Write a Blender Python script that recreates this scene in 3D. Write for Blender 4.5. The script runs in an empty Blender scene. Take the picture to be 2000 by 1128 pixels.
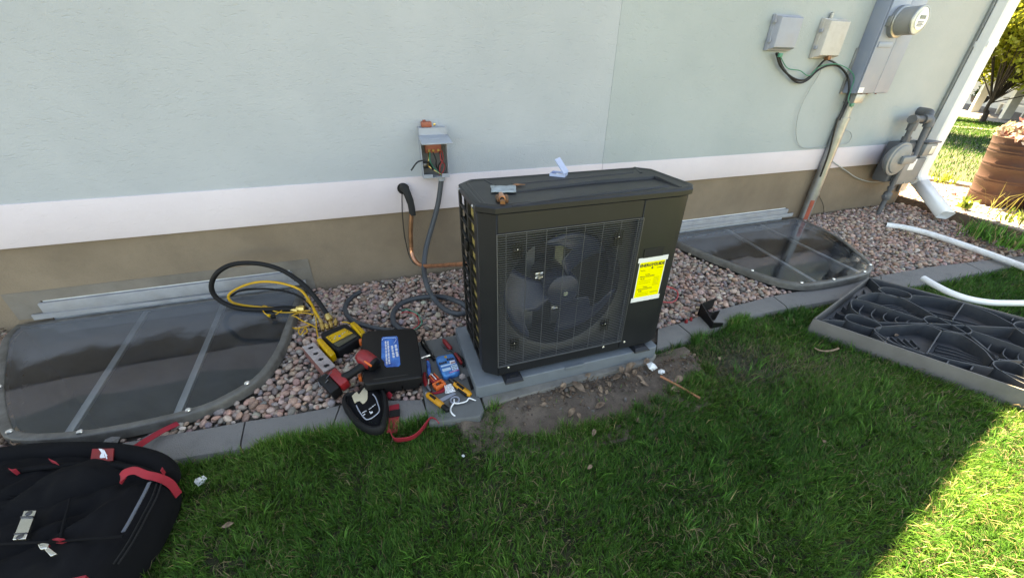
import bpy, bmesh, math, random
import numpy as np
from mathutils import Vector, Matrix, Euler

random.seed(7)
rng = np.random.default_rng(7)
R = math.radians
scene = bpy.context.scene
col = scene.collection

# ------------------------------------------------------------------ camera
F_PX, CX, CY, CAM_H = 755.8, 1000.0, 564.0, 1.25
PITCH, YAW, ROLL = R(29.955), R(18.72), R(0.6)
FW = Vector((math.sin(YAW) * math.cos(PITCH), math.cos(YAW) * math.cos(PITCH), -math.sin(PITCH)))
_rt = Vector((math.cos(YAW), -math.sin(YAW), 0))
_up = _rt.cross(FW)
RT = _rt * math.cos(ROLL) + _up * math.sin(ROLL)
UP = _up * math.cos(ROLL) - _rt * math.sin(ROLL)
CAM = Vector((0, 0, CAM_H))
cam_data = bpy.data.cameras.new('camera')
cam_data.sensor_fit = 'HORIZONTAL'
cam_data.sensor_width = 36
cam_data.lens = 36 * F_PX / 2000
cam_data.clip_start = 0.02
cam_data.clip_end = 600
cam = bpy.data.objects.new('camera', cam_data)
col.objects.link(cam)
cam.matrix_world = Matrix(((RT.x, UP.x, -FW.x, CAM.x), (RT.y, UP.y, -FW.y, CAM.y), (RT.z, UP.z, -FW.z, CAM.z), (0, 0, 0, 1)))
scene.camera = cam

# ------------------------------------------------------------------ sky, sun, exposure
SUN_EL = R(60)
SUN_AZ = math.atan2(0.235, 0.972)          # measured from +Y towards +X: behind the house, a little to the right
world = bpy.data.worlds.new('World')
scene.world = world
world.use_nodes = True
wn = world.node_tree
sky = wn.nodes.new('ShaderNodeTexSky')
sky.sky_type = 'NISHITA'
sky.sun_disc = False
sky.sun_elevation = SUN_EL
sky.sun_rotation = SUN_AZ
sky.air_density = 0.8
sky.dust_density = 0.5
sky.ozone_density = 0.4
bg = wn.nodes['Background']
bg.inputs['Strength'].default_value = 0.05
wn.links.new(sky.outputs['Color'], bg.inputs['Color'])
sun_data = bpy.data.lights.new('sun', 'SUN')
sun_data.energy = 5.0
sun_data.angle = R(0.53)
sun_data.color = (1.0, 0.90, 0.71)
sun = bpy.data.objects.new('sun', sun_data)
col.objects.link(sun)
sun_dir = Vector((math.sin(SUN_AZ) * math.cos(SUN_EL), math.cos(SUN_AZ) * math.cos(SUN_EL), math.sin(SUN_EL)))
sun.rotation_euler = sun_dir.to_track_quat('Z', 'Y').to_euler()
sun.location = (3, 6, 12)
vs = scene.view_settings
vs.view_transform = 'Standard'
vs.look = 'None'
vs.exposure = 3.95
vs.use_white_balance = True          # the photograph is balanced for the shade
vs.white_balance_temperature = 10000
vs.white_balance_tint = 8
vs.gamma = 1
vs.use_curve_mapping = False

# ------------------------------------------------------------------ helpers
def ray(x, y):
    return FW * F_PX + RT * (x - CX) - UP * (y - CY)
def G(x, y, z=0.0):            # point of the horizontal plane at height z
    r = ray(x, y); return CAM + r * ((z - CAM.z) / r.z)
def Wl(x, y, Y=2.42):          # point of the vertical plane parallel to the house wall
    r = ray(x, y); return CAM + r * ((Y - CAM.y) / r.y)
def proj(p):
    d = Vector(p) - CAM; z = d.dot(FW)
    return CX + F_PX * d.dot(RT) / z, CY - F_PX * d.dot(UP) / z
def lerp(a, b, t): return a + (b - a) * t
def catmull(pts, n=6):
    pts = [Vector(p) for p in pts]
    if len(pts) < 3: return pts
    out = []
    P = [pts[0] * 2 - pts[1]] + pts + [pts[-1] * 2 - pts[-2]]
    for i in range(1, len(P) - 2):
        for k in range(n):
            t = k / n
            a, b, c, d = P[i - 1], P[i], P[i + 1], P[i + 2]
            out.append(0.5 * ((2 * b) + (c - a) * t + (2 * a - 5 * b + 4 * c - d) * t * t + (3 * b - a - 3 * c + d) * t ** 3))
    out.append(pts[-1])
    return out

class MB:
    def __init__(s): s.v = []; s.f = []
    def add(s, v, f, M=None):
        n = len(s.v)
        s.v += [tuple(M @ Vector(p)) if M is not None else tuple(p) for p in v]
        s.f += [tuple(i + n for i in q) for q in f]
        return s
    def box(s, a, b, M=None):      # between two corners
        (x0, y0, z0), (x1, y1, z1) = a, b
        v = [(x0, y0, z0), (x1, y0, z0), (x1, y1, z0), (x0, y1, z0), (x0, y0, z1), (x1, y0, z1), (x1, y1, z1), (x0, y1, z1)]
        return s.add(v, [(0, 3, 2, 1), (4, 5, 6, 7), (0, 1, 5, 4), (1, 2, 6, 5), (2, 3, 7, 6), (3, 0, 4, 7)], M)
    def rbox(s, a, b, r, M=None, seg=2):   # rounded box
        bm = bmesh.new()
        bmesh.ops.create_cube(bm, size=1)
        c = [(a[i] + b[i]) / 2 for i in range(3)]; d = [abs(b[i] - a[i]) for i in range(3)]
        for q in bm.verts: q.co = Vector((q.co.x * d[0] + c[0], q.co.y * d[1] + c[1], q.co.z * d[2] + c[2]))
        bmesh.ops.bevel(bm, geom=bm.edges[:], offset=min(r, min(d) * .49), segments=seg, affect='EDGES', profile=.5)
        return s.bm(bm, M)
    def bm(s, bm, M=None):
        bm.verts.index_update()
        s.add([q.co for q in bm.verts], [[q.index for q in f.verts] for f in bm.faces], M)
        bm.free(); return s
    def loft(s, rings, caps=True, closed=True, M=None):
        n = len(rings[0]); v = [p for r in rings for p in r]; f = []
        for i in range(len(rings) - 1):
            for j in range(n if closed else n - 1):
                k = (j + 1) % n
                f.append((i * n + j, i * n + k, (i + 1) * n + k, (i + 1) * n + j))
        if caps:
            f.append(tuple(reversed(range(n)))); f.append(tuple(range((len(rings) - 1) * n, len(rings) * n)))
        return s.add(v, f, M)
    def prism(s, poly, z0, z1, r=0.0, M=None, seg=3):   # poly: list of (x, y); rounded top edge r
        c = Vector((sum(p[0] for p in poly) / len(poly), sum(p[1] for p in poly) / len(poly)))
        if sum(poly[i][0] * poly[(i + 1) % len(poly)][1] - poly[(i + 1) % len(poly)][0] * poly[i][1] for i in range(len(poly))) < 0:
            poly = list(reversed(poly))
        rings = [[(p[0], p[1], z0) for p in poly]]
        if r > 0:
            for k in range(seg + 1):
                a = k / seg * math.pi / 2
                rings.append(s.inset(poly, r * (1 - math.cos(a)), z1 - r + r * math.sin(a)))
        else: rings.append([(p[0], p[1], z1) for p in poly])
        return s.loft(rings, M=M)
    @staticmethod
    def inset(poly, d, z):
        n = len(poly); out = []
        for i in range(n):
            a, b, c = Vector(poly[i - 1][:2]), Vector(poly[i][:2]), Vector(poly[(i + 1) % n][:2])
            e1 = (b - a); e2 = (c - b)
            if e1.length < 1e-9 or e2.length < 1e-9: out.append((b.x, b.y, z)); continue
            e1.normalize(); e2.normalize()
            n1 = Vector((-e1.y, e1.x)); n2 = Vector((-e2.y, e2.x))
            m = n1 + n2
            if m.length < 1e-6: m = n1
            m.normalize(); q = b + m * (d / max(.45, m.dot(n1)))
            out.append((q.x, q.y, z))
        return out
    def tube(s, pts, r, n=8, caps=True, M=None):
        pts = [Vector(p) for p in pts]; m = len(pts); rs = r if isinstance(r, (list, tuple)) else [r] * m
        t0 = (pts[1] - pts[0]).normalized()
        u = t0.orthogonal().normalized(); rings = []; prev = t0
        for i, p in enumerate(pts):
            t = (pts[min(i + 1, m - 1)] - pts[max(i - 1, 0)])
            t = t.normalized() if t.length > 1e-9 else prev
            q = prev.rotation_difference(t); u = (q @ u); u = (u - t * u.dot(t)).normalized(); w = t.cross(u); prev = t
            rings.append([p + (u * math.cos(2 * math.pi * k / n) + w * math.sin(2 * math.pi * k / n)) * rs[i] for k in range(n)])
        return s.loft(rings, caps=caps, M=M)
    def lathe(s, prof, n=24, M=None, caps=True):
        rings = [[(r * math.cos(2 * math.pi * k / n), r * math.sin(2 * math.pi * k / n), z) for k in range(n)] for r, z in prof]
        return s.loft(rings, caps=caps, M=M)
    def ribbon(s, pts, w, t, up=(0, 0, 1), ups=None):   # strap: w along 'up' vectors, t thick
        pts = [Vector(p) for p in pts]; m = len(pts); rings = []
        for i, p in enumerate(pts):
            d = (pts[min(i + 1, m - 1)] - pts[max(i - 1, 0)]).normalized()
            uu = Vector(ups[i] if ups else up); uu = (uu - d * uu.dot(d)).normalized()
            nn = d.cross(uu)
            rings.append([p + uu * w / 2 + nn * t / 2, p - uu * w / 2 + nn * t / 2, p - uu * w / 2 - nn * t / 2, p + uu * w / 2 - nn * t / 2])
        return s.loft(rings)
    def mesh(s, name, smooth=35):
        me = bpy.data.meshes.new(name)
        me.from_pydata(s.v, [], s.f)
        me.validate()
        bm = bmesh.new(); bm.from_mesh(me)
        bmesh.ops.recalc_face_normals(bm, faces=bm.faces[:])
        bm.to_mesh(me); bm.free()
        if smooth:
            me.polygons.foreach_set('use_smooth', [True] * len(me.polygons))
            me.set_sharp_from_angle(angle=R(smooth))
        return me
    def build(s, name, mat, parent=None, smooth=35, local=False, label=None):
        me = s.mesh(name, smooth)
        return link(name, me, mat, parent, local, label)

def link(name, me, mat, parent=None, local=False, label=None):
    o = bpy.data.objects.new(name, me)
    col.objects.link(o)
    if mat is not None and not me.materials:
        me.materials.append(mat)
    if parent is not None:
        o.parent = parent
        if not local: o.matrix_parent_inverse = wmat(parent).inverted()
    if label: o['label'] = label
    return o
def wmat(o):
    m = Matrix.LocRotScale(o.location, o.rotation_euler, o.scale)
    if o.parent is not None: m = wmat(o.parent) @ o.matrix_parent_inverse @ m
    return m
def tag(o, label=None, cat=None, group=None, kind=None):
    if label: o['label'] = label
    if cat: o['category'] = cat
    if group: o['group'] = group
    if kind: o['kind'] = kind
    return o
def thing(name, label, cat, loc=(0, 0, 0), rz=0.0, group=None):
    o = bpy.data.objects.new(name, None)
    o.empty_display_size = .05
    o.location = loc; o.rotation_euler = (0, 0, rz)
    col.objects.link(o)
    return tag(o, label, cat, group)
def text_mesh(txt, size, ext=0.0004, align='CENTER', bold=0.0):
    c = bpy.data.curves.new('lettering', 'FONT')
    c.body = txt; c.size = size; c.extrude = ext; c.offset = bold
    c.align_x = align; c.align_y = 'CENTER'; c.resolution_u = 2
    o = bpy.data.objects.new('lettering', c)
    col.objects.link(o)
    dg = bpy.context.evaluated_depsgraph_get()
    me = bpy.data.meshes.new_from_object(o.evaluated_get(dg))
    bpy.data.objects.remove(o); bpy.data.curves.remove(c)
    me.name = 'lettering'
    me.materials.clear()
    return me
def frame(o, ex, ey, ez=None):   # local frame matrix from origin and axes
    ex = Vector(ex).normalized(); ey = Vector(ey); ey = (ey - ex * ey.dot(ex)).normalized(); ez = ex.cross(ey)
    return Matrix(((ex.x, ey.x, ez.x, o[0]), (ex.y, ey.y, ez.y, o[1]), (ex.z, ey.z, ez.z, o[2]), (0, 0, 0, 1)))
def put_text(txt, size, M, mat, parent, name='lettering', bold=0.0, align='CENTER'):
    me = text_mesh(txt, size, bold=bold, align=align)
    me.transform(M)
    return link(name, me, mat, parent)
def pxpoly(px, z): return [tuple(G(x, y, z))[:2] for x, y in px]

# ------------------------------------------------------------------ materials
def nodes(name):
    m = bpy.data.materials.new(name); m.use_nodes = True
    nt = m.node_tree
    return m, nt, nt.nodes['Principled BSDF']
def mat(name, c, rough=.5, metal=0.0, var=.12, scale=12.0, bump=0.0, bscale=80.0, bdist=.002, c2=None, stretch=None, spec=.5, dirt=None, coat=0.0):
    m, nt, p = nodes(name); L = nt.links.new; N = nt.nodes.new
    tc = N('ShaderNodeTexCoord'); src = tc.outputs['Object']
    if stretch:
        mp = N('ShaderNodeMapping'); mp.inputs['Scale'].default_value = stretch
        L(src, mp.inputs['Vector']); src = mp.outputs['Vector']
    n1 = N('ShaderNodeTexNoise'); n1.inputs['Scale'].default_value = scale; n1.inputs['Detail'].default_value = 5; n1.inputs['Roughness'].default_value = .6
    L(src, n1.inputs['Vector'])
    ramp = N('ShaderNodeValToRGB')
    ca = tuple(x * (1 - var) for x in c); cb = c2 if c2 else tuple(min(1, x * (1 + var)) for x in c)
    ramp.color_ramp.elements[0].position = .3; ramp.color_ramp.elements[1].position = .7
    ramp.color_ramp.elements[0].color = (*ca, 1); ramp.color_ramp.elements[1].color = (*cb, 1)
    L(n1.outputs['Fac'], ramp.inputs['Fac'])
    out = ramp.outputs['Color']
    if dirt:        # (colour, amount, scale): blotchy dirt on the surface
        dc, amt, ds = dirt
        n3 = N('ShaderNodeTexNoise'); n3.inputs['Scale'].default_value = ds; n3.inputs['Detail'].default_value = 8; n3.inputs['Roughness'].default_value = .7
        L(tc.outputs['Object'], n3.inputs['Vector'])
        mr = N('ShaderNodeMapRange'); mr.inputs['From Min'].default_value = .48; mr.inputs['From Max'].default_value = .72; mr.inputs['To Max'].default_value = amt
        L(n3.outputs['Fac'], mr.inputs['Value'])
        mx = N('ShaderNodeMix'); mx.data_type = 'RGBA'
        L(mr.outputs['Result'], mx.inputs['Factor']); L(out, mx.inputs['A']); mx.inputs['B'].default_value = (*dc, 1)
        out = mx.outputs['Result']
    L(out, p.inputs['Base Color'])
    rr = N('ShaderNodeMapRange'); rr.inputs['To Min'].default_value = max(.02, rough - .08); rr.inputs['To Max'].default_value = min(1, rough + .08)
    L(n1.outputs['Fac'], rr.inputs['Value']); L(rr.outputs['Result'], p.inputs['Roughness'])
    p.inputs['Metallic'].default_value = metal
    p.inputs['Specular IOR Level'].default_value = spec
    p.inputs['Coat Weight'].default_value = coat
    if bump:
        n2 = N('ShaderNodeTexNoise'); n2.inputs['Scale'].default_value = bscale; n2.inputs['Detail'].default_value = 4
        L(src, n2.inputs['Vector'])
        b = N('ShaderNodeBump'); b.inputs['Strength'].default_value = bump; b.inputs['Distance'].default_value = bdist
        L(n2.outputs['Fac'], b.inputs['Height']); L(b.outputs['Normal'], p.inputs['Normal'])
    return m
def stucco(name, ca, cb, pit=1.0):
    m, nt, p = nodes(name); L = nt.links.new; N = nt.nodes.new
    tc = N('ShaderNodeTexCoord')
    big = N('ShaderNodeTexNoise'); big.inputs['Scale'].default_value = 1.1; big.inputs['Detail'].default_value = 6; big.inputs['Roughness'].default_value = .65
    L(tc.outputs['Object'], big.inputs['Vector'])
    rp = N('ShaderNodeValToRGB'); rp.color_ramp.elements[0].position = .3; rp.color_ramp.elements[1].position = .72
    rp.color_ramp.elements[0].color = (*ca, 1); rp.color_ramp.elements[1].color = (*cb, 1)
    L(big.outputs['Fac'], rp.inputs['Fac'])
    # trowel drags: short pits whose direction drifts over the wall
    mp = N('ShaderNodeMapping'); mp.inputs['Scale'].default_value = (34, 34, 105); mp.inputs['Rotation'].default_value = (0, .25, 0)
    wob = N('ShaderNodeTexNoise'); wob.inputs['Scale'].default_value = 3; wob.inputs['Detail'].default_value = 2
    L(tc.outputs['Object'], wob.inputs['Vector'])
    ad = N('ShaderNodeMix'); ad.data_type = 'VECTOR'; ad.inputs['Factor'].default_value = .16
    L(tc.outputs['Object'], ad.inputs['A']); L(wob.outputs['Color'], ad.inputs['B'])
    L(ad.outputs['Result'], mp.inputs['Vector'])
    n = N('ShaderNodeTexNoise'); n.inputs['Scale'].default_value = 1; n.inputs['Detail'].default_value = 3; n.inputs['Roughness'].default_value = .55
    L(mp.outputs['Vector'], n.inputs['Vector'])
    pr = N('ShaderNodeMapRange'); pr.inputs['From Min'].default_value = .30; pr.inputs['From Max'].default_value = .42
    L(n.outputs['Fac'], pr.inputs['Value'])
    fine = N('ShaderNodeTexNoise'); fine.inputs['Scale'].default_value = 150; fine.inputs['Detail'].default_value = 3
    L(tc.outputs['Object'], fine.inputs['Vector'])
    b1 = N('ShaderNodeBump'); b1.inputs['Strength'].default_value = .34 * pit; b1.inputs['Distance'].default_value = .004
    L(pr.outputs['Result'], b1.inputs['Height'])
    b2 = N('ShaderNodeBump'); b2.inputs['Strength'].default_value = .6; b2.inputs['Distance'].default_value = .0022
    L(fine.outputs['Fac'], b2.inputs['Height']); L(b1.outputs['Normal'], b2.inputs['Normal'])
    mid = N('ShaderNodeTexNoise'); mid.inputs['Scale'].default_value = 14; mid.inputs['Detail'].default_value = 3
    L(tc.outputs['Object'], mid.inputs['Vector'])
    b3 = N('ShaderNodeBump'); b3.inputs['Strength'].default_value = .22; b3.inputs['Distance'].default_value = .01
    L(mid.outputs['Fac'], b3.inputs['Height']); L(b2.outputs['Normal'], b3.inputs['Normal'])
    L(b3.outputs['Normal'], p.inputs['Normal'])
    L(rp.outputs['Color'], p.inputs['Base Color'])
    p.inputs['Roughness'].default_value = .88; p.inputs['Specular IOR Level'].default_value = .25
    return m
def attr_mat(name, rough=.7, source='attr', bump=0, translucent=0.0, spec=.4, bs=90):
    m, nt, p = nodes(name); L = nt.links.new; N = nt.nodes.new
    if source == 'attr':
        a = N('ShaderNodeAttribute'); a.attribute_name = 'tint'; c = a.outputs['Color']
    else:
        a = N('ShaderNodeObjectInfo'); c = a.outputs['Color']
    if bump:
        tc = N('ShaderNodeTexCoord'); n = N('ShaderNodeTexNoise'); n.inputs['Scale'].default_value = bs; n.inputs['Detail'].default_value = 4
        L(tc.outputs['Object'], n.inputs['Vector'])
        mx = N('ShaderNodeMix'); mx.data_type = 'RGBA'; mx.blend_type = 'MULTIPLY'; mx.inputs['Factor'].default_value = .55
        mr = N('ShaderNodeMapRange'); mr.inputs['From Min'].default_value = .3; mr.inputs['From Max'].default_value = .7; mr.inputs['To Min'].default_value = .55; mr.inputs['To Max'].default_value = 1.25; mr.clamp = False
        L(n.outputs['Fac'], mr.inputs['Value']); L(c, mx.inputs['A']); L(mr.outputs['Result'], mx.inputs['B']); c = mx.outputs['Result']
        b = N('ShaderNodeBump'); b.inputs['Strength'].default_value = bump; b.inputs['Distance'].default_value = .002
        L(n.outputs['Fac'], b.inputs['Height']); L(b.outputs['Normal'], p.inputs['Normal'])
    L(c, p.inputs['Base Color'])
    p.inputs['Roughness'].default_value = rough; p.inputs['Specular IOR Level'].default_value = spec
    if translucent:
        t = N('ShaderNodeBsdfTranslucent'); L(c, t.inputs['Color'])
        s = N('ShaderNodeMixShader'); s.inputs['Fac'].default_value = translucent
        L(p.outputs['BSDF'], s.inputs[1]); L(t.outputs['BSDF'], s.inputs[2])
        L(s.outputs['Shader'], nt.nodes['Material Output'].inputs['Surface'])
    return m

MT = {}
def mk(k, *a, **kw): MT[k] = mat(k, *a, **kw); return MT[k]
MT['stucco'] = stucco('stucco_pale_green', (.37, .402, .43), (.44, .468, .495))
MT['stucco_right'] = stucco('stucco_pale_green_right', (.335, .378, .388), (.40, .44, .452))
MT['band'] = stucco('stucco_white_band', (.615, .55, .58), (.695, .625, .655), .8)
mk('foundation', (.215, .160, .112), .9, var=.2, scale=1.6, bump=.6, bscale=120, bdist=.004, c2=(.265, .205, .148), dirt=((.15, .115, .085), .55, 3.5))
mk('foundation_patch', (.185, .16, .135), .9, var=.25, scale=4, bump=.4, bscale=40, dirt=((.2, .19, .17), .5, 6))
mk('white_paint', (.66, .67, .69), .5, var=.06, dirt=((.4, .37, .33), .25, 7))
mk('white_plastic', (.78, .79, .80), .35, var=.03)
mk('pvc', (.80, .81, .82), .28, var=.03, dirt=((.35, .33, .30), .5, 16))
mk('old_white', (.27, .275, .29), .65, var=.15, dirt=((.28, .26, .24), .5, 9))
mk('roof', (.08, .075, .07), .9, var=.2, bump=.4)
mk('concrete', (.172, .163, .155), .92, var=.2, scale=9, bump=.9, bscale=240, bdist=.003, c2=(.225, .215, .205), dirt=((.10, .09, .082), .6, 9))
mk('old_concrete', (.17, .16, .145), .95, var=.2, scale=14, bump=.8, bscale=120, bdist=.004, dirt=((.13, .11, .09), .6, 8))
mk('slab', (.115, .12, .12), .9, var=.15, scale=9, bump=.4, bscale=150, dirt=((.12, .115, .105), .5, 7))
mk('soil', (.118, .088, .067), .96, var=.3, scale=26, bump=1.0, bscale=150, bdist=.006, dirt=((.15, .115, .09), .6, 9))
mk('lawn_soil', (.028, .03, .014), .97, var=.4, scale=18, bump=.8, bscale=90)
mk('far_lawn', (.085, .15, .028), .95, var=.35, scale=7, bump=1, bscale=60, bdist=.03)
mk('gravel_soil', (.11, .095, .082), .96, var=.3, scale=40, bump=1, bscale=120)
mk('pad_plastic', (.125, .145, .165), .5, var=.07, scale=30, bump=.25, bscale=500, bdist=.0005, dirt=((.15, .16, .17), .2, 8))
mk('charcoal', (.0100, .0115, .0150), .42, var=.08, scale=6, bump=.12, bscale=700, bdist=.0003, spec=.42, dirt=((.019, .020, .023), .35, 5))
mk('charcoal_dark', (.008, .0085, .0095), .45, var=.1)
mk('wire', (.085, .088, .092), .4, metal=.2, var=.05)
mk('void', (.006, .006, .007), .8, var=.1)
mk('coil', (.05, .048, .044), .5, metal=.6, var=.3, stretch=(1, 1, 300), scale=4)
mk('coil_gold', (.42, .32, .11), .45, metal=.15, var=.25, stretch=(1, 1, 60), scale=8)
mk('fan', (.014, .019, .042), .38, var=.12, scale=5, dirt=((.028, .032, .052), .4, 6))
mk('alu', (.55, .55, .55), .3, metal=.9, var=.1)
mk('screw', (.8, .8, .8), .25, metal=.8, var=.05)
mk('yellow_label', (.86, .78, .0), .5, var=.03)
mk('ink', (.02, .02, .02), .6, var=.05)
mk('ink_grey', (.16, .14, .03), .6, var=.05)
mk('white_ink', (.8, .8, .82), .5, var=.03)
mk('tape', (.72, .73, .74), .4, var=.05)
mk('grey_box', (.34, .37, .42), .5, metal=.15, var=.07, scale=5, dirt=((.28, .27, .26), .35, 9))
mk('panel_grey', (.245, .29, .385), .42, metal=.2, var=.06, scale=3, dirt=((.34, .33, .33), .3, 6))
mk('telecom_grey', (.29, .315, .38), .5, var=.06, dirt=((.33, .30, .27), .4, 7))
mk('galv', (.33, .34, .345), .38, metal=.75, var=.15, scale=14, dirt=((.25, .23, .2), .4, 9))
mk('rust_tape', (.34, .07, .04), .6, var=.3)
mk('meter_glass', (.72, .71, .60), .10, var=.06, coat=.6)
mk('meter_body', (.26, .26, .255), .45, var=.08)
mk('gas_grey', (.105, .112, .125), .55, metal=.15, var=.15, scale=14, dirt=((.12, .11, .1), .4, 10))
mk('gas_light', (.20, .215, .225), .5, metal=.2, var=.12)
mk('cable_black', (.007, .007, .008), .45, var=.1)
mk('conduit_dark', (.045, .052, .06), .5, var=.12, bump=.3, bscale=300)
mk('green_wire', (.03, .22, .14), .45, var=.1)
mk('grey_wire', (.33, .36, .36), .5, var=.1)
mk('red_wire', (.42, .05, .05), .45, var=.1)
mk('copper', (.75, .36, .22), .3, metal=.9, var=.15, scale=20, dirt=((.25, .11, .06), .6, 22))
mk('copper_burnt', (.22, .11, .06), .45, metal=.7, var=.4, scale=25)
mk('foam_black', (.014, .014, .014), .85, var=.2, bump=.5, bscale=120)
mk('rust_brown', (.30, .07, .04), .6, var=.25)
mk('terminal', (.34, .09, .05), .5, var=.2)
mk('black_plastic', (.005, .005, .0057), .45, var=.15, scale=9, spec=.28, bump=.15, bscale=400, bdist=.0004)
mk('black_rubber', (.006, .006, .007), .65, var=.15, bump=.3, bscale=300, bdist=.0006, spec=.3)
mk('yellow_plastic', (.60, .33, .0), .45, var=.1, dirt=((.22, .13, .02), .55, 34))
mk('yellow_hose', (.62, .33, .012), .42, var=.1)
mk('amber_plastic', (.62, .26, .01), .45, var=.1, dirt=((.2, .1, .02), .55, 40))
mk('screen', (.05, .047, .025), .15, var=.1)
mk('brass', (.62, .44, .16), .28, metal=.9, var=.15)
mk('brick_red', (.22, .085, .07), .92, var=.25, scale=20, bump=.7, bscale=120, bdist=.003)
mk('brick_top', (.33, .265, .25), .95, var=.2, scale=24, bump=.7, bscale=140, bdist=.003, c2=(.42, .36, .34))
mk('tool_red', (.26, .010, .014), .42, var=.15, scale=20, bump=.15, bscale=300, dirt=((.07, .02, .02), .6, 30))
mk('strap_red', (.30, .009, .022), .75, var=.12, scale=40, bump=.5, bscale=600, bdist=.0006)
mk('label_blue', (.006, .045, .30), .25, var=.25, scale=14, c2=(.02, .20, .60))
mk('wipes_blue', (.008, .08, .36), .3, var=.3, scale=30, c2=(.03, .26, .60))
mk('wipes_light', (.55, .72, .86), .3, var=.1)
mk('magenta', (.52, .05, .30), .35, var=.1)
mk('orange', (.75, .14, .03), .45, var=.1)
mk('cloth_black', (.0062, .0063, .0075), .9, var=.25, scale=8, bump=.45, bscale=420, bdist=.0008, spec=.12)
mk('cloth_grey', (.09, .10, .12), .8, var=.15, bump=.4, bscale=500)
mk('pad_beige', (.46, .40, .28), .7, var=.15)
mk('steel', (.62, .61, .58), .25, metal=1.0, var=.1)
mk('chrome_dark', (.10, .10, .11), .28, metal=.8, var=.2)
mk('leaf_dry', (.17, .105, .068), .8, var=.45, scale=40, c2=(.36, .25, .17))
mk('wood', (.13, .085, .058), .9, var=.3, scale=6, stretch=(1, 6, 10), bump=.7, bscale=30, bdist=.006)
mk('twig', (.30, .20, .13), .8, var=.2)
mk('terracotta', (.045, .016, .0105), .6, var=.18, scale=7, bump=.25, bscale=90, dirt=((.03, .012, .009), .4, 5))
mk('terracotta_light', (.10, .03, .012), .55, var=.12, scale=6)
mk('bark', (.055, .042, .034), .95, var=.35, scale=10, bump=1, bscale=30, bdist=.02, stretch=(1, 1, .3))
mk('old_pad', (.045, .051, .060), .62, var=.16, scale=14, bump=.25, bscale=180, dirt=((.12, .108, .098), .5, 9))
mk('old_pad_rim', (.14, .13, .122), .75, var=.16, scale=10, bump=.3, bscale=120, dirt=((.12, .108, .095), .4, 22))
mk('house_white', (.62, .60, .57), .8, var=.06)
mk('house_dark', (.05, .05, .055), .8, var=.2)
mk('far_deck', (.20, .19, .20), .9, var=.15)
mk('paving', (.25, .215, .185), .95, var=.15, scale=5, bump=.5, bscale=40)
mk('window_pane', (.03, .035, .04), .06, var=.1)
mk('clear_plastic', (.45, .52, .72), .2, var=.06)
MT['pebble'] = attr_mat('pebble_object', .78, 'obj', bump=.35, bs=3.0)
MT['pebbles'] = attr_mat('pebble_stuff', .78, 'attr', bump=.35, bs=110)
MT['grass'] = attr_mat('grass_blades', .42, 'attr', translucent=.42, spec=.2)
MT['leaves'] = attr_mat('tree_leaves', .5, 'attr', translucent=.4, spec=.3)
MT['succulent'] = attr_mat('succulent_leaves', .5, 'attr', translucent=.15)
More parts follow.
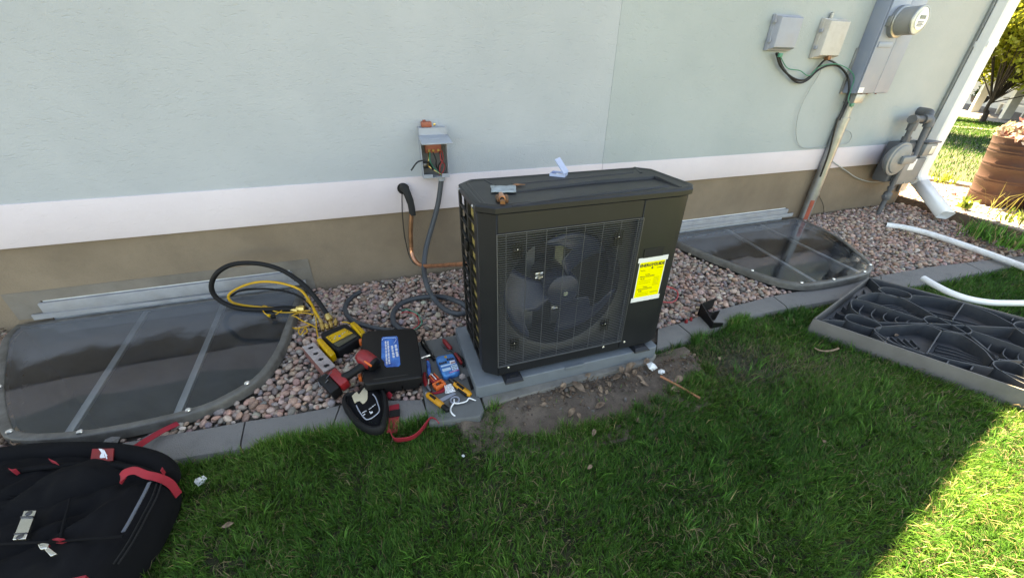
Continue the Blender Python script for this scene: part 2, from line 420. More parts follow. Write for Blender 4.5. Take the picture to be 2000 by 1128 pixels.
def cover_mat():
    m, nt, p = nodes('cover_polycarbonate'); L = nt.links.new; N = nt.nodes.new
    tc = N('ShaderNodeTexCoord')
    n = N('ShaderNodeTexNoise'); n.inputs['Scale'].default_value = 3.2; n.inputs['Detail'].default_value = 9; n.inputs['Roughness'].default_value = .72
    L(tc.outputs['Object'], n.inputs['Vector'])
    mp = N('ShaderNodeMapping'); mp.inputs['Scale'].default_value = (60, 9, 1)
    L(tc.outputs['Object'], mp.inputs['Vector'])
    sc = N('ShaderNodeTexNoise'); sc.inputs['Scale'].default_value = 1; sc.inputs['Detail'].default_value = 3
    L(mp.outputs['Vector'], sc.inputs['Vector'])
    mr = N('ShaderNodeMapRange'); mr.inputs['From Min'].default_value = .42; mr.inputs['From Max'].default_value = .75; mr.inputs['To Min'].default_value = .02; mr.inputs['To Max'].default_value = .10
    L(n.outputs['Fac'], mr.inputs['Value'])
    ml = N('ShaderNodeMath'); ml.operation = 'MULTIPLY_ADD'; ml.inputs[1].default_value = .03
    L(sc.outputs['Fac'], ml.inputs[0]); L(mr.outputs['Result'], ml.inputs[2])
    # pale band along the wall, painting in the skylit window seen through the sheet
    sep = N('ShaderNodeSeparateXYZ'); L(tc.outputs['Object'], sep.inputs['Vector'])
    ya = N('ShaderNodeMath'); ya.operation = 'MULTIPLY_ADD'; ya.inputs[1].default_value = .55; L(n.outputs['Fac'], ya.inputs[0]); L(sep.outputs['Y'], ya.inputs[2])
    yr = N('ShaderNodeMapRange'); yr.inputs['From Min'].default_value = 2.29; yr.inputs['From Max'].default_value = 2.37; yr.inputs['To Max'].default_value = .24
    L(ya.outputs['Value'], yr.inputs['Value'])
    ad = N('ShaderNodeMath'); ad.operation = 'ADD'; L(yr.outputs['Result'], ad.inputs[0]); L(ml.outputs['Value'], ad.inputs[1]); ml = ad
    p.inputs['Base Color'].default_value = (.33, .36, .40, 1)
    p.inputs['Roughness'].default_value = .8; p.inputs['Specular IOR Level'].default_value = 0
    t = N('ShaderNodeBsdfTransparent'); t.inputs['Color'].default_value = (.84, .87, .89, 1)
    s = N('ShaderNodeMixShader'); L(ml.outputs['Value'], s.inputs['Fac'])       # dust film and the painted pale band over clear sheet
    L(t.outputs['BSDF'], s.inputs[1]); L(p.outputs['BSDF'], s.inputs[2])
    g = N('ShaderNodeBsdfGlossy'); g.inputs['Color'].default_value = (1, 1, 1, 1)
    rr = N('ShaderNodeMapRange'); rr.inputs['From Min'].default_value = .35; rr.inputs['From Max'].default_value = .7; rr.inputs['To Min'].default_value = .015; rr.inputs['To Max'].default_value = .10
    L(n.outputs['Fac'], rr.inputs['Value']); L(rr.outputs['Result'], g.inputs['Roughness'])
    fr = N('ShaderNodeFresnel'); fr.inputs['IOR'].default_value = 1.48
    s2 = N('ShaderNodeMixShader'); L(fr.outputs['Fac'], s2.inputs['Fac']); L(s.outputs['Shader'], s2.inputs[1]); L(g.outputs['BSDF'], s2.inputs[2])
    L(s2.outputs['Shader'], nt.nodes['Material Output'].inputs['Surface'])
    return m
MT['cover'] = cover_mat()
mk('cover_rim', (.115, .11, .10), .42, var=.35, scale=16, bump=.4, bscale=60, bdist=.003, dirt=((.06, .05, .04), .7, 12), spec=.5)
mk('cover_bar', (.46, .47, .47), .45, metal=.4, var=.12)
mk('well_metal', (.11, .115, .12), .55, metal=.5, var=.25, scale=8)
mk('well_floor', (.05, .045, .04), .95, var=.4, scale=30, bump=1, bscale=60)
# ================================================================== THE SETTING
def inpoly(px, py, poly):
    inside = np.zeros(len(px), bool); n = len(poly)
    for i in range(n):
        x0, y0 = poly[i][0], poly[i][1]; x1, y1 = poly[(i + 1) % n][0], poly[(i + 1) % n][1]
        c = ((y0 > py) != (y1 > py))
        with np.errstate(divide='ignore', invalid='ignore'):
            xi = (x1 - x0) * (py - y0) / (y1 - y0 + 1e-12) + x0
        inside ^= c & (px < xi)
    return inside
def vnoise(x, y, s, seed=0):     # cheap smooth value noise
    x = np.asarray(x) * s + 100; y = np.asarray(y) * s + 100
    xi = np.floor(x).astype(int); yi = np.floor(y).astype(int); fx = x - xi; fy = y - yi
    fx = fx * fx * (3 - 2 * fx); fy = fy * fy * (3 - 2 * fy)
    h = lambda a, b: np.modf(np.abs(np.sin(a * 127.1 + b * 311.7 + seed * 74.7) * 43758.5453))[0]
    return (h(xi, yi) * (1 - fx) + h(xi + 1, yi) * fx) * (1 - fy) + (h(xi, yi + 1) * (1 - fx) + h(xi + 1, yi + 1) * fx) * fy
def sstep(a, b, x): t = np.clip((np.asarray(x) - a) / (b - a), 0, 1); return t * t * (3 - 2 * t)
def gz(x, y):                    # height of the gravel: it climbs a little to the right
    return 0.065 * sstep(1.6, 4.3, x) * sstep(1.45, 2.2, y) - 0.004
WALL_Y = 2.42
# kerb edges, read off along the bed
KIN = [(-3.2, 1.72), (-2.1, 1.60)] + [tuple(G(x, y))[:2] for x, y in ((212, 867), (330, 846), (400, 834.6), (480, 820), (577, 806), (666, 788.5), (758, 779.6), (824, 778))]
KOUT = [(-3.3, 1.56), (-2.2, 1.42)] + [tuple(G(x, y))[:2] for x, y in ((190, 935), (320, 903), (395, 890), (468, 880), (542, 859), (648, 838), (779, 834.6), (838, 816))]
KIN2 = [tuple(G(x, y))[:2] for x, y in ((1284, 641), (1321, 631), (1396, 605), (1506, 577), (1600, 561), (1720, 538), (1811, 521.5), (1883, 512.5), (1949, 505), (2040, 494))]
KOUT2 = [tuple(G(x, y))[:2] for x, y in ((1282, 683), (1357, 660), (1438, 622), (1541, 603), (1626, 587), (1722, 570), (1787, 557.5), (1922, 532), (1975, 522), (2060, 505))]
KIN2 += [(6.2, 1.35), (8, 1.2)]; KOUT2 += [(6.1, 1.2), (8, 1.05)]
def kerb_out_y(x):
    a = np.array(KOUT + [(.15, 1.13), (1.2, 1.17)] + KOUT2)
    return np.interp(x, a[:, 0], a[:, 1])
def kerb_mid_y(x):
    a = np.array([((p[0] + q[0]) / 2, (p[1] + q[1]) / 2) for p, q in zip(KIN, KOUT)] + [(.3, 1.3), (1.1, 1.3)] + [((p[0] + q[0]) / 2, (p[1] + q[1]) / 2) for p, q in zip(KIN2, KOUT2)])
    return np.interp(x, a[:, 0], a[:, 1])
LAWN_Z = -0.035
def lawn_z(x): return LAWN_Z + 0.075 * sstep(4.6, 6.2, x) - 0.045 * np.clip(np.asarray(x, float) - 9, 0, 24)      # the far lawn falls away to the right
def GL(px, py):                  # point of the falling lawn seen at a pixel
    p = G(px, py, 0)
    for _ in range(40): p = lerp(p, G(px, py, float(lawn_z(p.x))), .5)
    return p

# --- lawn: one sheet out to the horizon (the bed and the house are cut out of it)
b = MB()
xs = sorted(set([-120, -40, -12, -7.2] + list(np.arange(-3.4, 8.01, .2)) + list(range(9, 35)) + [40, 120]))
rows = []
for yb in (-120, -30, -8, -3, -1, 0, .5, None):
    rows.append([(x, float(kerb_mid_y(x)) if yb is None else yb, float(lawn_z(x))) for x in xs])
n = len(xs)
b.add([p for r in rows for p in r], [(i * n + j, i * n + j + 1, (i + 1) * n + j + 1, (i + 1) * n + j) for i in range(len(rows) - 1) for j in range(n - 1)])
zr = .04
fx = [4.9, 6.3, 8, 9] + list(range(10, 35)) + [40, 120]
for x0, x1 in zip(fx[:-1], fx[1:]):
    lo = lambda x: 4.2 - 3.05 * min(1, max(0, (x - 4.9) / 1.4))
    z0, z1 = float(max(lawn_z(x0), -9)) if x0 > 6.2 else zr, float(lawn_z(x1)) if x1 > 6.2 else zr
    b.add([(x0, lo(x0), z0), (x1, lo(x1), z1), (x1, 120, z1), (x0, 120, z0)], [(0, 1, 2, 3)])
b.add([(-120, 13.5, zr), (4.9, 13.5, zr), (4.9, 120, zr), (-120, 120, zr)], [(0, 1, 2, 3)])
zl = float(lawn_z(-9))
b.add([(-120, 1.65, zl), (-7.2, 1.65, zl), (-7.2, 13.5, zl), (-120, 13.5, zl)], [(0, 1, 2, 3)])
lawn = tag(b.build('lawn', MT['lawn_soil'], smooth=0), kind='structure')

# --- window wells: outlines of the two covers
WELL_L = catmull([Vector(p) for p in ((-1.935, 2.405), (-1.92, 2.28), (-1.85, 2.13), (-1.69, 1.83), (-1.535, 1.59), (-1.433, 1.485), (-1.215, 1.425), (-.99, 1.415), (-.813, 1.437), (-.70, 1.505), (-.622, 1.595), (-.578, 1.78), (-.567, 1.988), (-.552, 2.405))], 3)
WELL_R = catmull([Vector(p) for p in ((2.135, 2.405), (2.13, 2.21), (2.205, 1.92), (2.315, 1.60), (2.42, 1.475), (2.55, 1.435), (2.80, 1.425), (3.03, 1.44), (3.16, 1.49), (3.25, 1.57), (3.49, 1.95), (3.56, 2.24), (3.57, 2.405))], 3)
WELL_L = [(p.x, p.y) for p in [Vector((*q,)) for q in WELL_L]]
WELL_R = [(p.x, p.y) for p in [Vector((*q,)) for q in WELL_R]]

# --- gravel bed: base sheet with the wells cut out
b = MB(); gx = np.arange(-3.4, 5.31, .06); idx = {}
NY = 24
base_v = []
for i, x in enumerate(gx):
    y0 = float(kerb_mid_y(x))
    for j in range(NY + 1):
        y = lerp(y0, 2.44, j / NY); base_v.append((x, y, float(gz(x, y)) - .018))
cellc = [((base_v[i * (NY + 1) + j][0] + .03, (base_v[i * (NY + 1) + j][1] + base_v[i * (NY + 1) + j + 1][1]) / 2), (i, j)) for i in range(len(gx) - 1) for j in range(NY)]
cc = np.array([c[0] for c in cellc])
inl = MB.inset(list(reversed(WELL_L)) if sum(WELL_L[i][0] * WELL_L[(i + 1) % len(WELL_L)][1] - WELL_L[(i + 1) % len(WELL_L)][0] * WELL_L[i][1] for i in range(len(WELL_L))) < 0 else WELL_L, .045, 0)
inr = MB.inset(WELL_R, .045, 0)
cut = inpoly(cc[:, 0], cc[:, 1], inl) | inpoly(cc[:, 0], cc[:, 1], inr)
b.v = base_v
b.f = [(i * (NY + 1) + j, (i + 1) * (NY + 1) + j, (i + 1) * (NY + 1) + j + 1, i * (NY + 1) + j + 1) for (_, (i, j)), k in zip(cellc, cut) if not k]
gravel_bed = tag(b.build('gravel_bed', MT['gravel_soil'], smooth=60), kind='structure')

# --- kerb of cast concrete, in pieces
kerb = bpy.data.objects.new('kerb', None); col.objects.link(kerb); tag(kerb, kind='structure')
def kerb_run(ins, outs, z1=0.004):
    poly_in = [Vector((*p, 0)) for p in ins]; poly_out = [Vector((*p, 0)) for p in outs]
    m = len(poly_in); rings = []
    for i in range(m):
        a, c = poly_in[i], poly_out[i]; d = (c - a).normalized()
        rings.append([(a.x, a.y, -.14), (a.x, a.y, z1 - .012), (a.x + d.x * .012, a.y + d.y * .012, z1), (c.x - d.x * .035, c.y - d.y * .035, z1), (c.x - d.x * .012, c.y - d.y * .012, z1 - .008), (c.x, c.y, z1 - .028), (c.x, c.y, -.14)])
    return MB().loft(rings).build('kerb_piece', MT['concrete'], kerb, smooth=30)
def shrink(a, i0, i1, e0=.006):
    s = [Vector(p) for p in a[i0:i1 + 1]]
    s[0] = s[0] + (s[1] - s[0]).normalized() * e0; s[-1] = s[-1] + (s[-2] - s[-1]).normalized() * e0
    return [tuple(p) for p in s]
for i0, i1 in ((0, 1), (1, 5), (5, 7), (7, 9)):
    kerb_run(shrink(KIN, i0, i1, .003), shrink(KOUT, i0, i1, .003))
for i0, i1 in ((0, 1), (1, 3), (3, 5), (5, 7), (7, 9), (9, 11)):
    kerb_run(shrink(KIN2, i0, i1, .004), shrink(KOUT2, i0, i1, .004))

# --- old concrete slab below the pad, smaller slab with the tools on it
SLAB_POLY = [tuple(G(x, y, .016))[:2] for x, y in ((905, 815), (1085, 768), (1240, 715), (1300, 690))] + [(1.27, 1.72), (.02, 1.78)]
MINI = [tuple(G(x, y, .018))[:2] for x, y in ((815, 640), (836, 815), (850, 826), (945, 800), (905, 640))]
b = MB().prism([(.27, 1.135), (.60, 1.150), (1.12, 1.165), (1.17, 1.2), (1.17, 1.70), (.27, 1.70)], -.10, .0125, .006)
old_slab = tag(b.build('concrete_slab', MT['old_concrete']), 'old cracked concrete slab sticking out below the grey equipment pad', 'slab')
b = MB().prism([(.035, 1.115), (.235, 1.085), (.262, 1.12), (.262, 1.66), (.03, 1.66)], -.10, .016, .008)
mini_slab = tag(b.build('paving_slab', MT['slab']), 'smooth grey slab left of the unit with hand tools lying on it', 'slab')

# --- bare soil in front of the pad
SOIL = [tuple(G(x, y, LAWN_Z))[:2] for x, y in ((930, 812), (958, 848), (1010, 858), (1120, 852), (1190, 826), (1270, 812), (1345, 775), (1352, 745), (1300, 690), (1240, 680), (1090, 740), (950, 780))]
b = MB(); sx = np.arange(.08, 1.62, .02); sy = np.arange(.80, 1.24, .02)
X, Y = np.meshgrid(sx, sy, indexing='ij')
Zs = LAWN_Z + .004 + .012 * (vnoise(X, Y, 12, 1) - .4) + .008 * (vnoise(X, Y, 35, 2) - .5) + .026 * sstep(.98, 1.14, Y) * (.6 + .8 * vnoise(X, Y, 7, 17))
keep_poly = MB.inset(list(SOIL) if sum(SOIL[i][0] * SOIL[(i + 1) % 12][1] - SOIL[(i + 1) % 12][0] * SOIL[i][1] for i in range(12)) > 0 else list(reversed(SOIL)), -.10, 0)
ins_ = inpoly(X.ravel(), Y.ravel(), keep_poly).reshape(X.shape)
Zs = np.where(ins_, Zs, LAWN_Z - .02)
b.v = [(X[i, j], Y[i, j], Zs[i, j]) for i in range(len(sx)) for j in range(len(sy))]
m = len(sy)
b.f = [(i * m + j, (i + 1) * m + j, (i + 1) * m + j + 1, i * m + j + 1) for i in range(len(sx) - 1) for j in range(m - 1)]
soil = tag(b.build('soil', MT['soil'], smooth=60), kind='structure')

# --- beyond the timber edging: pale sunlit gravel, concrete strip, path
TB0 = G(1752, 397, .055); TB1 = G(2000, 472, .055)
tdir = (TB1 - TB0).normalized()
PATH_E0 = G(1795, 355, .06); PATH_E1 = G(1975, 386, .06)
pdir = (PATH_E1 - PATH_E0).normalized()
b = MB()
q = [TB0 - tdir * 1.6, TB1 + tdir * 1.2, PATH_E1 + pdir * 4 - Vector((0, 1.2, 0)), PATH_E1 + pdir * 1.0, PATH_E0 - pdir * 2.5]
b.add([(p.x, p.y, .085) for p in q], [(0, 1, 2, 3, 4)])
side_gravel = tag(b.build('gravel_path', MT['paving'], smooth=0), kind='structure')
pn = Vector((-pdir.y, pdir.x, 0)); pn = pn if pn.x > 0 else -pn
b = MB(); A = PATH_E0 - pdir * 2.5; Bq = PATH_E1 + pdir * 3
b.add([(A.x, A.y, .06), (Bq.x, Bq.y, .06), (Bq.x + pn.x * .16, Bq.y + pn.y * .16, .06), (A.x + pn.x * .16, A.y + pn.y * .16, .06),
       (A.x, A.y, .115), (Bq.x, Bq.y, .115), (Bq.x + pn.x * .16, Bq.y + pn.y * .16, .115), (A.x + pn.x * .16, A.y + pn.y * .16, .115)],
      [(0, 3, 2, 1), (4, 5, 6, 7), (0, 1, 5, 4), (1, 2, 6, 5), (2, 3, 7, 6), (3, 0, 4, 7)])
tag(b.build('path_kerb', MT['concrete'], smooth=0), kind='structure')
# timber edging boards
tn = Vector((-tdir.y, tdir.x, 0)); tn = tn if tn.x > 0 else -tn
timber = thing('timber_edging', 'weathered brown timber edging board between the shaded and sunlit gravel', 'edging', (TB0.x, TB0.y, 0))
for s0, s1, zz in ((-1.0, .62, .128), (.628, 2.4, .124)):
    p0 = TB0 + tdir * s0; p1 = TB0 + tdir * s1
    M = frame((p0.x, p0.y, 0), tdir, tn)
    sgn = 1 if (M.to_3x3() @ Vector((0, 0, 1))).z > 0 else -1
    MB().rbox((0, 0, -.05 * sgn), ((p1 - p0).length, .04, zz * sgn), .006, M).build('board', MT['wood'], timber)

# ================================================================== THE HOUSE
SUNK = -1.0
def rake(x): return 3.255 - .38 * (x - 2.827)
house = thing('house', 'pale green stucco house wall with white band and tan foundation', 'house', (0, 2.6, 0))
RX = -1.2; HX0, HX1 = -7.0, 4.95; HY1 = 12.0
# upper wall: left bay a little set back behind the band, right bay flush with it
SEAM = 1.472
def gable(x0, x1, z0, yf, yb):
    xsn = [x0] + ([RX] if x0 < RX < x1 else []) + [x1]
    top = [(x, (rake(x) if x >= RX else rake(2 * RX - x)) - .16) for x in xsn]
    poly = [(x0, z0), (x1, z0)] + list(reversed(top))
    return MB().loft([[(p[0], yf, p[1]) for p in poly], [(p[0], yb, p[1]) for p in poly]])
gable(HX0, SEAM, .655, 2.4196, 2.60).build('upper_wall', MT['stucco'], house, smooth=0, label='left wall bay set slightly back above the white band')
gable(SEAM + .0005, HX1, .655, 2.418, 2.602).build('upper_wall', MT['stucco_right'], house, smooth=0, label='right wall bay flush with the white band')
bnd = MB(); rings = []
for zz, yy in ((.455, 2.60), (.455, 2.418), (.458, 2.413), (.660, 2.413), (.668, 2.418), (.668, 2.599)):
    rings.append([(HX0 + .01, yy, zz), (SEAM, yy, zz)])
b = MB().rbox((HX0 + .01, 2.412, .455), (SEAM, 2.603, .6675), .005); b.build('trim_band', MT['band'], house)
b = MB().rbox((SEAM + .001, 2.4125, .4945), (HX1 - .002, 2.604, .666), .004); b.build('trim_band', MT['band'], house)
# foundation in pieces round the two basement windows
FY = 2.430
wins = ((-1.80, -.615, -.62, .155), (2.20, 3.43, -.62, .165))
b = MB(); xs_ = [HX0, wins[0][0], wins[0][1], wins[1][0], wins[1][1], HX1 - .01]
for k in range(0, 5, 2): b.box((xs_[k], FY, SUNK), (xs_[k + 1], 2.598, .66))
for (x0, x1, z0, z1) in wins:
    b.box((x0, FY, z1), (x1, 2.598, .66)); b.box((x0, FY, SUNK), (x1, 2.598, z0))
b.build('foundation_wall', MT['foundation'], house, smooth=0)
# paler repair render round the left window
b = MB().box((-1.93, FY - .004, .06), (-1.80, FY + .002, .215)); b.box((-1.80, FY - .0045, .156), (-.50, FY + .002, .214)); b.box((-.614, FY - .004, -.1), (-.50, FY + .002, .1555))
b.build('render_patch', MT['foundation_patch'], house, smooth=0, label='greyish mortar patch round the left basement window')
mk('window_white', (.66, .68, .71), .5, var=.12, scale=6, dirt=((.28, .28, .28), .5, 8))
def basement_window(x0, x1, z0, z1, label):
    f = MB(); t = .045; y0, y1 = FY + .004, FY + .09
    f.rbox((x0 + .001, y0, z1 - t * 6.4), (x1 - .001, y1, z1 - .001), .004); f.rbox((x0 + .001, y0, z0), (x1 - .001, y1, z0 + t), .004)
    f.rbox((x0 + .001, y0 + .001, z0 + t), (x0 + t, y1 - .001, z1 - t * 6.4), .004); f.rbox((x1 - t, y0 + .001, z0 + t), (x1 - .001, y1 - .001, z1 - t * 6.4), .004)
    xm = (x0 + x1) / 2; f.rbox((xm - .02, y0 + .005, z0 + t), (xm + .02, y1 - .005, z1 - t * 6.4), .004)
    w = f.build('window', MT['window_white'], house, label=label)
    for xa, xb in ((x0 + t, xm - .02), (xm + .02, x1 - t)):
        MB().box((xa, y0 + .03, z0 + t), (xb, y0 + .036, z1 - t * 6.4)).build('pane', MT['window_pane'], w, smooth=0)
    MB().rbox((x0 - .01, FY - .02, z1 - .075), (x1 + .01, FY + .003, z1 - .008), .005).build('sill', MT['old_white'], w)
basement_window(*wins[0], 'basement window sunk behind the left plastic cover')
basement_window(*wins[1], 'basement window sunk behind the right plastic cover')
# the walls out of view and the roof that throws the shade
b = MB(); b.box((HX0, 2.606, SUNK), (HX0 + .2, HY1, 2.3)); b.box((HX1 - .2, 2.606, SUNK), (HX1 - .001, HY1, 2.36)); b.box((HX0, HY1, SUNK), (HX1, HY1 + .2, 2.4))
b.build('side_wall', MT['stucco'], house, smooth=0)
def roofside(xa, xb):
    za = rake(xa) if xa >= RX else rake(2 * RX - xa); zb = rake(xb) if xb >= RX else rake(2 * RX - xb)
    return MB().loft([[(xa, y, za - .14), (xb, y, zb - .14), (xb, y, zb), (xa, y, za)] for y in (2.27, HY1 + .4)])
roof = roofside(RX, 5.42).build('roof', MT['roof'], house, smooth=0)
roofside(2 * RX - 5.42, RX).build('roof', MT['roof'], house, smooth=0)
# corner board and joint strip at the right-hand end
MB().rbox((4.845, 2.395, .20), (4.862, 2.4185, 2.2), .003).build('corner_bead', MT['galv'], house)
MB().rbox((4.864, 2.401, .20), (HX1 + .004, 2.4175, 2.2), .003).build('corner_board', MT['white_paint'], house)

# downspout
ds = thing('downspout', 'white square downspout at the house corner with an angled outlet', 'downspout', (4.95, 2.34, .1))
def sqtube(pts, w, d, ups, nm='pipe'):
    pts = [Vector(p) for p in pts]; rings = []
    for i, p in enumerate(pts):
        t = (pts[min(i + 1, len(pts) - 1)] - pts[max(i - 1, 0)]).normalized()
        sx_ = Vector(ups[i]); sx_ = (sx_ - t * sx_.dot(t)).normalized(); sy_ = t.cross(sx_)
        c = .012; ring = []
        for (a, e) in ((-w + c, -d), (w - c, -d), (w, -d + c), (w, d - c), (w - c, d), (-w + c, d), (-w, d - c), (-w, -d + c)):
            ring.append(p + sx_ * a + sy_ * e)
        rings.append(ring)
    return rings
XD, YD = 4.915, 2.352
top = sqtube([(XD, YD, 2.2), (XD, YD, .42)], 0.066, .044, [(1, 0, 0)] * 2)
MB().loft(top).build('pipe', MT['white_plastic'], ds)
endp = G(1848, 420, .12); e0 = Vector((XD, YD, .42)); mid = Vector((XD + .005, YD - .04, .33))
pth = [Vector((XD, YD, .419)), Vector((XD, YD - .005, .38)), Vector((XD, YD - .02, .345)), Vector((XD, YD - .05, .315))]
rg = sqtube(pth, 0.0675, .0455, [(1, 0, 0)] * 4)
el = []
for i in range(len(rg) - 1):
    el.append(rg[i]); el.append([(a * .5 + c * .5) * 1.0 for a, c in zip(rg[i], rg[i + 1])])
el.append(rg[-1])
MB().loft(el).build('elbow', MT['white_plastic'], ds, smooth=20)
a0 = Vector((XD, YD - .045, .318)); a1 = Vector((endp.x, endp.y, .115))
rg = sqtube([a0, lerp(a0, a1, .99)], 0.062, .042, [(1, 0, 0)] * 2)
out = MB().loft(rg, caps=False).build('outlet', MT['white_plastic'], ds)
out.modifiers.new('thick', 'SOLIDIFY').thickness = .003
MB().rbox((XD - .065, YD - .047, 1.42), (XD + .065, 2.40, 1.46), .004).build('strap', MT['white_plastic'], ds)

# ------------------------------------------------------------------ window wells and their clear covers
def ccw(p): return p if sum(p[i][0] * p[(i + 1) % len(p)][1] - p[(i + 1) % len(p)][0] * p[i][1] for i in range(len(p))) > 0 else list(reversed(p))
def well(outline, zc, label, lab2, bars, tilt):
    o = ccw(outline); c = (sum(p[0] for p in o) / len(o), 2.0)
    wl = thing('window_well', lab2, 'window well', (c[0], c[1], -.7))
    rings = []
    for k in range(17):
        z = lerp(.03, -.75, k / 16); rings.append(MB.inset(o, .04 + (.016 if k % 2 else 0), z))
    MB().loft(rings, caps=False).build('well_wall', MT['well_metal'], wl, smooth=80)
    MB().prism(MB.inset(o, .03, 0), -.80, -.74).build('well_floor', MT['well_floor'], wl, smooth=0)
    cv = thing('window_well_cover', label, 'well cover', (c[0], c[1], zc))
    zf = lambda p: zc + tilt * (p[1] - 1.4)
    def ring(d, dz): return [(p[0], p[1], zf(p) + dz) for p in MB.inset(o, d, 0)]
    MB().loft([ring(-.003, -.042), ring(-.001, -.020), ring(.001, -.006), ring(.004, -.001), ring(.010, .0005), ring(.028, .0015), ring(.032, -.001), ring(.033, -.008), ring(.028, -.012), ring(.008, -.011), ring(.004, -.042), ring(-.003, -.042)], caps=False).build('rim', MT['cover_rim'], cv, smooth=60)
    inner = ring(.031, -.003)
    b = MB(); cen = (c[0], c[1], zf(c) + .012)
    r1 = [tuple(lerp(Vector(p), Vector(cen), .35)) for p in inner]; r1 = [(p[0], p[1], p[2] + .003) for p in r1]
    b.loft([inner, r1], caps=False); nn = len(inner)
    b.add(r1 + [cen], [(i, (i + 1) % nn, nn) for i in range(nn)])
    b.build('clear_panel', MT['cover'], cv, smooth=80)
    for (p0, p1) in bars:
        d = Vector((p1[0] - p0[0], p1[1] - p0[1], 0)); L_ = d.length
        M = frame((p0[0], p0[1], zf(p0) - .026), (d.x, d.y, zf(p1) - zf(p0)), (-d.y, d.x, 0))
        MB().rbox((0, -.014, 0), (L_, .014, .016), .003, M).build('support_bar', MT['cover_bar'], cv)
    for k in (.24, .36, .47, .58, .70):
        p = MB.inset(o, .02, 0)[int(k * len(o))]
        MB().lathe([(.0, .007), (.009, .006), (.011, .002), (.011, 0)][::-1], 10, Matrix.Translation((p[0], p[1], zf(p) + .003)), caps=False).build('screw', MT['screw'], cv)
    return cv
cvL = well(WELL_L, .045, 'large scratched clear plastic window well cover with hoses lying on it', 'dark metal window well below the cover left of the unit', [((-1.368, 2.40), (-1.265, 1.455)), ((-.985, 2.40), (-.915, 1.445))], 0.004)
cvR = well(WELL_R, .055, 'clear plastic window well cover right of the unit, next to the conduit', 'metal window well below the cover right of the unit', [((2.745, 2.40), (2.60, 1.475)), ((3.12, 2.40), (3.02, 1.475))], 0.012)
# the loose white strip along the back of the left cover
p0, p1, p2, p3 = Wl(62, 618, 2.40), Wl(300, 590, 2.405), Wl(460, 566, 2.405), Wl(598, 553, 2.40)
b = MB()
b.loft([[(p0.x, 2.40, .062), (p0.x, 2.41, .062), (p0.x, 2.41, .092), (p0.x, 2.40, .092)], [(p1.x, 2.40, .060), (p1.x, 2.41, .060), (p1.x, 2.41, .078), (p1.x, 2.40, .078)], [(p2.x, 2.40, .061), (p2.x, 2.41, .061), (p2.x, 2.41, .075), (p2.x, 2.40, .075)], [(p3.x, 2.40, .062), (p3.x, 2.41, .062), (p3.x, 2.41, .085), (p3.x, 2.40, .085)]])
tag(b.build('edging_strip', MT['old_white']), 'white plastic strip along the wall behind the left cover', 'strip')
b = MB().rbox((2.16, 2.398, .085), (3.50, 2.409, .118), .003)
tag(b.build('edging_strip', MT['old_white']), 'white strip along the wall behind the right cover', 'strip')
# ================================================================== THE HEAT PUMP
YF = 1.205                      # front face
ZB, ZT = .104, .815             # cabinet bottom and top below the lid
XL, XR, YB = .293, 1.192, 1.575
unit = thing('heat_pump', 'charcoal outdoor heat pump with wire fan grille and yellow energy label', 'heat pump', (.74, 1.39, .075))
C = MT['charcoal']
XD_ = (Wl(1256, 395, YF).x + Wl(1212, 665, YF).x) / 2      # joint between fan panel and service panel
gl = min(Wl(972, 460, YF).x, Wl(976, 712, YF).x); gr = (Wl(1248, 428, YF).x + Wl(1216, 665, YF).x) / 2
gb = (Wl(976, 712, YF).z + Wl(1200, 668, YF).z) / 2; gt = (Wl(972, 460, YF).z + Wl(1248, 428, YF).z) / 2
# front panel with its opening: four strips plus the folded left corner
fx0 = .350
b = MB(); t = .012
def strip(x0, x1, z0, z1): b.box((x0, YF, z0), (x1, YF + t, z1))
strip(fx0, gl, ZB, ZT); strip(gr, XD_ - .0025, ZB, ZT); strip(gl, gr, gt, ZT); strip(gl, gr, ZB, gb)
b.loft([[(fx0, YF, z), (fx0, YF + t, z), (XL + .014, YF + .052, z), (XL, YF + .046, z)] for z in (ZB, ZT)])
b.loft([[(XL, YF + .0461, z), (XL + .014, YF + .0521, z), (XL + .014, YF + .085, z), (XL, YF + .085, z)] for z in (ZB, ZT)])
front = b.build('front_panel', C, unit, smooth=20)
front.modifiers.new('edge', 'BEVEL').width = .003
# service panel wraps round the right corner
b = MB(); rx0 = XD_ + .0025
path = [(rx0, YF), (1.104, YF), (1.150, YF + .014), (XR, YF + .058), (XR, YB)]
inn = [(rx0, YF + t), (1.10, YF + t), (1.142, YF + t + .012), (XR - .012, YF + .064), (XR - .012, YB)]
b.loft([[(p[0], p[1], z) for p in path + inn[::-1]] for z in (ZB, ZT)])
svc = b.build('service_panel', C, unit, smooth=20)
svc.modifiers.new('edge', 'BEVEL').width = .003
hx0, hx1 = Wl(1260, 493, YF).x, Wl(1294, 490, YF).x; hz = Wl(1277, 492, YF).z
b = MB().box((hx0, YF - .0022, hz - .016), (hx1, YF + .004, hz + .014)); b.build('handle_recess', MT['void'], svc, smooth=0)
b = MB()
for (x0, x1, z0, z1) in ((hx0 - .006, hx1 + .006, hz + .014, hz + .019), (hx0 - .006, hx1 + .006, hz - .021, hz - .016), (hx0 - .006, hx0, hz - .016, hz + .014), (hx1, hx1 + .006, hz - .016, hz + .014)):
    b.box((x0, YF - .003, z0), (x1, YF + .003, z1))
b.build('handle_frame', C, svc, smooth=0)
# base pan, back and the dark inside
MB().prism([(.352, YF + .006), (1.10, YF + .006), (1.146, YF + .020), (XR - .006, YF + .062), (XR - .006, YB), (XL + .006, YB), (XL + .006, YF + .050)], ZB - .012, ZB + .004).build('base_pan', MT['charcoal_dark'], unit)
b = MB().box((XL + .02, YB - .05, ZB + .004), (XR - .013, YB - .046, ZT)); b.build('rear_coil', MT['coil'], unit, smooth=0)
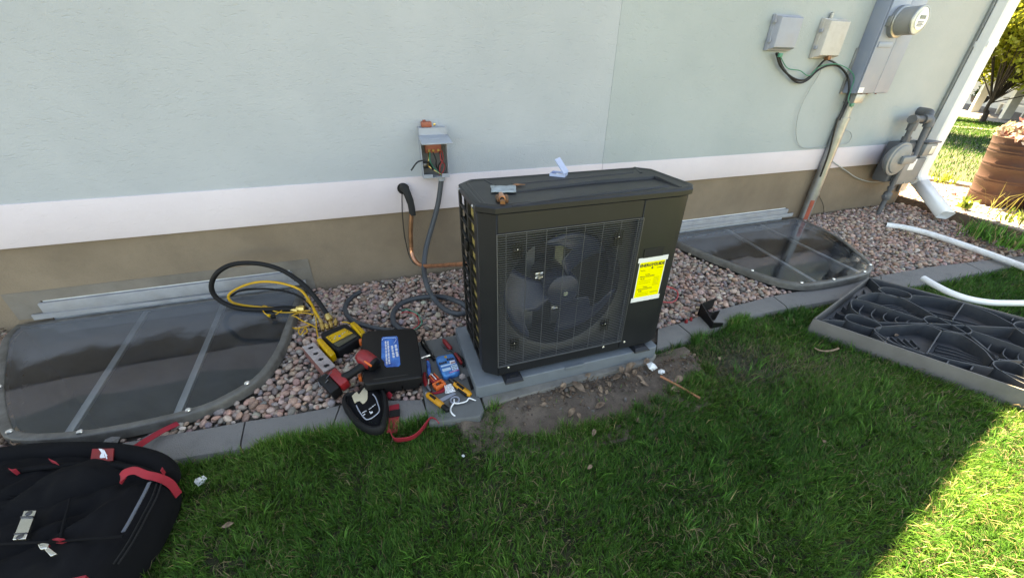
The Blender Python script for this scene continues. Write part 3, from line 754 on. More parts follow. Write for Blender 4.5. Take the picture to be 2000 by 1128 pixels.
# rear guard rails
b = MB()
for k in range(9):
    x = lerp(XL + .03, XR - .03, k / 8); b.box((x - .006, YB - .004, ZB), (x + .006, YB + .004, ZT))
for k in range(7):
    z = lerp(ZB + .02, ZT - .02, k / 6); b.box((XL + .012, YB - .002, z - .006), (XR - .013, YB + .003, z + .006))
b.build('rear_guard', MT['charcoal_dark'], unit, smooth=0)
MB().box((XD_ + .02, YF + .02, ZB + .004), (XD_ + .026, YB - .051, ZT)).build('partition', MT['void'], unit, smooth=0)
# side coil and its slotted guard on the left
b = MB().box((XL + .022, YF + .088, ZB + .01), (XL + .03, YB - .052, ZT - .004)); b.build('side_coil', MT['coil'], unit, smooth=0)
b = MB()
for zc in np.linspace(ZT - .02, ZB + .06, 60):
    b.box((XL + .0135, YF + .094, zc - .0045), (XL + .0215, YF + .20, zc + .0045))
b.build('coil_fins', MT['coil_gold'], unit, smooth=0)
guard = MB().box((XL + .001, YF + .0855, ZB), (XL + .012, YF + .100, ZT)); guard.box((XL + .001, YB - .02, ZB), (XL + .012, YB, ZT)); guard.box((XL + .001, YF + .195, ZB), (XL + .012, YF + .215, ZT))
guard = guard.build('side_guard', MT['charcoal_dark'], unit, smooth=0)
for k in range(13):
    z = lerp(ZB + .006, ZT - .006, k / 12)
    MB().box((XL + .002, YF + .1002, z - .005), (XL + .011, YF + .1948, z + .005)).build('guard_bar', MT['charcoal_dark'], guard, smooth=0)
    MB().box((XL + .002, YF + .2152, z - .005), (XL + .011, YB - .0202, z + .005)).build('guard_bar', MT['charcoal_dark'], guard, smooth=0)
MB().rbox((XL - .012, YF + .20, .60), (XL + .0008, YF + .24, .645), .004).build('cable_clip', MT['black_plastic'], unit)
# fan shroud with round mouth
fcx, fcz = Wl(1095, 562, YF + .07).x, Wl(1095, 562, YF + .07).z
fr = .262
b = MB(); n = 64; ysh = YF + .028
ringc = [(fcx + fr * math.cos(2 * math.pi * k / n), ysh + .012, fcz + fr * math.sin(2 * math.pi * k / n)) for k in range(n)]
ringm = [(fcx + (fr + .02) * math.cos(2 * math.pi * k / n), ysh, fcz + (fr + .02) * math.sin(2 * math.pi * k / n)) for k in range(n)]
def sq(k):
    a = 2 * math.pi * k / n; c_, s_ = math.cos(a), math.sin(a); m = max(abs(c_), abs(s_)); 
    hx = (gr - gl) / 2 + .004; hz_ = (gt - gb) / 2 + .004
    return ((gl + gr) / 2 + c_ / m * hx, ysh, (gb + gt) / 2 + s_ / m * hz_)
rings = [[sq(k) for k in range(n)], ringm, ringc, [(p[0], YF + .13, p[2]) for p in ringc]]
b.loft(rings, caps=False); b.build('fan_shroud', MT['charcoal_dark'], unit, smooth=50)
b = MB()
for (x0, x1, z0, z1) in ((gl - .003, gr + .003, gt, gt + .003), (gl - .003, gr + .003, gb - .003, gb), (gl - .003, gl, gb, gt), (gr, gr + .003, gb, gt)):
    b.box((x0, YF + t + .0003, z0), (x1, ysh + .001, z1))
b.build('opening_lining', C, unit, smooth=0)
MB().box((XL + .035, YB - .08, ZB + .01), (XD_ + .018, YB - .075, ZT - .004)).build('inner_coil', MT['coil'], unit, smooth=0)
# fan: hub, three broad blades with a notched trailing edge, motor and bracket
fan = MB().lathe([(.0, .034), (.05, .030), (.072, .018), (.078, 0), (.078, -.05)][::-1], 32, Matrix.Translation((fcx, YF + .062, fcz)) @ Matrix.Rotation(R(90), 4, 'X')).build('fan', MT['fan'], unit, smooth=40)
for kb in range(3):
    a0 = R(-75 + 120 * kb); b = MB(); nr, na = 9, 9; vv = []
    for i in range(nr):
        rr = lerp(.07, .250, i / (nr - 1)); f = i / (nr - 1)
        for j in range(na):
            g = j / (na - 1)
            span = lerp(.62, 1.45, f ** .7)
            lead = -.25 * f; cutn = .42 * math.exp(-((f - .62) / .16) ** 2) * g ** 2
            a = a0 + lead + span * g - cutn
            y = YF + .105 - .065 * g + .012 * math.sin(f * 3)
            vv.append((fcx + rr * math.cos(a), y, fcz + rr * math.sin(a)))
    ff = [(i * na + j, i * na + j + 1, (i + 1) * na + j + 1, (i + 1) * na + j) for i in range(nr - 1) for j in range(na - 1)]
    bl = b.add(vv, ff).build('blade', MT['fan'], fan, smooth=60)
    bl.modifiers.new('thick', 'SOLIDIFY').thickness = .005
MB().lathe([(.011, .006), (.011, 0)], 8, Matrix.Translation((fcx, YF + .026, fcz)) @ Matrix.Rotation(R(90), 4, 'X')).build('hub_nut', MT['screw'], fan)
MB().lathe([(.07, .1), (.07, 0)], 24, Matrix.Translation((fcx, YF + .24, fcz)) @ Matrix.Rotation(R(90), 4, 'X')).build('motor', MT['charcoal_dark'], unit)
MB().box((fcx - .09, YF + .25, ZB + .02), (fcx - .05, YF + .26, ZT - .01)).box((fcx + .05, YF + .25, ZB + .02), (fcx + .09, YF + .26, ZT - .01)).build('motor_bracket', MT['galv'], unit, smooth=0)
# balance foil and tags seen behind the wires
for (px, py, w_, h_, yy, mname) in ((1052, 538, .034, .032, YF + .10, 'alu'), (1082, 600, .030, .015, YF + .09, 'alu'), (1095, 477, .018, .012, YF + .08, 'alu')):
    p = Wl(px, py, yy); b = MB(); vv = []
    for i in range(6):
        for j in range(5):
            vv.append((p.x + (i / 5 - .5) * w_ + .002 * random.random(), p.y - .006 * random.random(), p.z + (j / 4 - .5) * h_))
    b.add(vv, [(i * 5 + j, (i + 1) * 5 + j, (i + 1) * 5 + j + 1, i * 5 + j + 1) for i in range(5) for j in range(4)])
    b.build('foil_tag', MT[mname], fan, smooth=0)
# wire grille
yg = YF - .006
grille = MB()
for x in np.linspace(gl + .03, gr - .015, 8):
    grille.tube([(x, yg + .0045, gb - .004), (x, yg + .0045, gt + .004)], .0016, 6)
grille.tube([(gl - .004, yg + .002, gb - .004), (gr + .004, yg + .002, gb - .004), (gr + .004, yg + .002, gt + .004), (gl - .004, yg + .002, gt + .004), (gl - .004, yg + .002, gb - .004)], .0024, 6)
grille = grille.build('fan_grille', MT['wire'], unit)
NW = 66
me = MB().tube([(gl - .002, 0, 0), (gl + .006, -.004, 0), (gr - .006, -.004, 0), (gr + .002, 0, 0)], .0012, 6).mesh('grille_wire')
for k in range(NW):
    o = link('grille_wire', me, MT['wire'], grille)
    o.location = (0, yg + .004, lerp(gb + .003, gt - .003, k / (NW - 1)))
for (px, py) in ((1010, 488), (1207, 463), (1180, 632), (1004, 670)):
    p = Wl(px, py, yg)
    b = MB().rbox((p.x - .016, yg - .004, p.z - .009), (p.x + .016, yg + .012, p.z + .002), .004)
    for q in range(4): b.tube([(p.x - .016 + q * .011, yg - .005, p.z - .03), (p.x - .016 + q * .011, yg - .005, p.z + .03)], .0016, 6)
    b.build('grille_clip', MT['charcoal_dark'], grille)
    MB().lathe([(.002, 0), (.002, .0015), (.001, .002)], 8, Matrix.Translation((p.x, yg - .006, p.z + .004)) @ Matrix.Rotation(R(90), 4, 'X')).build('screw', MT['screw'], grille)
# lid: skirt, bevelled shoulder, pressed ribs
def lid_poly(e):
    return [(.345, YF - e), (1.11, YF - e), (1.157, YF + .010 - e), (XR + e, YF + .052), (XR + e, YB - .05), (XR - .05, YB + e), (XL + .05, YB + e), (XL - e, YB - .05), (XL - e, YF + .040)]
def lr(d, z): return [(p[0], p[1], z) for p in MB.inset(lid_poly(.006), d, 0)]
lid = MB().loft([lr(.003, ZT + .002), lr(0, ZT + .004), lr(0, ZT + .022), lr(.004, ZT + .027), lr(.016, ZT + .031), lr(.022, ZT + .0305), lr(.030, ZT + .027), lr(.034, ZT + .0265)]).build('lid', C, unit, smooth=24)
zt = ZT + .0265
def rib(pts, w=.0085, h=.011):
    pts = catmull([Vector((p[0], p[1], zt - .0005)) for p in pts], 1) if len(pts) < 3 else [Vector((p[0], p[1], zt - .0005)) for p in pts]
    rings = []
    for i, p in enumerate(pts):
        d = (pts[min(i + 1, len(pts) - 1)] - pts[max(i - 1, 0)]).normalized(); nn = Vector((-d.y, d.x, 0)); e = 0.3 if i in (0, len(pts) - 1) else 1
        rings.append([p + nn * w, p + nn * w * .45 + Vector((0, 0, h * e)), p - nn * w * .45 + Vector((0, 0, h * e)), p - nn * w])
    MB().loft(rings).build('pressed_rib', C, lid, smooth=0)
def T(x, y): return tuple(G(x, y, zt))[:2]
rib([T(976, 378), T(1160, 357), T(1276, 348), T(1286, 350), T(1330, 366)]); rib([T(1000, 360), T(1235, 337)]); rib([T(1000, 401), T(1185, 379), T(1305, 363)])
rib([T(948, 352), T(966, 362)]); rib([T(912, 358), T(945, 399)]); rib([T(1240, 327), T(1252, 338)])
for (x, y, z, ax) in ((XL - .007, YF + .075, ZT + .012, 'Y'), (XL - .007, YB - .07, ZT + .012, 'Y')):
    MB().lathe([(.0065, 0), (.0065, .002), (.002, .004)], 8, Matrix.Translation((x, y, z)) @ Matrix.Rotation(R(-90), 4, 'Y')).build('screw', MT['screw'], lid)
for (px, py) in ((993, 717), (1178, 677), (1219, 667)):
    p = Wl(px, py, YF)
    MB().lathe([(.006, 0), (.006, .002), (.002, .004)], 8, Matrix.Translation((p.x, YF - .0005, p.z)) @ Matrix.Rotation(R(90), 4, 'X')).build('screw', MT['screw'], unit)
# feet
for (px, py) in ((1000, 733), (1246, 675)):
    p = G(px, py, .082)
    b = MB().loft([[(p.x - .042, p.y - .040, .0755), (p.x + .042, p.y - .040, .0755), (p.x + .042, p.y + .06, .0755), (p.x - .042, p.y + .06, .0755)],
                   [(p.x - .040, p.y - .038, .080), (p.x + .040, p.y - .038, .080), (p.x + .040, p.y + .06, .080), (p.x - .040, p.y + .06, .080)],
                   [(p.x - .030, p.y - .022, .090), (p.x + .030, p.y - .022, .090), (p.x + .027, p.y + .06, .104), (p.x - .027, p.y + .06, .104)]])
    f = b.build('foot', MT['charcoal'], unit, smooth=20)
    MB().rbox((p.x - .013, p.y - .016, .0895), (p.x + .013, p.y - .004, .0935), .004).build('bolt_slot', MT['void'], f)
for x in (.45, 1.03):
    MB().rbox((x - .03, YB - .07, .0755), (x + .03, YB + .02, .092), .004).build('foot', MT['charcoal'], unit)
# energy label held by two strips of tape
lx0, lx1 = (Wl(1250, 510, YF).x + Wl(1238, 585, YF).x) / 2, (Wl(1300, 505, YF).x + Wl(1283, 577, YF).x) / 2
lz1, lz0 = (Wl(1250, 512, YF).z + Wl(1300, 503, YF).z) / 2, (Wl(1236, 583, YF).z + Wl(1282, 576, YF).z) / 2
lab = MB().box((lx0, YF - .0015, lz0), (lx1, YF - .0009, lz1)).build('energy_label', MT['yellow_label'], unit, smooth=0, label='yellow ENERGYGUIDE label taped to the service panel')
b = MB().box((lx0 - .0035, YF - .0011, lz0), (lx1 + .0035, YF - .0006, lz1)); b.build('label_margin', MT['tape'], lab, smooth=0)
for z in (lz1 + .006, lz0 - .006):
    MB().rbox((lx0 - .013, YF - .0026, z - .011), (lx1 + .010, YF - .0017, z + .011), .0003).build('tape_strip', MT['tape'], lab, smooth=0)
LM = lambda u, v: frame((lerp(lx0, lx1, u), YF - .0019, lerp(lz1, lz0, v)), (1, 0, 0), (0, 0, 1))
lw = lx1 - lx0
put_text('ENERGYGUIDE', lw * .148, LM(.5, .115), MT['ink'], lab, bold=.0006)
ah = MB().add([(lx0 + lw * .46, YF - .0019, lerp(lz1, lz0, .19)), (lx0 + lw * .58, YF - .0019, lerp(lz1, lz0, .19)), (lx0 + lw * .52, YF - .0019, lerp(lz1, lz0, .23))], [(0, 1, 2)])
ah.box((lx0 + lw * .51, YF - .00192, lerp(lz1, lz0, .19)), (lx0 + lw * .53, YF - .0018, lerp(lz1, lz0, .13))); ah.build('arrow', MT['ink'], lab, smooth=0)
for (u, v, s, tx) in ((.38, .36, .058, 'Cooling'), (.38, .41, .058, 'Efficiency Rating (SEER2)'), (.20, .47, .075, '16.10'), (.38, .70, .058, 'Heating'), (.38, .75, .058, 'Efficiency Rating (HSPF2)'), (.20, .81, .075, '8.70'), (.16, .24, .04, 'Heat Pump'), (.82, .21, .045, 'Split System')):
    put_text(tx, lw * s, LM(u, v), MT['ink'] if s > .07 else MT['ink_grey'], lab)
b = MB()
for v in (.535, .59, .87, .92): b.box((lerp(lx0, lx1, .08), YF - .00185, lerp(lz1, lz0, v)), (lerp(lx0, lx1, .56), YF - .0017, lerp(lz1, lz0, v - .006)))
for k in range(7): b.box((lerp(lx0, lx1, .66), YF - .00185, lerp(lz1, lz0, .47 + .035 * k)), (lerp(lx0, lx1, .9), YF - .0017, lerp(lz1, lz0, .464 + .035 * k)))
b.box((lerp(lx0, lx1, .62), YF - .00185, lerp(lz1, lz0, .88)), (lerp(lx0, lx1, .94), YF - .0017, lerp(lz1, lz0, .865)))
b.build('fine_print', MT['ink_grey'], lab, smooth=0)
# red wire loop poking out behind the service panel
b = MB().tube(catmull([G(1288, 562, .2) + Vector((-.05, .12, 0)), G(1312, 562, .06), G(1324, 575, .02), G(1312, 590, .02), G(1290, 594, .05) + Vector((-.03, .06, 0))], 8), .0045, 8)
tag(b.build('red_wire', MT['red_wire']), 'loop of red wire on the gravel behind the right side of the unit', 'wire')
# things left on the lid
p = G(998, 376, zt + .004)
rag = MB(); vv = []
q = [G(960, 378, zt), G(958, 366, zt), G(1008, 366, zt), G(1009, 379, zt)]
for i in range(9):
    for j in range(5):
        a = lerp(lerp(q[0], q[3], i / 8), lerp(q[1], q[2], i / 8), j / 4)
        vv.append((a.x + random.uniform(-.002, .002), a.y + random.uniform(-.002, .002), zt + .006 + .004 * random.random()))
rag.add(vv, [(i * 5 + j, (i + 1) * 5 + j, (i + 1) * 5 + j + 1, i * 5 + j + 1) for i in range(8) for j in range(4)])
rg_ = rag.build('abrasive_cloth', mat('abrasive_grey', (.30, .34, .35), .8, var=.35, scale=30), smooth=60)
rg_.modifiers.new('thick', 'SOLIDIFY').thickness = .003
tag(rg_, 'crumpled grey abrasive cloth lying on the lid of the unit', 'cloth')
p = G(981, 393, zt)
fit = thing('copper_fitting', 'stubby copper pipe fitting lying on the front left of the lid', 'fitting', (p.x, p.y, zt))
a0 = G(978, 379, zt + .014); a1 = G(981, 389, zt + .013)
MB().tube([a0, lerp(a0, a1, .5), a1], [.0085, .0115, .0115], 14).build('pipe_stub', MT['copper'], fit)
MB().tube([a1 + (a1 - a0).normalized() * .0003, a1 + (a1 - a0).normalized() * .001], .008, 14).build('bore', MT['void'], fit)
MB().tube([G(972, 384, zt + .008), G(974, 392, zt + .007)], [.009, .006], 10).tube([G(988, 384, zt + .008), G(990, 393, zt + .007)], [.009, .006], 10).tube([G(981, 393, zt + .010), G(982, 397, zt + .008)], .009, 12).build('collar', MT['copper_burnt'], fit)
p = G(1008, 361, zt)
bit = MB().tube([G(1001, 362, zt + .005), G(1008, 361, zt + .006), G(1012, 360.6, zt + .006), G(1026, 360.4, zt + .004)], [.003, .0065, .004, .0015], 10)
tag(bit.build('step_bit', MT['copper_burnt']), 'small brown step drill bit lying across the lid', 'drill bit')
p0, p1, p2, p3 = G(1073, 344, zt), G(1103, 347, zt), G(1107, 338, zt), G(1069, 335, zt)
bx = thing('plastic_case', 'open clear plastic case standing on the lid beside the wall', 'case', tuple((p0 + p2) / 2))
b = MB(); e1 = (p1 - p0); e2 = (p3 - p0)
M = frame((p0.x, p0.y, zt + .0005), (e1.x, e1.y, 0), (e2.x, e2.y, 0)); w_, h_ = e1.length, .055
b.box((0, 0, 0), (w_, h_, .002), M)
for (a, c) in (((0, 0, .002), (w_, .002, .012)), ((0, h_ - .002, .002), (w_, h_, .012)), ((0, .002, .002), (.002, h_ - .002, .012)), ((w_ - .002, .002, .002), (w_, h_ - .002, .012))): b.box(a, c, M)
b.build('tray', MT['clear_plastic'], bx, smooth=0)
hin = (M @ Vector((w_, h_ * .5, .012))); tp0 = Wl(1090, 309, hin.y + .01); tp1 = Wl(1078, 313, hin.y + .01)
b = MB(); a = M @ Vector((w_, h_, .012)); c = M @ Vector((w_ * .9, 0, .012)); hgt = Vector((-.045, .005, .062))
b.add([a, c, c + hgt, a + hgt], [(0, 1, 2, 3)]); lidc = b.build('case_lid', MT['clear_plastic'], bx, smooth=0); lidc.modifiers.new('thick', 'SOLIDIFY').thickness = .004
MB().box((w_ * .3, h_ * .25, .002), (w_ * .72, h_ * .75, .006), M).build('paper_slip', MT['white_ink'], bx, smooth=0)

# grey equipment pad
pad = thing('equipment_pad', 'blue-grey plastic equipment pad carrying the unit', 'pad', (.7, 1.4, .03))
b = MB().prism([(.248, 1.196), (.262, 1.186), (1.140, 1.186), (1.156, 1.198), (1.156, 1.64), (.248, 1.64)], .0135, .0755, .005)
b.build('pad_body', MT['pad_plastic'], pad, smooth=40)
q0, q1 = Wl(1104, 722, 1.183).x, Wl(1140, 712, 1.183).x
MB().rbox((q0, 1.1815, .060), (q1, 1.19, .0772), .002).build('pad_tab', MT['pad_plastic'], pad)
b = MB()
b.box((.2475, 1.1955, .0286), (.2476, 1.1956, .0287))
# ================================================================== ON THE WALL
def wallbox(name, label, cat, x0, x1, z0, z1, y0, y1, m, lip=.008, shoulder=.02):
    t = thing(name, label, cat, ((x0 + x1) / 2, y1, z0))
    MB().rbox((x0, y1 - .02, z0), (x1, y1, z1), .006).build('back_plate', m, t)
    rings = []
    for e, y in ((lip * .3, y1 - .0205), (lip * .3, y1 - .026), (lip, y1 - .028), (lip + shoulder * .35, y0 + .008), (lip + shoulder * .6, y0 + .001), (lip + shoulder, y0)):
        rings.append([(x0 + e, y, z0 + e), (x1 - e, y, z0 + e), (x1 - e, y, z1 - e), (x0 + e, y, z1 - e)])
    MB().loft(rings).build('cover', m, t, smooth=25)
    return t
t1 = wallbox('telephone_box', 'blue-grey plastic utility box, the left one on the wall', 'utility box', 2.62, 2.845, 1.355, 1.56, 2.352, 2.4175, MT['telecom_grey'])
for z in (1.40, 1.51): MB().rbox((2.612, 2.375, z), (2.6235, 2.397, z + .022), .002).build('latch', MT['telecom_grey'], t1)
t2 = wallbox('cable_box', 'stained beige-grey cable box between the utility box and the meter panel', 'utility box', 3.065, 3.29, 1.315, 1.555, 2.350, 2.4175, mat('cable_box_beige', (.48, .46, .44), .5, var=.06, dirt=((.30, .26, .21), .5, 8)))
for z in (1.37, 1.47): MB().rbox((3.055, 2.375, z), (3.0685, 2.397, z + .022), .002).build('latch', MT['telecom_grey'], t2)
MB().lathe([(.012, 0), (.012, .03), (.006, .034)], 10, Matrix.Translation((3.13, 2.40, 1.556))).build('cable_gland', MT['galv'], t2)
MB().rbox((3.17, 2.345, 1.305), (3.20, 2.38, 1.335), .006).build('grommet', MT['copper_burnt'], t2)
# meter panel
px0, px1, pz0, py0 = 3.535, 3.888, 1.088, 2.30
ep = thing('meter_panel', 'tall grey electric panel with a round meter on the wall', 'electric panel', (3.7, 2.4, pz0))
MB().rbox((px0, py0 + .012, pz0), (px1, 2.4175, 2.25), .004).build('housing', MT['panel_grey'], ep)
dj = (Wl(1785, 0, py0).x + Wl(1705, 183, py0).x) / 2
MB().rbox((px0 + .004, py0, pz0 + .004), (dj - .0015, py0 + .0118, 2.248), .003).build('door', MT['panel_grey'], ep)
MB().rbox((dj + .0015, py0 + .001, pz0 + .004), (px1 - .003, py0 + .0118, 2.248), .003).build('door', MT['panel_grey'], ep)
MB().box((px0 + .008, py0 - .0012, pz0 + .006), (px0 + .062, py0 - .0002, pz0 + .042)).build('sticker', MT['white_ink'], ep, smooth=0)
MB().rbox((px0 + .02, py0 - .006, pz0 + .30), (dj - .03, py0 - .0003, pz0 + .335), .003).build('nameplate', MT['panel_grey'], ep)
for xx in (3.64, 3.70, 3.80): MB().lathe([(.007, 0), (.007, .004), (.002, .006)], 8, Matrix.Translation((xx, py0 + .03, pz0 - .0005)) @ Matrix.Rotation(math.pi, 4, 'X')).build('screw', MT['rust_brown'], ep)
MB().rbox((3.515, 2.405, pz0 - .006), (3.60, 2.4178, pz0 + .30), .002).build('mounting_flange', MT['galv'], ep)
mc = Wl(1740, 43, py0); mc = Vector((3.66, py0, 1.545))
mtr = MB().lathe([(.098, 0), (.098, .028), (.090, .034), (.086, .034)], 36, Matrix.Translation((mc.x, py0, mc.z)) @ Matrix.Rotation(R(90), 4, 'X')).build('meter_ring', MT['galv'], ep, smooth=40)
MB().lathe([(.084, .0), (.084, .085), (.080, .098), (.070, .104)], 36, Matrix.Translation((mc.x, py0 - .03, mc.z)) @ Matrix.Rotation(R(90), 4, 'X')).build('meter_dome', MT['meter_body'], mtr, smooth=40)
MB().lathe([(.0775, .0), (.072, .006), (.04, .010), (.01, .011)], 36, Matrix.Translation((mc.x, py0 - .1335, mc.z)) @ Matrix.Rotation(R(90), 4, 'X')).build('meter_face', MT['meter_glass'], mtr, smooth=60)
MB().lathe([(.058, .0), (.058, .0006)], 30, Matrix.Translation((mc.x, py0 - .1445, mc.z)) @ Matrix.Rotation(R(90), 4, 'X')).build('dial_plate', MT['white_ink'], mtr)
MB().lathe([(.086, 0), (.087, .004), (.083, .010), (.076, .0105), (.075, .006)], 36, Matrix.Translation((mc.x, py0 - .129, mc.z)) @ Matrix.Rotation(R(90), 4, 'X')).build('glass_rim', MT['galv'], mtr, smooth=40)
b = MB().box((mc.x - .028, py0 - .1475, mc.z + .006), (mc.x + .028, py0 - .1452, mc.z + .026)); b.build('display', mat('lcd', (.10, .11, .09), .2, var=.1), mtr, smooth=0)
b = MB()
for k_ in range(4): b.box((mc.x - .03, py0 - .1474, mc.z - .012 - .008 * k_), (mc.x + .03 - .012 * (k_ % 2), py0 - .1453, mc.z - .009 - .008 * k_))
b.build('dial_print', MT['ink'], mtr, smooth=0)
MB().rbox((px0 + .01, py0 - .03, mc.z - .03), (px0 + .022, py0 - .0005, mc.z + .03), .002).build('ring_clamp', MT['galv'], mtr)
# conduit riser
cd = thing('electrical_conduit', 'galvanised conduit rising from the gravel to the meter panel', 'conduit', (3.62, 2.37, 0))
MB().tube([(3.625, 2.378, -.05), (3.625, 2.378, .90)], .040, 20).build('riser', MT['galv'], cd)
MB().tube([(3.63, 2.378, .903), (3.63, 2.378, 1.086)], .030, 18).build('upper_riser', MT['galv'], cd)
for z in (.885, .28): MB().tube([(3.625, 2.378, z), (3.625, 2.378, z + .025)], .044, 20).build('band_clamp', MT['galv'], cd)
MB().rbox((3.60, 2.335, 1.02), (3.70, 2.42, 1.085), .004).build('hub_bracket', MT['galv'], cd)
MB().loft([[(3.625 + .0402 * math.cos(a), 2.378 - .0402 * math.sin(a), z) for a in np.linspace(1.75, 2.55, 8)] + [(3.625 + .0425 * math.cos(a), 2.378 - .0425 * math.sin(a), z) for a in np.linspace(2.55, 1.75, 8)] for z in (.03, .24)]).build('red_marking_tape', MT['rust_tape'], cd)
# cable bundle
def cable(name, label, px, Y, r, m, cat='cable', group=None):
    pts = [Wl(x, y, Yv) for (x, y), Yv in zip(px, Y if isinstance(Y, (list, tuple)) else [Y] * len(px))]
    return tag(MB().tube(catmull(pts, 6), r, 7).build(name, m), label, cat, group)
cable('black_cable', 'thick black cable sagging from the left utility box to the cable box', ((1516, 104), (1525, 130), (1548, 152), (1572, 156), (1592, 138), (1606, 122), (1612, 117)), 2.385, .007, MT['cable_black'])
cable('black_cable', 'lower black cable looping from the left utility box past the cable box into the conduit', ((1519, 104), (1530, 134), (1555, 160), (1575, 158), (1597, 138), (1620, 128), (1640, 131), (1655, 150), (1658, 175), (1650, 205), (1634, 240), (1618, 300), (1602, 345)), [2.39] * 8 + [2.36, 2.34, 2.33, 2.325, 2.33], .007, MT['cable_black'])
cable('black_cable', 'black cable leaving the cable box for the conduit', ((1618, 117), (1632, 124), (1648, 138), (1658, 158), (1661, 185), (1652, 210), (1640, 235)), [2.385] * 4 + [2.35, 2.33, 2.325], .006, MT['cable_black'])
cable('green_ground_wire', 'thin green ground wire strung from the left utility box to the conduit', ((1523, 108), (1538, 133), (1562, 138), (1580, 148), (1600, 131), (1630, 125), (1655, 134), (1668, 150), (1664, 170), (1657, 195), (1664, 210)), [2.38] * 7 + [2.36, 2.34, 2.32, 2.32], .0032, MT['green_wire'])
cable('grey_wire', 'thin grey wire hanging in a loop from the cable box down to the band', ((1606, 120), (1600, 145), (1580, 178), (1562, 215), (1555, 250), (1558, 278), (1572, 289), (1600, 288), (1635, 283), (1655, 280), (1663, 268), (1660, 257), (1650, 256)), 2.40, .003, MT['grey_wire'])
cable('grey_wire', 'grey wire running from the conduit to the gas meter', ((1626, 315), (1640, 325), (1655, 335), (1675, 348), (1700, 355), (1725, 354), (1742, 348)), [2.40, 2.40, 2.405, 2.405, 2.40, 2.36, 2.27], .004, MT['grey_wire'])
cable('grey_wire', 'short thin wire along the foundation behind the conduit', ((1598, 380), (1606, 395), (1609, 410), (1608, 418)), 2.415, .0025, MT['cable_black'])
for k, (px, py) in enumerate(((1524, 108), (1664, 205))):
    p = Wl(px, py, 2.36 if k == 0 else 2.31)
    tag(MB().rbox((p.x - .016, p.y - .008, p.z - .012), (p.x + .016, p.y + .008, p.z + .012), .003).build('wire_tag', MT['green_wire']), ['small green tag under the left utility box', 'small green tag on the wire at the top of the conduit'][k], 'tag')
# gas meter
gm = thing('gas_meter', 'grey gas meter with round regulator and pipes near the corner', 'gas meter', (4.35, 2.28, .05))
GG = MT['gas_grey']
def P_(x, y, Y): return Wl(x, y, Y)
ris0 = P_(1712, 428, 2.22); xr = ris0.x + .02; yr = 2.24
MB().tube([(xr, yr, -.02), (xr, yr, .54)], .019, 14).build('riser', GG, gm)
MB().tube([(xr, yr, .0), (xr, yr, .05)], .026, 14).build('riser_sleeve', GG, gm)
zv = .245
MB().tube([(xr, yr, zv - .035), (xr, yr, zv - .025), (xr, yr, zv + .025), (xr, yr, zv + .035)], [.026, .032, .032, .026], 12).tube([(xr - .05, yr, zv), (xr + .035, yr, zv)], .016, 10).tube([(xr, yr, zv + .06), (xr, yr, zv + .085)], .026, 8).build('shutoff_valve', GG, gm)
# regulator: wide disc facing the street
rc = Vector((xr - .15, 2.215, .585))
MR = Matrix.Translation(rc) @ Matrix.Rotation(R(90), 4, 'X') 
reg = MB().lathe([(.06, -.075), (.10, -.05), (.128, -.012), (.136, -.01), (.136, .010), (.128, .013), (.118, .013), (.112, .022), (.085, .030), (.05, .034)], 40, MR).build('regulator', MT['gas_light'], gm, smooth=30)
MB().rbox((rc.x - .03, rc.y - .062, rc.z - .035), (xr - .02, rc.y - .026, rc.z + .03), .012).build('spring_cap', MT['gas_light'], reg)
MB().tube([(rc.x + .02, yr - .01, rc.z), (xr + .05, yr - .01, rc.z)], .022, 12).build('outlet_pipe', GG, gm)
MB().tube([(xr, yr - .01, rc.z - .05), (xr, yr - .01, rc.z + .05)], .027, 8).build('union', GG, gm)
# meter body: tin case with two shoulders
bx0, bx1, bz0, bz1 = xr - .06, xr + .32, .36, .70
mbod = MB().rbox((bx0, 2.275, bz0), (bx1 - .04, 2.40, bz1), .02).build('meter_case', GG, gm, smooth=40)
MB().rbox((bx0 + .06, 2.235, bz0 - .02), (bx1 - .02, 2.276, bz1 - .13), .014).build('front_cover', MT['gas_light'], mbod)
MB().rbox((bx0 + .15, 2.2335, .47), (bx0 + .225, 2.2355, .565), .0008).build('nameplate', MT['white_ink'], mbod)
for (xx, zz) in ((bx0 + .075, bz0 - .005), (bx0 + .2, bz0 - .005), (bx1 - .035, bz0 + .02), (bx0 + .075, bz1 - .15)): MB().lathe([(.008, 0), (.008, .004), (.003, .006)], 6, Matrix.Translation((xx, 2.2345, zz)) @ Matrix.Rotation(R(90), 4, 'X')).build('screw', MT['galv'], mbod)
MB().rbox((bx1 - .16, 2.215, bz1 - .11), (bx1 - .005, 2.30, bz1 - .005), .012).build('index_box', MT['gas_light'], mbod)
MB().rbox((bx1 - .17, 2.205, bz1 - .003), (bx1 + .005, 2.31, bz1 + .012), .006).build('index_hood', GG, mbod)
MB().rbox((bx1 - .08, 2.2135, bz1 - .095), (bx1 - .02, 2.2155, bz1 - .03), .0008).build('index_window', MT['meter_glass'], mbod)
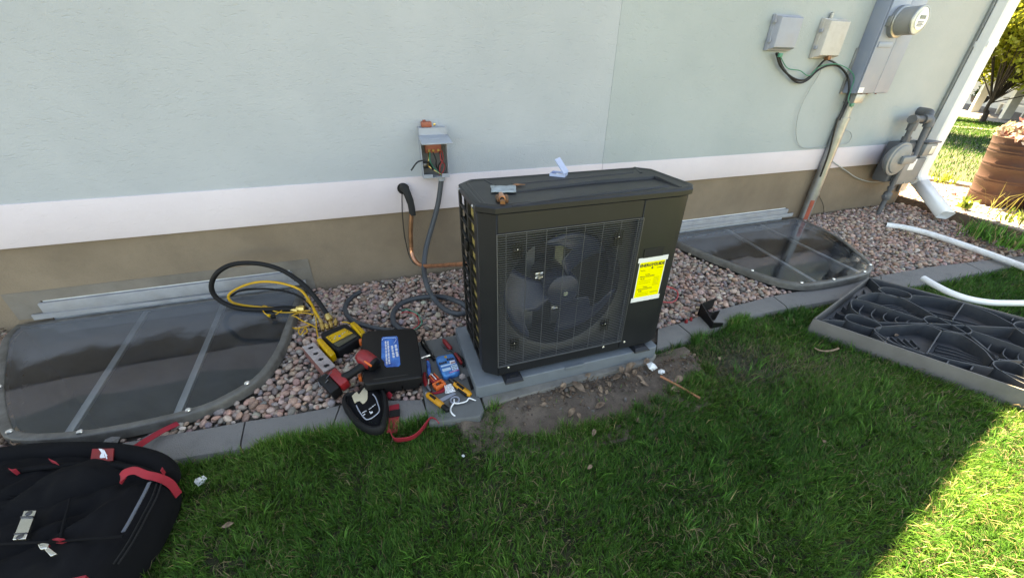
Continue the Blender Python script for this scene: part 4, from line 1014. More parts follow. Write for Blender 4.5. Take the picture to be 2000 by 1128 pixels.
# pipes above the case
zt0 = .885
MB().tube([(bx0 + .07, 2.31, bz1 - .01), (bx0 + .07, 2.31, zt0 - .06)], .022, 12).build('inlet_pipe', GG, gm)
for (xx, zz) in ((bx0 + .07, bz1 + .005), (bx0 + .07, zt0 - .09)): MB().tube([(xx, 2.31, zz), (xx, 2.31, zz + .04)], .034, 8).build('pipe_nut', GG, gm)
MB().tube(catmull([(bx0 + .07, 2.31, zt0 - .06), (bx0 + .07, 2.31, zt0 - .02), (bx0 + .06, 2.31, zt0), (bx0 + .02, 2.30, zt0 + .005), (bx0 - .015, 2.29, zt0 + .005)], 4), .033, 14).build('elbow', GG, gm)
MB().tube([(bx0 + .06, 2.31, zt0), (bx0 + .17, 2.29, zt0)], .028, 12).build('cross_pipe', GG, gm)
MB().tube(catmull([(bx0 + .13, 2.29, zt0), (bx0 + .18, 2.285, zt0), (bx0 + .20, 2.275, zt0 - .02), (bx0 + .20, 2.27, zt0 - .06)], 4), .036, 14).build('elbow', GG, gm)
MB().tube([(bx0 + .20, 2.27, zt0 - .06), (bx0 + .20, 2.262, .62), (bx0 + .17, 2.245, .55)], .025, 12).build('drop_pipe', GG, gm)
MB().tube(catmull([(bx0 + .18, 2.29, zt0), (bx0 + .225, 2.31, zt0 + .025), (bx0 + .25, 2.34, zt0 + .045), (bx0 + .255, 2.42, zt0 + .05)], 4), .034, 14).build('house_pipe', GG, gm)

# disconnect box with open door
dx0, dx1, dz0, dz1, dy = .238, .392, .668, .945, 2.345
dc = thing('disconnect_box', 'small open grey electrical disconnect box above the white band', 'electrical box', (.31, 2.41, dz0))
b = MB(); th = .004
b.box((dx0, 2.428, dz0), (dx1, 2.434, dz1)); b.box((dx0, dy, dz0), (dx0 + th, 2.4279, dz1)); b.box((dx1 - th, dy, dz0), (dx1, 2.4279, dz1)); b.box((dx0 + th, dy + .001, dz0), (dx1 - th, 2.4278, dz0 + th)); b.box((dx0 + th, dy + .001, dz1 - .05), (dx1 - th, 2.4278, dz1))
b.build('enclosure', MT['grey_box'], dc, smooth=0)
b = MB().box((dx0 + .002, dy - .002, dz0 + .001), (dx0 + .055, dy + .004, dz0 + .022)); b.box((dx1 - .045, dy - .002, dz0 + .001), (dx1 - .002, dy + .004, dz0 + .022)); b.build('front_lip', MT['grey_box'], dc, smooth=0)
MB().box((dx0 + .0045, 2.418, dz0 + .0045), (dx1 - .0045, 2.4275, dz1 - .051)).build('inner_plate', mat('inner_grey', (.16, .155, .15), .6, var=.2), dc, smooth=0)
# door flipped up and forward
hz_ = dz1 - .045; dd = MB()
M = Matrix.Translation((0, dy + .002, hz_)) @ Matrix.Rotation(R(-80), 4, 'X')
dd.rbox((dx0 - .006, -.008, -.135), (dx1 + .008, 0, .004), .003, M); dd.build('door', MT['grey_box'], dc)
MB().rbox((dx0 + .04, -.0105, -.075), (dx1 - .05, -.0082, -.05), .002, M).build('embossing', MT['grey_box'], dc)
MB().rbox((dx0 + .03, 2.385, dz0 + .135), (dx1 - .03, 2.4175, dz0 + .20), .004).build('terminal_block', MT['terminal'], dc)
for xx in (dx0 + .05, dx0 + .075, dx1 - .05): MB().tube([(xx, 2.385, dz0 + .15), (xx, 2.378, dz0 + .15)], .007, 8).build('lug', MT['brass'], dc)
MB().rbox((dx0 + .006, 2.385, dz0 + .05), (dx0 + .05, 2.4175, dz0 + .08), .004).build('ground_bar', MT['chrome_dark'], dc)
for k, (mm, off) in enumerate((('red_wire', .05), ('cable_black', .03), ('green_wire', -.02), ('red_wire', .038), ('cable_black', -.005), ('brass', -.03))):
    x = (dx0 + dx1) / 2 + off
    MB().tube(catmull([(x, 2.39, dz0 + .145), (x + .012 * math.sin(k * 2), 2.37 - .006 * k % .02, dz0 + .10), (x - .02 * math.cos(k), 2.375, dz0 + .06), (dx1 - .055 + .004 * k, 2.38, dz0 + .006)], 5), .0034, 6).build('wire', MT[mm], dc)
cable('loose_wire', 'loose black wire end curling out of the open disconnect box', ((846, 332), (838, 318), (828, 314), (815, 317), (803, 333)), [2.37, 2.33, 2.31, 2.30, 2.30], .0045, MT['cable_black'], 'wire')
fu = thing('pullout_fuse', 'rust-coloured pull-out block sitting on top of the disconnect box', 'fuse block', (.28, 2.39, dz1))
MB().rbox((.258, 2.362, dz1 + .001), (.315, 2.405, dz1 + .030), .004).build('block', MT['terminal'], fu)
MB().rbox((.268, 2.372, dz1 + .0305), (.285, 2.395, dz1 + .038), .002).build('handle', MT['rust_brown'], fu)
for xx in (.30, .325): MB().rbox((xx, 2.366, dz1 + .008), (xx + .012, 2.374, dz1 + .02), .001).build('blade_contact', MT['brass'], fu)
# grey flexible conduit from the disconnect down onto the gravel
pts = [Wl(862, 347, 2.38), Wl(861, 360, 2.38), Wl(855, 400, 2.36), Wl(843, 445, 2.33), Wl(832, 485, 2.28), Wl(828, 520, 2.2), Wl(833, 555, 2.06)]
pts += [G(847, 582, .045), G(868, 603, .03), G(890, 612, .025), G(910, 610, .025), G(912, 600, .025)]
pts += [G(893, 588, .045), G(860, 579, .03), G(820, 581, .025), G(785, 592, .02), G(769, 610, .02), G(769, 628, .02), G(780, 641, .02), G(800, 648, .015)]
cdw = thing('flexible_conduit', 'dark grey flexible conduit from the disconnect box coiling on the gravel', 'conduit', (.3, 2.38, .6))
MB().tube(catmull(pts, 7), .0155, 12).build('hose', MT['conduit_dark'], cdw)
MB().tube([Wl(862, 345, 2.38) + Vector((0, 0, .004)), Wl(862, 352, 2.38)], .022, 12).build('connector', MT['grey_box'], cdw)
for mm, pp in (('green_wire', ((800, 646), (815, 640), (824, 628), (815, 612), (795, 604), (785, 606))), ('red_wire', ((802, 644), (818, 632), (812, 615), (795, 609), (783, 611)))):
    MB().tube(catmull([G(x, y, .03) for x, y in pp], 5), .003, 6).build('wire', MT[mm], cdw)
# refrigerant line: foam-covered out of the wall, then copper
ls = thing('refrigerant_line', 'bent copper refrigerant pipe with torn black insulation out of the band', 'pipe', (.12, 2.4, .6))
hole = Wl(787, 368, 2.412)
MB().tube([hole + Vector((0, .004, 0)), hole + Vector((0, -.0035, 0))], .034, 14).build('wall_hole', MT['void'], ls)
MB().tube(catmull([hole + Vector((0, .02, 0)), hole + Vector((.01, -.03, .008)), Wl(797, 382, 2.35), Wl(803, 400, 2.34), Wl(806, 420, 2.335)], 5), [.026] * 6 + [.022] * 8 + [.020] * 7, 12).build('insulation', MT['foam_black'], ls)
MB().tube(catmull([Wl(804, 410, 2.335), Wl(803, 430, 2.33), Wl(802, 455, 2.325), Wl(803, 482, 2.32)], 5), .0135, 12).build('burnt_pipe', MT['copper_burnt'], ls)
p = [Wl(803, 480, 2.32), Wl(804, 492, 2.315), Wl(808, 504, 2.29), Wl(816, 514, 2.25), Wl(828, 519, 2.2)]
p += [Wl(848, 519, 2.1), Wl(875, 517, 1.95), Wl(903, 515.5, 1.8), Wl(940, 513, 1.65), Wl(960, 512, 1.57)]
MB().tube(catmull(p, 6), .0125, 12).build('copper_pipe', MT['copper'], ls)
MB().tube(catmull([Wl(785, 378, 2.40), Wl(786, 420, 2.40), Wl(792, 470, 2.40), Wl(806, 512, 2.38), Wl(840, 522, 2.2)], 6), .003, 6).build('thin_wire', MT['cable_black'], ls)
# ================================================================== TOOLS ON THE GRAVEL
def pprism(px, z0, z1, r=.004, seg=3): return MB().prism(pxpoly(px, z1), z0, z1, r, seg=seg)
def rnd(poly, k=3):       # round a polygon's corners
    out = []
    n = len(poly)
    for i in range(n):
        a, b_, c = Vector(poly[i - 1]), Vector(poly[i]), Vector(poly[(i + 1) % n])
        for t in np.linspace(0, 1, k):
            p = lerp(b_, a, .18) * (1 - t) ** 2 + b_ * 2 * t * (1 - t) + lerp(b_, c, .18) * t * t
            out.append((p.x, p.y))
    return out
def typeline(p0, p1, h, m, parent, z, upv, words=3, name='print_line'):   # a line of print too small to read: letter-sized marks in word groups
    p0 = Vector((p0[0], p0[1], z)); p1 = Vector((p1[0], p1[1], z)); d = p1 - p0; L_ = d.length
    M = frame(p0, d, upv); b = MB(); x = 0.0; w = h * .62; cnt = 0; word = random.randint(4, 8)
    while x + w * .7 < L_:
        ww = w * random.uniform(.45, .85); hh = h * random.uniform(.78, 1.0)
        b.add([M @ Vector(v) for v in ((x, 0, 0), (x + ww, 0, 0), (x + ww, hh, 0), (x, hh, 0))], [(0, 1, 2, 3)])
        if random.random() < .7: b.add([M @ Vector(v) for v in ((x, hh * .1, 0), (x + ww * .2, hh * .1, 0), (x + ww * .9, h * 1.05, 0), (x + ww * .7, h * 1.05, 0))], [(0, 1, 2, 3)])
        x += ww + w * .16; cnt += 1
        if cnt >= word: x += w * .7; cnt = 0; word = random.randint(3, 7)
    return b.build(name, m, parent, smooth=0)
# brick with core holes
bt = pxpoly(((590, 677), (614, 670), (664, 716), (632, 726)), .062)
bo = Vector((bt[0][0], bt[0][1], 0)); ex = Vector((bt[3][0] - bt[0][0], bt[3][1] - bt[0][1], 0)); ey = Vector((bt[1][0] - bt[0][0], bt[1][1] - bt[0][1], 0))
BL, BW = ex.length, min(ey.length, .10)
br = thing('brick', 'old red brick with mortar on top and round core holes', 'brick', (bo.x, bo.y, 0))
M = frame((bo.x, bo.y, 0), ex, ey); sg = 1 if M[2][2] > 0 else -1
bm = bmesh.new()
bmesh.ops.create_cube(bm, size=1)
for v in bm.verts: v.co = Vector(((v.co.x + .5) * BL, (v.co.y + .5) * BW, sg * ((v.co.z + .5) * .054 + .003)))
bmesh.ops.bevel(bm, geom=bm.edges[:], offset=.003, segments=1, affect='EDGES')
body = MB().bm(bm, M).build('brick_body', MT['brick_red'], br)
# mortar skin on top as a plate with four holes
bm = bmesh.new(); nx, ny = 44, 18; grid = {}
for i in range(nx + 1):
    for j in range(ny + 1): grid[i, j] = bm.verts.new((BL * i / nx, BW * j / ny, sg * (.0572 + .0022 * random.random())))
hc = [(BL * (.14 + .24 * k), BW * .5) for k in range(4)]
for i in range(nx):
    for j in range(ny):
        cx_, cy_ = BL * (i + .5) / nx, BW * (j + .5) / ny
        if all((cx_ - a) ** 2 + (cy_ - c) ** 2 > .0125 ** 2 for a, c in hc): bm.faces.new((grid[i, j], grid[i + 1, j], grid[i + 1, j + 1], grid[i, j + 1]))
bmesh.ops.delete(bm, geom=[v for v in bm.verts if not v.link_faces], context='VERTS')
mo = MB().bm(bm, M).build('mortar_skin', MT['brick_top'], br, smooth=60); mo.modifiers.new('thick', 'SOLIDIFY').thickness = .004
for (a, c) in hc:
    MB().lathe([(.0135, sg * .0575), (.0135, sg * .0573)], 14, M @ Matrix.Translation((a, c, 0))).build('core_hole', MT['void'], br, smooth=0)

# digital manifold
dm = thing('digital_manifold', 'yellow and black digital refrigerant manifold lying on the gravel', 'manifold gauge', tuple(G(665, 660, .0)))
body = MB().prism(rnd(pxpoly(((622, 649), (676, 629), (708, 655), (656, 686)), .062), 4), .008, .062, .014).build('case', MT['black_rubber'], dm)
MB().prism(rnd(pxpoly(((634, 657.6), (674, 639.5), (699, 656), (660, 678.5)), .066), 4), .0615, .0655, .002).build('bezel', MT['black_plastic'], dm)
MB().prism(pxpoly(((636, 657.6), (673, 640), (689, 649.3), (649.5, 669.6)), .0675), .0655, .0672, .001).build('keypad', MT['yellow_plastic'], dm)
MB().prism(pxpoly(((650, 670.2), (689.5, 650), (697, 655.5), (661, 677)), .067), .0655, .0668, .0008).build('display', MT['screen'], dm)
for (x, y, r_, mm) in ((663, 655.5, .0065, 'label_blue'), (655.5, 656, .004, 'grey_box'), (653.5, 660, .004, 'grey_box'), (669, 651, .004, 'grey_box'), (673, 648.5, .004, 'grey_box'), (642, 657, .003, 'ink'), (645, 660, .003, 'ink'), (648, 663, .003, 'ink'), (677, 645, .003, 'ink'), (681, 647, .003, 'ink')):
    p = G(x, y, .0678); MB().lathe([(r_, 0), (r_ * .8, .0015)], 10, Matrix.Translation((p.x, p.y, .0672))).build('button', MT[mm], dm)
for px in (((616, 661), (626.5, 657), (656, 688), (645, 695)), ((682, 630), (692.5, 626), (714, 646), (704, 654))):
    g_ = MB().prism(rnd(pxpoly(px, .07), 3), .03, .07, .009).build('clamp_grip', MT['yellow_plastic'], dm)
    for k in range(5):
        a = lerp(Vector(px[0]), Vector(px[3]), .25 + .12 * k) ; c = lerp(Vector(px[1]), Vector(px[2]), .25 + .12 * k)
        p0, p1 = G(*lerp(a, c, .2), .0702), G(*lerp(a, c, .8), .0702)
        MB().tube([p0, p1], .0014, 6).build('grip_ridge', MT['amber_plastic'], g_)
# brass ports
for (x0, y0, x1, y1) in ((631, 645, 627, 627), (648, 640, 643, 622), (640, 642, 636, 632), (656, 636, 655, 622)):
    a, c = G(x0, y0, .045), G(x1, y1, .055); d = (c - a)
    MB().tube([a, a + d * .3, a + d * .32, a + d * .6, a + d * .62, c], [.008, .008, .0115, .0115, .008, .007], 8).build('brass_port', MT['brass'], dm)
def hose(name, label, pts, r, m, tips=True):
    t = thing(name, label, 'hose', tuple(G(*pts[0][:2], 0)))
    P = catmull([G(*p) for p in pts], 8)
    MB().tube(P, r, 12).build('tube', m, t)
    if tips:
        for a, c in ((P[0], P[3]), (P[-1], P[-4])):
            d = (a - c).normalized(); MB().tube([a - d * .028, a - d * .012, a - d * .01, a + d * .014], [r * 1.25, r * 1.25, r * 1.6, r * 1.45], 8).build('brass_fitting', MT['brass'], t)
    return t
hose('vacuum_hose', 'thick black hose arching in a wide loop over the well cover', [(643, 622, .06), (634, 606, .085), (612, 576, .15), (585, 549, .21), (545, 525, .275), (500, 514, .31), (455, 516, .31), (425, 532, .28), (413, 556, .21), (420, 578, .14), (445, 595, .085), (480, 603, .068), (530, 604, .068), (590, 602, .066)], .0125, MT['black_rubber'])
hose('charging_hose', 'yellow charging hose looping over the well cover to the manifold', [(627, 628, .055), (616, 608, .075), (603, 585, .095), (585, 565, .13), (550, 553, .16), (510, 550, .165), (475, 558, .14), (449, 573, .10), (448, 585, .08), (465, 594, .07), (510, 600, .068), (555, 603, .066), (577, 605, .064)], .0068, MT['yellow_hose'])
hose('charging_hose', 'thin black charging hose curving under the yellow hose', [(607, 598, .05), (595, 585, .062), (570, 572, .09), (535, 565, .105), (500, 564, .11), (468, 568, .10), (450, 578, .075)], .0062, MT['black_rubber'], False)
hose('charging_hose', 'short black hose lying flat below the yellow hose on the cover edge', [(602, 602, .052), (580, 600, .058), (550, 599, .06), (520, 603, .06), (500, 607, .06)], .0062, MT['black_rubber'], False)
hose('drain_hose', 'black hose half hidden in the gravel behind the manifold', [(703, 570, .012), (690, 578, .016), (677, 592, .018), (675, 607, .018), (683, 621, .02), (703, 632, .02), (730, 640, .02), (770, 646, .015)], .0135, MT['conduit_dark'], False)
yw = thing('clamp_leads', 'tangle of thin yellow clamp leads beside the manifold', 'cable', tuple(G(600, 620, 0)))
for pp in ([(621, 658, .06), (618, 640, .05), (617, 622, .05), (612, 606, .06), (608, 596, .07), (598, 586, .075)], [(619, 640, .045), (605, 633, .04), (590, 626, .04), (577, 618, .045), (566, 620, .045), (564, 630, .035), (572, 640, .03), (590, 639, .03), (606, 634, .035)],
           [(612, 614, .05), (595, 611, .05), (576, 613, .05), (564, 624, .04), (567, 637, .03), (580, 643, .03)], [(585, 640, .03), (583, 648, .025), (587, 653, .02), (592, 646, .03), (597, 640, .03), (600, 648, .025), (593, 652, .022)],
           [(606, 606, .06), (560, 610, .062), (535, 607, .066), (518, 597, .07), (512, 600, .07), (516, 610, .066), (524, 616, .066)], [(536, 615, .066), (545, 610, .066), (552, 605, .066)], [(683, 631, .06), (676, 629, .055), (668, 629, .05)]):
    MB().tube(catmull([G(*p) for p in pp], 6), .003, 7).build('lead', MT['yellow_hose'], yw)
a, c = G(523, 615, .068), G(532, 618, .068)
MB().tube([a, lerp(a, c, .5)], [.007, .009], 8).build('clip_tail', MT['yellow_plastic'], yw)
MB().rbox((-.012, -.009, -.009), (.012, .009, .009), .003, Matrix.Translation(c + Vector((.004, 0, 0)))).build('lead_plug', MT['black_plastic'], yw)

# black tool case with blue sticker
zc = .095
ct = [(706, 652), (722, 645), (806, 640), (812, 644), (819, 690), (824, 730), (822, 735), (716, 750), (710, 746)]
case = thing('tool_case', 'black plastic tool case with a glossy blue sticker', 'tool case', tuple(G(765, 695, 0)))
MB().prism(rnd(pxpoly(ct, zc - .035), 3), .006, zc - .037, .004).build('case_bottom', MT['black_plastic'], case)
lidp = rnd(pxpoly(ct, zc), 3)
MB().prism(MB.inset(ccw(lidp), -.002, 0), zc - .035, zc, .008).build('case_lid', MT['black_plastic'], case)
e0, e1 = G(716, 742, zc), G(822, 727, zc)
MB().tube([lerp(e0, e1, .12), lerp(e0, e1, .75)], .003, 8).build('lid_ridge', MT['black_plastic'], case)
fd = Vector((e1.y - e0.y, -(e1.x - e0.x), 0)).normalized()
fd = fd if fd.y < 0 else -fd
for (u0, u1) in ((.30, .62), (.64, .95)):
    q0, q1 = lerp(e0, e1, u0), lerp(e0, e1, u1)
    M = frame((q0.x + fd.x * .014, q0.y + fd.y * .014, 0), q1 - q0, (0, 0, 1))
    MB().rbox((0, .028, -.006), ((q1 - q0).length, .075, .012), .005, M).build('front_handle', MT['black_plastic'], case)
st = pxpoly(((745, 660), (748, 657.5), (775, 656), (777, 659), (782, 711), (779, 715), (755, 716.5), (751, 713), (751, 707), (745, 700)), zc + .001)
stk = MB().prism(st, zc + .0003, zc + .0012).build('sticker', MT['label_blue'], case, smooth=0, label='glossy blue sticker with white lettering')
s0, s1, s2 = G(746, 660, zc), G(774, 657, zc), G(751, 715, zc)
for (x0, y0, x1, y1, h_) in ((770.5, 673, 774.5, 698, .011), (763.5, 675, 767, 699, .010), (756, 666, 759, 711, .008), (751.5, 666, 754, 713, .0075)):
    q0, q1 = G(x0, y0, zc + .0017), G(x1, y1, zc + .0017)
    typeline(q0, q1, h_, MT['white_ink'], stk, zc + .0017, s1 - s0)
MB().tube(catmull([G(x, y, zc + .0017) for x, y in ((746, 664), (750, 660), (766, 659), (773, 659.5), (773, 665), (769, 670))], 4), .0009, 5).build('printed_line', MT['wipes_light'], stk)
for (x, y) in ((705, 668), (704, 737)):
    p = G(x, y, .05); MB().rbox((p.x - .007, p.y - .012, .035), (p.x + .007, p.y + .012, .065), .003).build('latch', MT['orange'], case)

# impact driver resting on brick and case
dr = thing('impact_driver', 'red and black cordless impact driver leaning on the tool case', 'power tool', tuple(G(690, 720, 0)))
hd = G(719, 703, .125); ax = (G(733, 712, .115) - G(706, 694, .135)).normalized()
head = MB().tube([hd - ax * .055, hd - ax * .05, hd - ax * .03, hd + ax * .018, hd + ax * .03], [.016, .026, .034, .034, .030], 20).build('motor_housing', MT['tool_red'], dr, smooth=50)
MB().tube([hd + ax * .0305, hd + ax * .045, hd + ax * .048], [.031, .029, .020], 20).build('rear_cap', MT['black_plastic'], head)
pl = frame(hd + Vector((.004, -.028, .012)), ax, Vector((0, -.5, .8)))
MB().rbox((-.016, -.012, .004), (.026, .012, .012), .004, pl).build('badge_panel', MT['orange'], head)
h0, h1 = hd + Vector((-.012, -.012, -.01)), G(672, 738, .075)
MB().tube([h0, lerp(h0, h1, .3), lerp(h0, h1, .7), h1], [.020, .018, .017, .022], 16).build('handle', MT['black_rubber'], dr)
b0 = G(662, 742, .068)
M = frame(b0, G(678, 752, .06) - G(650, 724, .08), G(640, 765, .05) - G(668, 738, .07))
MB().rbox((-.052, -.024, -.026), (.048, .018, .028), .010, M).build('tool_base', MT['tool_red'], dr)
MB().rbox((-.058, .0185, -.03), (.05, .062, .032), .008, M).build('battery', MT['black_plastic'], dr)
MB().rbox((-.03, -.016, .0285), (.02, .012, .036), .004, M).build('base_rib', MT['tool_red'], dr)
MB().tube(catmull([b0 + Vector((-.05, .02, .03)), b0 + Vector((-.075, .01, .02)), b0 + Vector((-.07, -.02, .0)), b0 + Vector((-.035, -.02, .03))], 5), .0028, 7).tube([b0 + Vector((-.07, -.015, .005)), b0 + Vector((-.02, .012, .045))], .002, 6).build('belt_hook', MT['chrome_dark'], dr)

# knee pad with red strap
kp = [(671, 769), (686, 764), (700, 762), (708, 752), (718, 744), (733, 741), (745.6, 752.5), (753, 765), (755.6, 777), (757, 795), (755.6, 812), (747, 833), (724.5, 838), (701, 829), (688, 817), (678.6, 804.5), (671, 793), (667, 780)]
kpd = thing('knee_pad', 'black knee pad with worn beige patch and red strap', 'knee pad', tuple(G(715, 795, 0)))
ko = [(p[0], p[1]) for p in catmull([Vector(p) for p in pxpoly(kp, .045)] + [Vector(pxpoly(kp[:1], .045)[0])], 3)[:-1]]
ko = ccw(ko)
def kr(d, z): return MB.inset(ko, d, z)
MB().loft([kr(.006, .004), kr(-.002, .02), kr(0, .040), kr(.006, .048), kr(.014, .046), kr(.018, .034), kr(.03, .032)]).build('rim', MT['black_rubber'], kpd, smooth=50)
cen = (sum(p[0] for p in ko) / len(ko), sum(p[1] for p in ko) / len(ko))
def ks(s, z): return [(lerp(cen[0], p[0], s), lerp(cen[1], p[1], s), z) for p in MB.inset(ko, .02, 0)]
MB().loft([ks(1, .0325), ks(.8, .044), ks(.55, .052), ks(.25, .055), ks(.05, .056)]).build('shell', MT['cloth_black'], kpd, smooth=60)
MB().tube(catmull([G(x, y, .058) for x, y in ((696, 791), (702, 803), (711, 815), (717, 818.5), (727, 815), (738, 806), (741, 799), (737, 785), (733, 775), (728, 769))], 5), .0022, 7).build('piping', MT['telecom_grey'], kpd)
zz = .0585
MB().prism([(p[0], p[1]) for p in catmull([Vector(p) for p in pxpoly(((687, 772), (697, 763.5), (701, 769), (711, 756), (717, 757), (718, 772), (716, 781), (708, 787), (702, 781), (692, 784)), zz)], 2)], .045, zz, .002).build('worn_patch', MT['pad_beige'], kpd)
ta, tb = G(708, 806, zz), G(735, 788, zz)
un = Vector((-(tb - ta).y, (tb - ta).x, 0))
for (x0, y0, x1, y1, h_) in ((721, 799, 734, 789, .0045), (708, 806, 717, 801, .005), (710, 810.5, 715, 807, .006)):
    typeline(G(x0, y0, zz + .002), G(x1, y1, zz + .002), h_, MT['white_ink'], kpd, zz + .001, un)
MB().prism(pxpoly(((721, 802), (723, 802.5), (723.5, 804), (727, 802), (728, 803), (723.5, 806)), zz + .002), zz - .004, zz + .0012).build('tick_mark', MT['white_ink'], kpd, smooth=0)
sp = [(760, 792, .012), (768, 800, .016), (769, 820, .016), (762, 842, .0), (760, 850, -.005)]
MB().ribbon(catmull([G(*p) for p in ((770, 790, .012), (770, 808, .016), (769, 826, .012), (765, 845, -.002))], 5), .040, .003, up=(1, 0, 0)).build('strap', MT['strap_red'], kpd)
MB().ribbon(catmull([G(*p) for p in ((771, 800, .021), (770.5, 813, .021))], 3), .042, .003, up=(1, 0, 0)).build('strap_keeper', MT['black_rubber'], kpd)
MB().ribbon(catmull([G(*p) for p in ((762, 842, .002), (770, 857, .004), (784, 858, .012), (802, 855, .014), (818, 845, .012), (832, 828, .012), (841, 818, .01), (850, 820, .006), (857, 828, -.004))], 5), .034, .003, up=(.0, -.35, 1)).build('strap', MT['strap_red'], kpd)
MB().ribbon(catmull([G(*p) for p in ((750, 764, .02), (757, 768, .026), (764, 775, .02))], 4), .026, .004, up=(.3, .3, 1)).build('strap_loop', MT['strap_red'], kpd)

# ---- small tools on the slab
zs = .0165
fl = thing('flaring_tool', 'black flaring clamp with a chrome cross handle on the slab', 'hand tool', tuple(G(835, 688, zs)))
MB().tube([G(825, 667, zs + .016), G(832, 680, zs + .014), G(848, 702, zs + .010)], [.012, .010, .007], 10).build('bar', MT['black_plastic'], fl)
MB().tube([G(829, 664, zs + .02), G(834, 672, zs + .016), G(847, 694, zs + .012)], [.003, .004, .004], 8).build('screw_rod', MT['chrome_dark'], fl)
MB().tube([G(823, 699, zs + .012), G(840, 693, zs + .016)], .0045, 8).build('cross_handle', MT['steel'], fl)
MB().tube([G(826, 669, zs + .03), G(827, 671, zs + .03)], .005, 8).build('knob', MT['steel'], fl)
wp = pxpoly(((849, 695), (886, 688), (899.5, 724), (865, 735)), zs + .028)
wi = thing('wipes_packet', 'shiny blue printed packet of wipes on the slab', 'packet', tuple(G(874, 712, zs)))
wb = MB().prism(rnd(wp, 3), zs + .001, zs + .028, .009).build('packet', MT['wipes_blue'], wi)
A_, B_, C_, D_ = [Vector((p[0], p[1], zs + .0284)) for p in wp]      # back-left, back-right, front-right, front-left
def wuv(u, v): return lerp(lerp(A_, B_, u), lerp(D_, C_, u), v)
def patch(u0, u1, v0, v1, m, nm, dz=0.0):
    q = [wuv(u0, v1), wuv(u1, v1), wuv(u1, v0), wuv(u0, v0)]
    MB().prism([(p.x, p.y) for p in q], zs + .028, zs + .0286 + dz).build(nm, m, wb, smooth=0)
patch(.10, .62, .52, .58, MT['wipes_light'], 'printed_stripe'); patch(.10, .55, .68, .80, MT['wipes_light'], 'printed_stripe'); patch(.60, .93, .62, .88, MT['wipes_light'], 'printed_panel', .0002); patch(.62, .9, .40, .56, MT['white_ink'], 'printed_panel', .0002)
patch(.40, .92, .90, .945, MT['magenta'], 'printed_stripe'); patch(.46, .58, .10, .20, MT['yellow_plastic'], 'printed_emblem')
fx_, fy_ = B_ - A_, A_ - D_
for (u0, u1, v, h_, mm) in ((.06, .46, .47, .017, 'ink'), (.52, .92, .36, .016, 'ink'), (.66, .88, .54, .010, 'tool_red'), (.64, .9, .70, .005, 'ink'), (.64, .9, .78, .005, 'ink'), (.64, .88, .86, .005, 'ink'), (.44, .88, .94, .003, 'white_ink')):
    q0, q1 = wuv(u0, v), wuv(u1, v); typeline(q0, q1, h_, MT[mm], wb, zs + .0293, fy_)
def twoend(name, label, cat, segs, ground=(0, 0)):
    t = thing(name, label, cat, tuple(G(*ground, zs)))
    for nm, pts, rad, mm in segs:
        MB().tube([G(*p) for p in pts], rad, 12).build(nm, MT[mm], t)
    return t
vt = twoend('voltage_tester', 'amber pen-shaped voltage tester near the front of the slab', 'tester', [('tip', [(832, 767, zs + .012), (835, 769.5, zs + .013)], [.005, .009], 'telecom_grey'), ('barrel', [(835, 769.5, zs + .013), (837, 771, zs + .014), (862, 790, zs + .014), (866, 793, zs + .013)], [.010, .0135, .013, .011], 'amber_plastic'), ('end_cap', [(865, 792.5, zs + .013), (874, 799.5, zs + .012), (876, 801, zs + .011)], [.0115, .012, .008], 'black_plastic'), ('clip', [(840, 770.5, zs + .029), (850, 778, zs + .029)], [.005, .006], 'black_plastic')], (855, 785))
uk = twoend('utility_knife', 'folding utility knife with amber and black grips beside the pad', 'knife', [('blade_holder', [(878, 740, zs + .010), (884, 745, zs + .012), (890, 749, zs + .012)], [.007, .011, .012], 'chrome_dark'), ('handle', [(889, 748.5, zs + .013), (900, 757, zs + .013), (915, 768, zs + .012), (919, 771, zs + .010)], [.013, .0135, .013, .009], 'amber_plastic'), ('grip_insert', [(893, 749, zs + .024), (906, 759, zs + .024)], [.006, .007], 'black_plastic'), ('grip_insert', [(896, 759, zs + .012), (912, 771.5, zs + .011)], [.008, .008], 'black_plastic'), ('liner', [(884, 741.5, zs + .02), (892, 747.5, zs + .023)], [.004, .006], 'black_plastic')], (898, 757))
sd = twoend('screwdriver', 'screwdriver with a blue handle lying among the red pliers', 'screwdriver', [('handle', [(835, 705, zs + .02), (837, 712, zs + .02), (838, 727, zs + .018), (838.5, 733, zs + .016)], [.006, .0095, .0095, .006], 'label_blue'), ('tip_cap', [(834.5, 702, zs + .02), (835, 705, zs + .02)], [.006, .0075], 'tool_red'), ('shaft', [(838.5, 733, zs + .016), (840, 749, zs + .012)], .003, 'steel')], (837, 720))
ps = twoend('pliers', 'pliers with long red handles left of the red pipe cutter', 'pliers', [('handle', [(829, 728, zs + .012), (829, 738, zs + .013), (832, 750, zs + .012), (836, 756, zs + .01)], [.007, .0095, .009, .006], 'tool_red'), ('handle', [(842, 730, zs + .014), (838, 742, zs + .014), (836, 754, zs + .012)], [.007, .008, .006], 'steel'), ('jaw', [(836, 754, zs + .012), (842, 764, zs + .009)], [.012, .006], 'chrome_dark')], (833, 742))
pc = thing('pipe_cutter', 'bright red pipe cutter lying on the slab below the wipes', 'pipe cutter', tuple(G(855, 748, zs)))
M = frame(G(849, 741, zs + .018), G(855, 737, zs + .02) - G(843, 743, zs + .02), G(845, 732, zs + .02) - G(852, 748, zs + .02))
MB().rbox((-.018, -.022, -.015), (.018, .030, .014), .009, M).build('body', MT['tool_red'], pc)
for k in range(3): MB().tube([M @ Vector((-.012 + .012 * k, -.015, .0145)), M @ Vector((-.012 + .012 * k, .024, .0145))], .0022, 6).build('grip_rib', MT['white_ink'] if k == 1 else MT['orange'], pc)
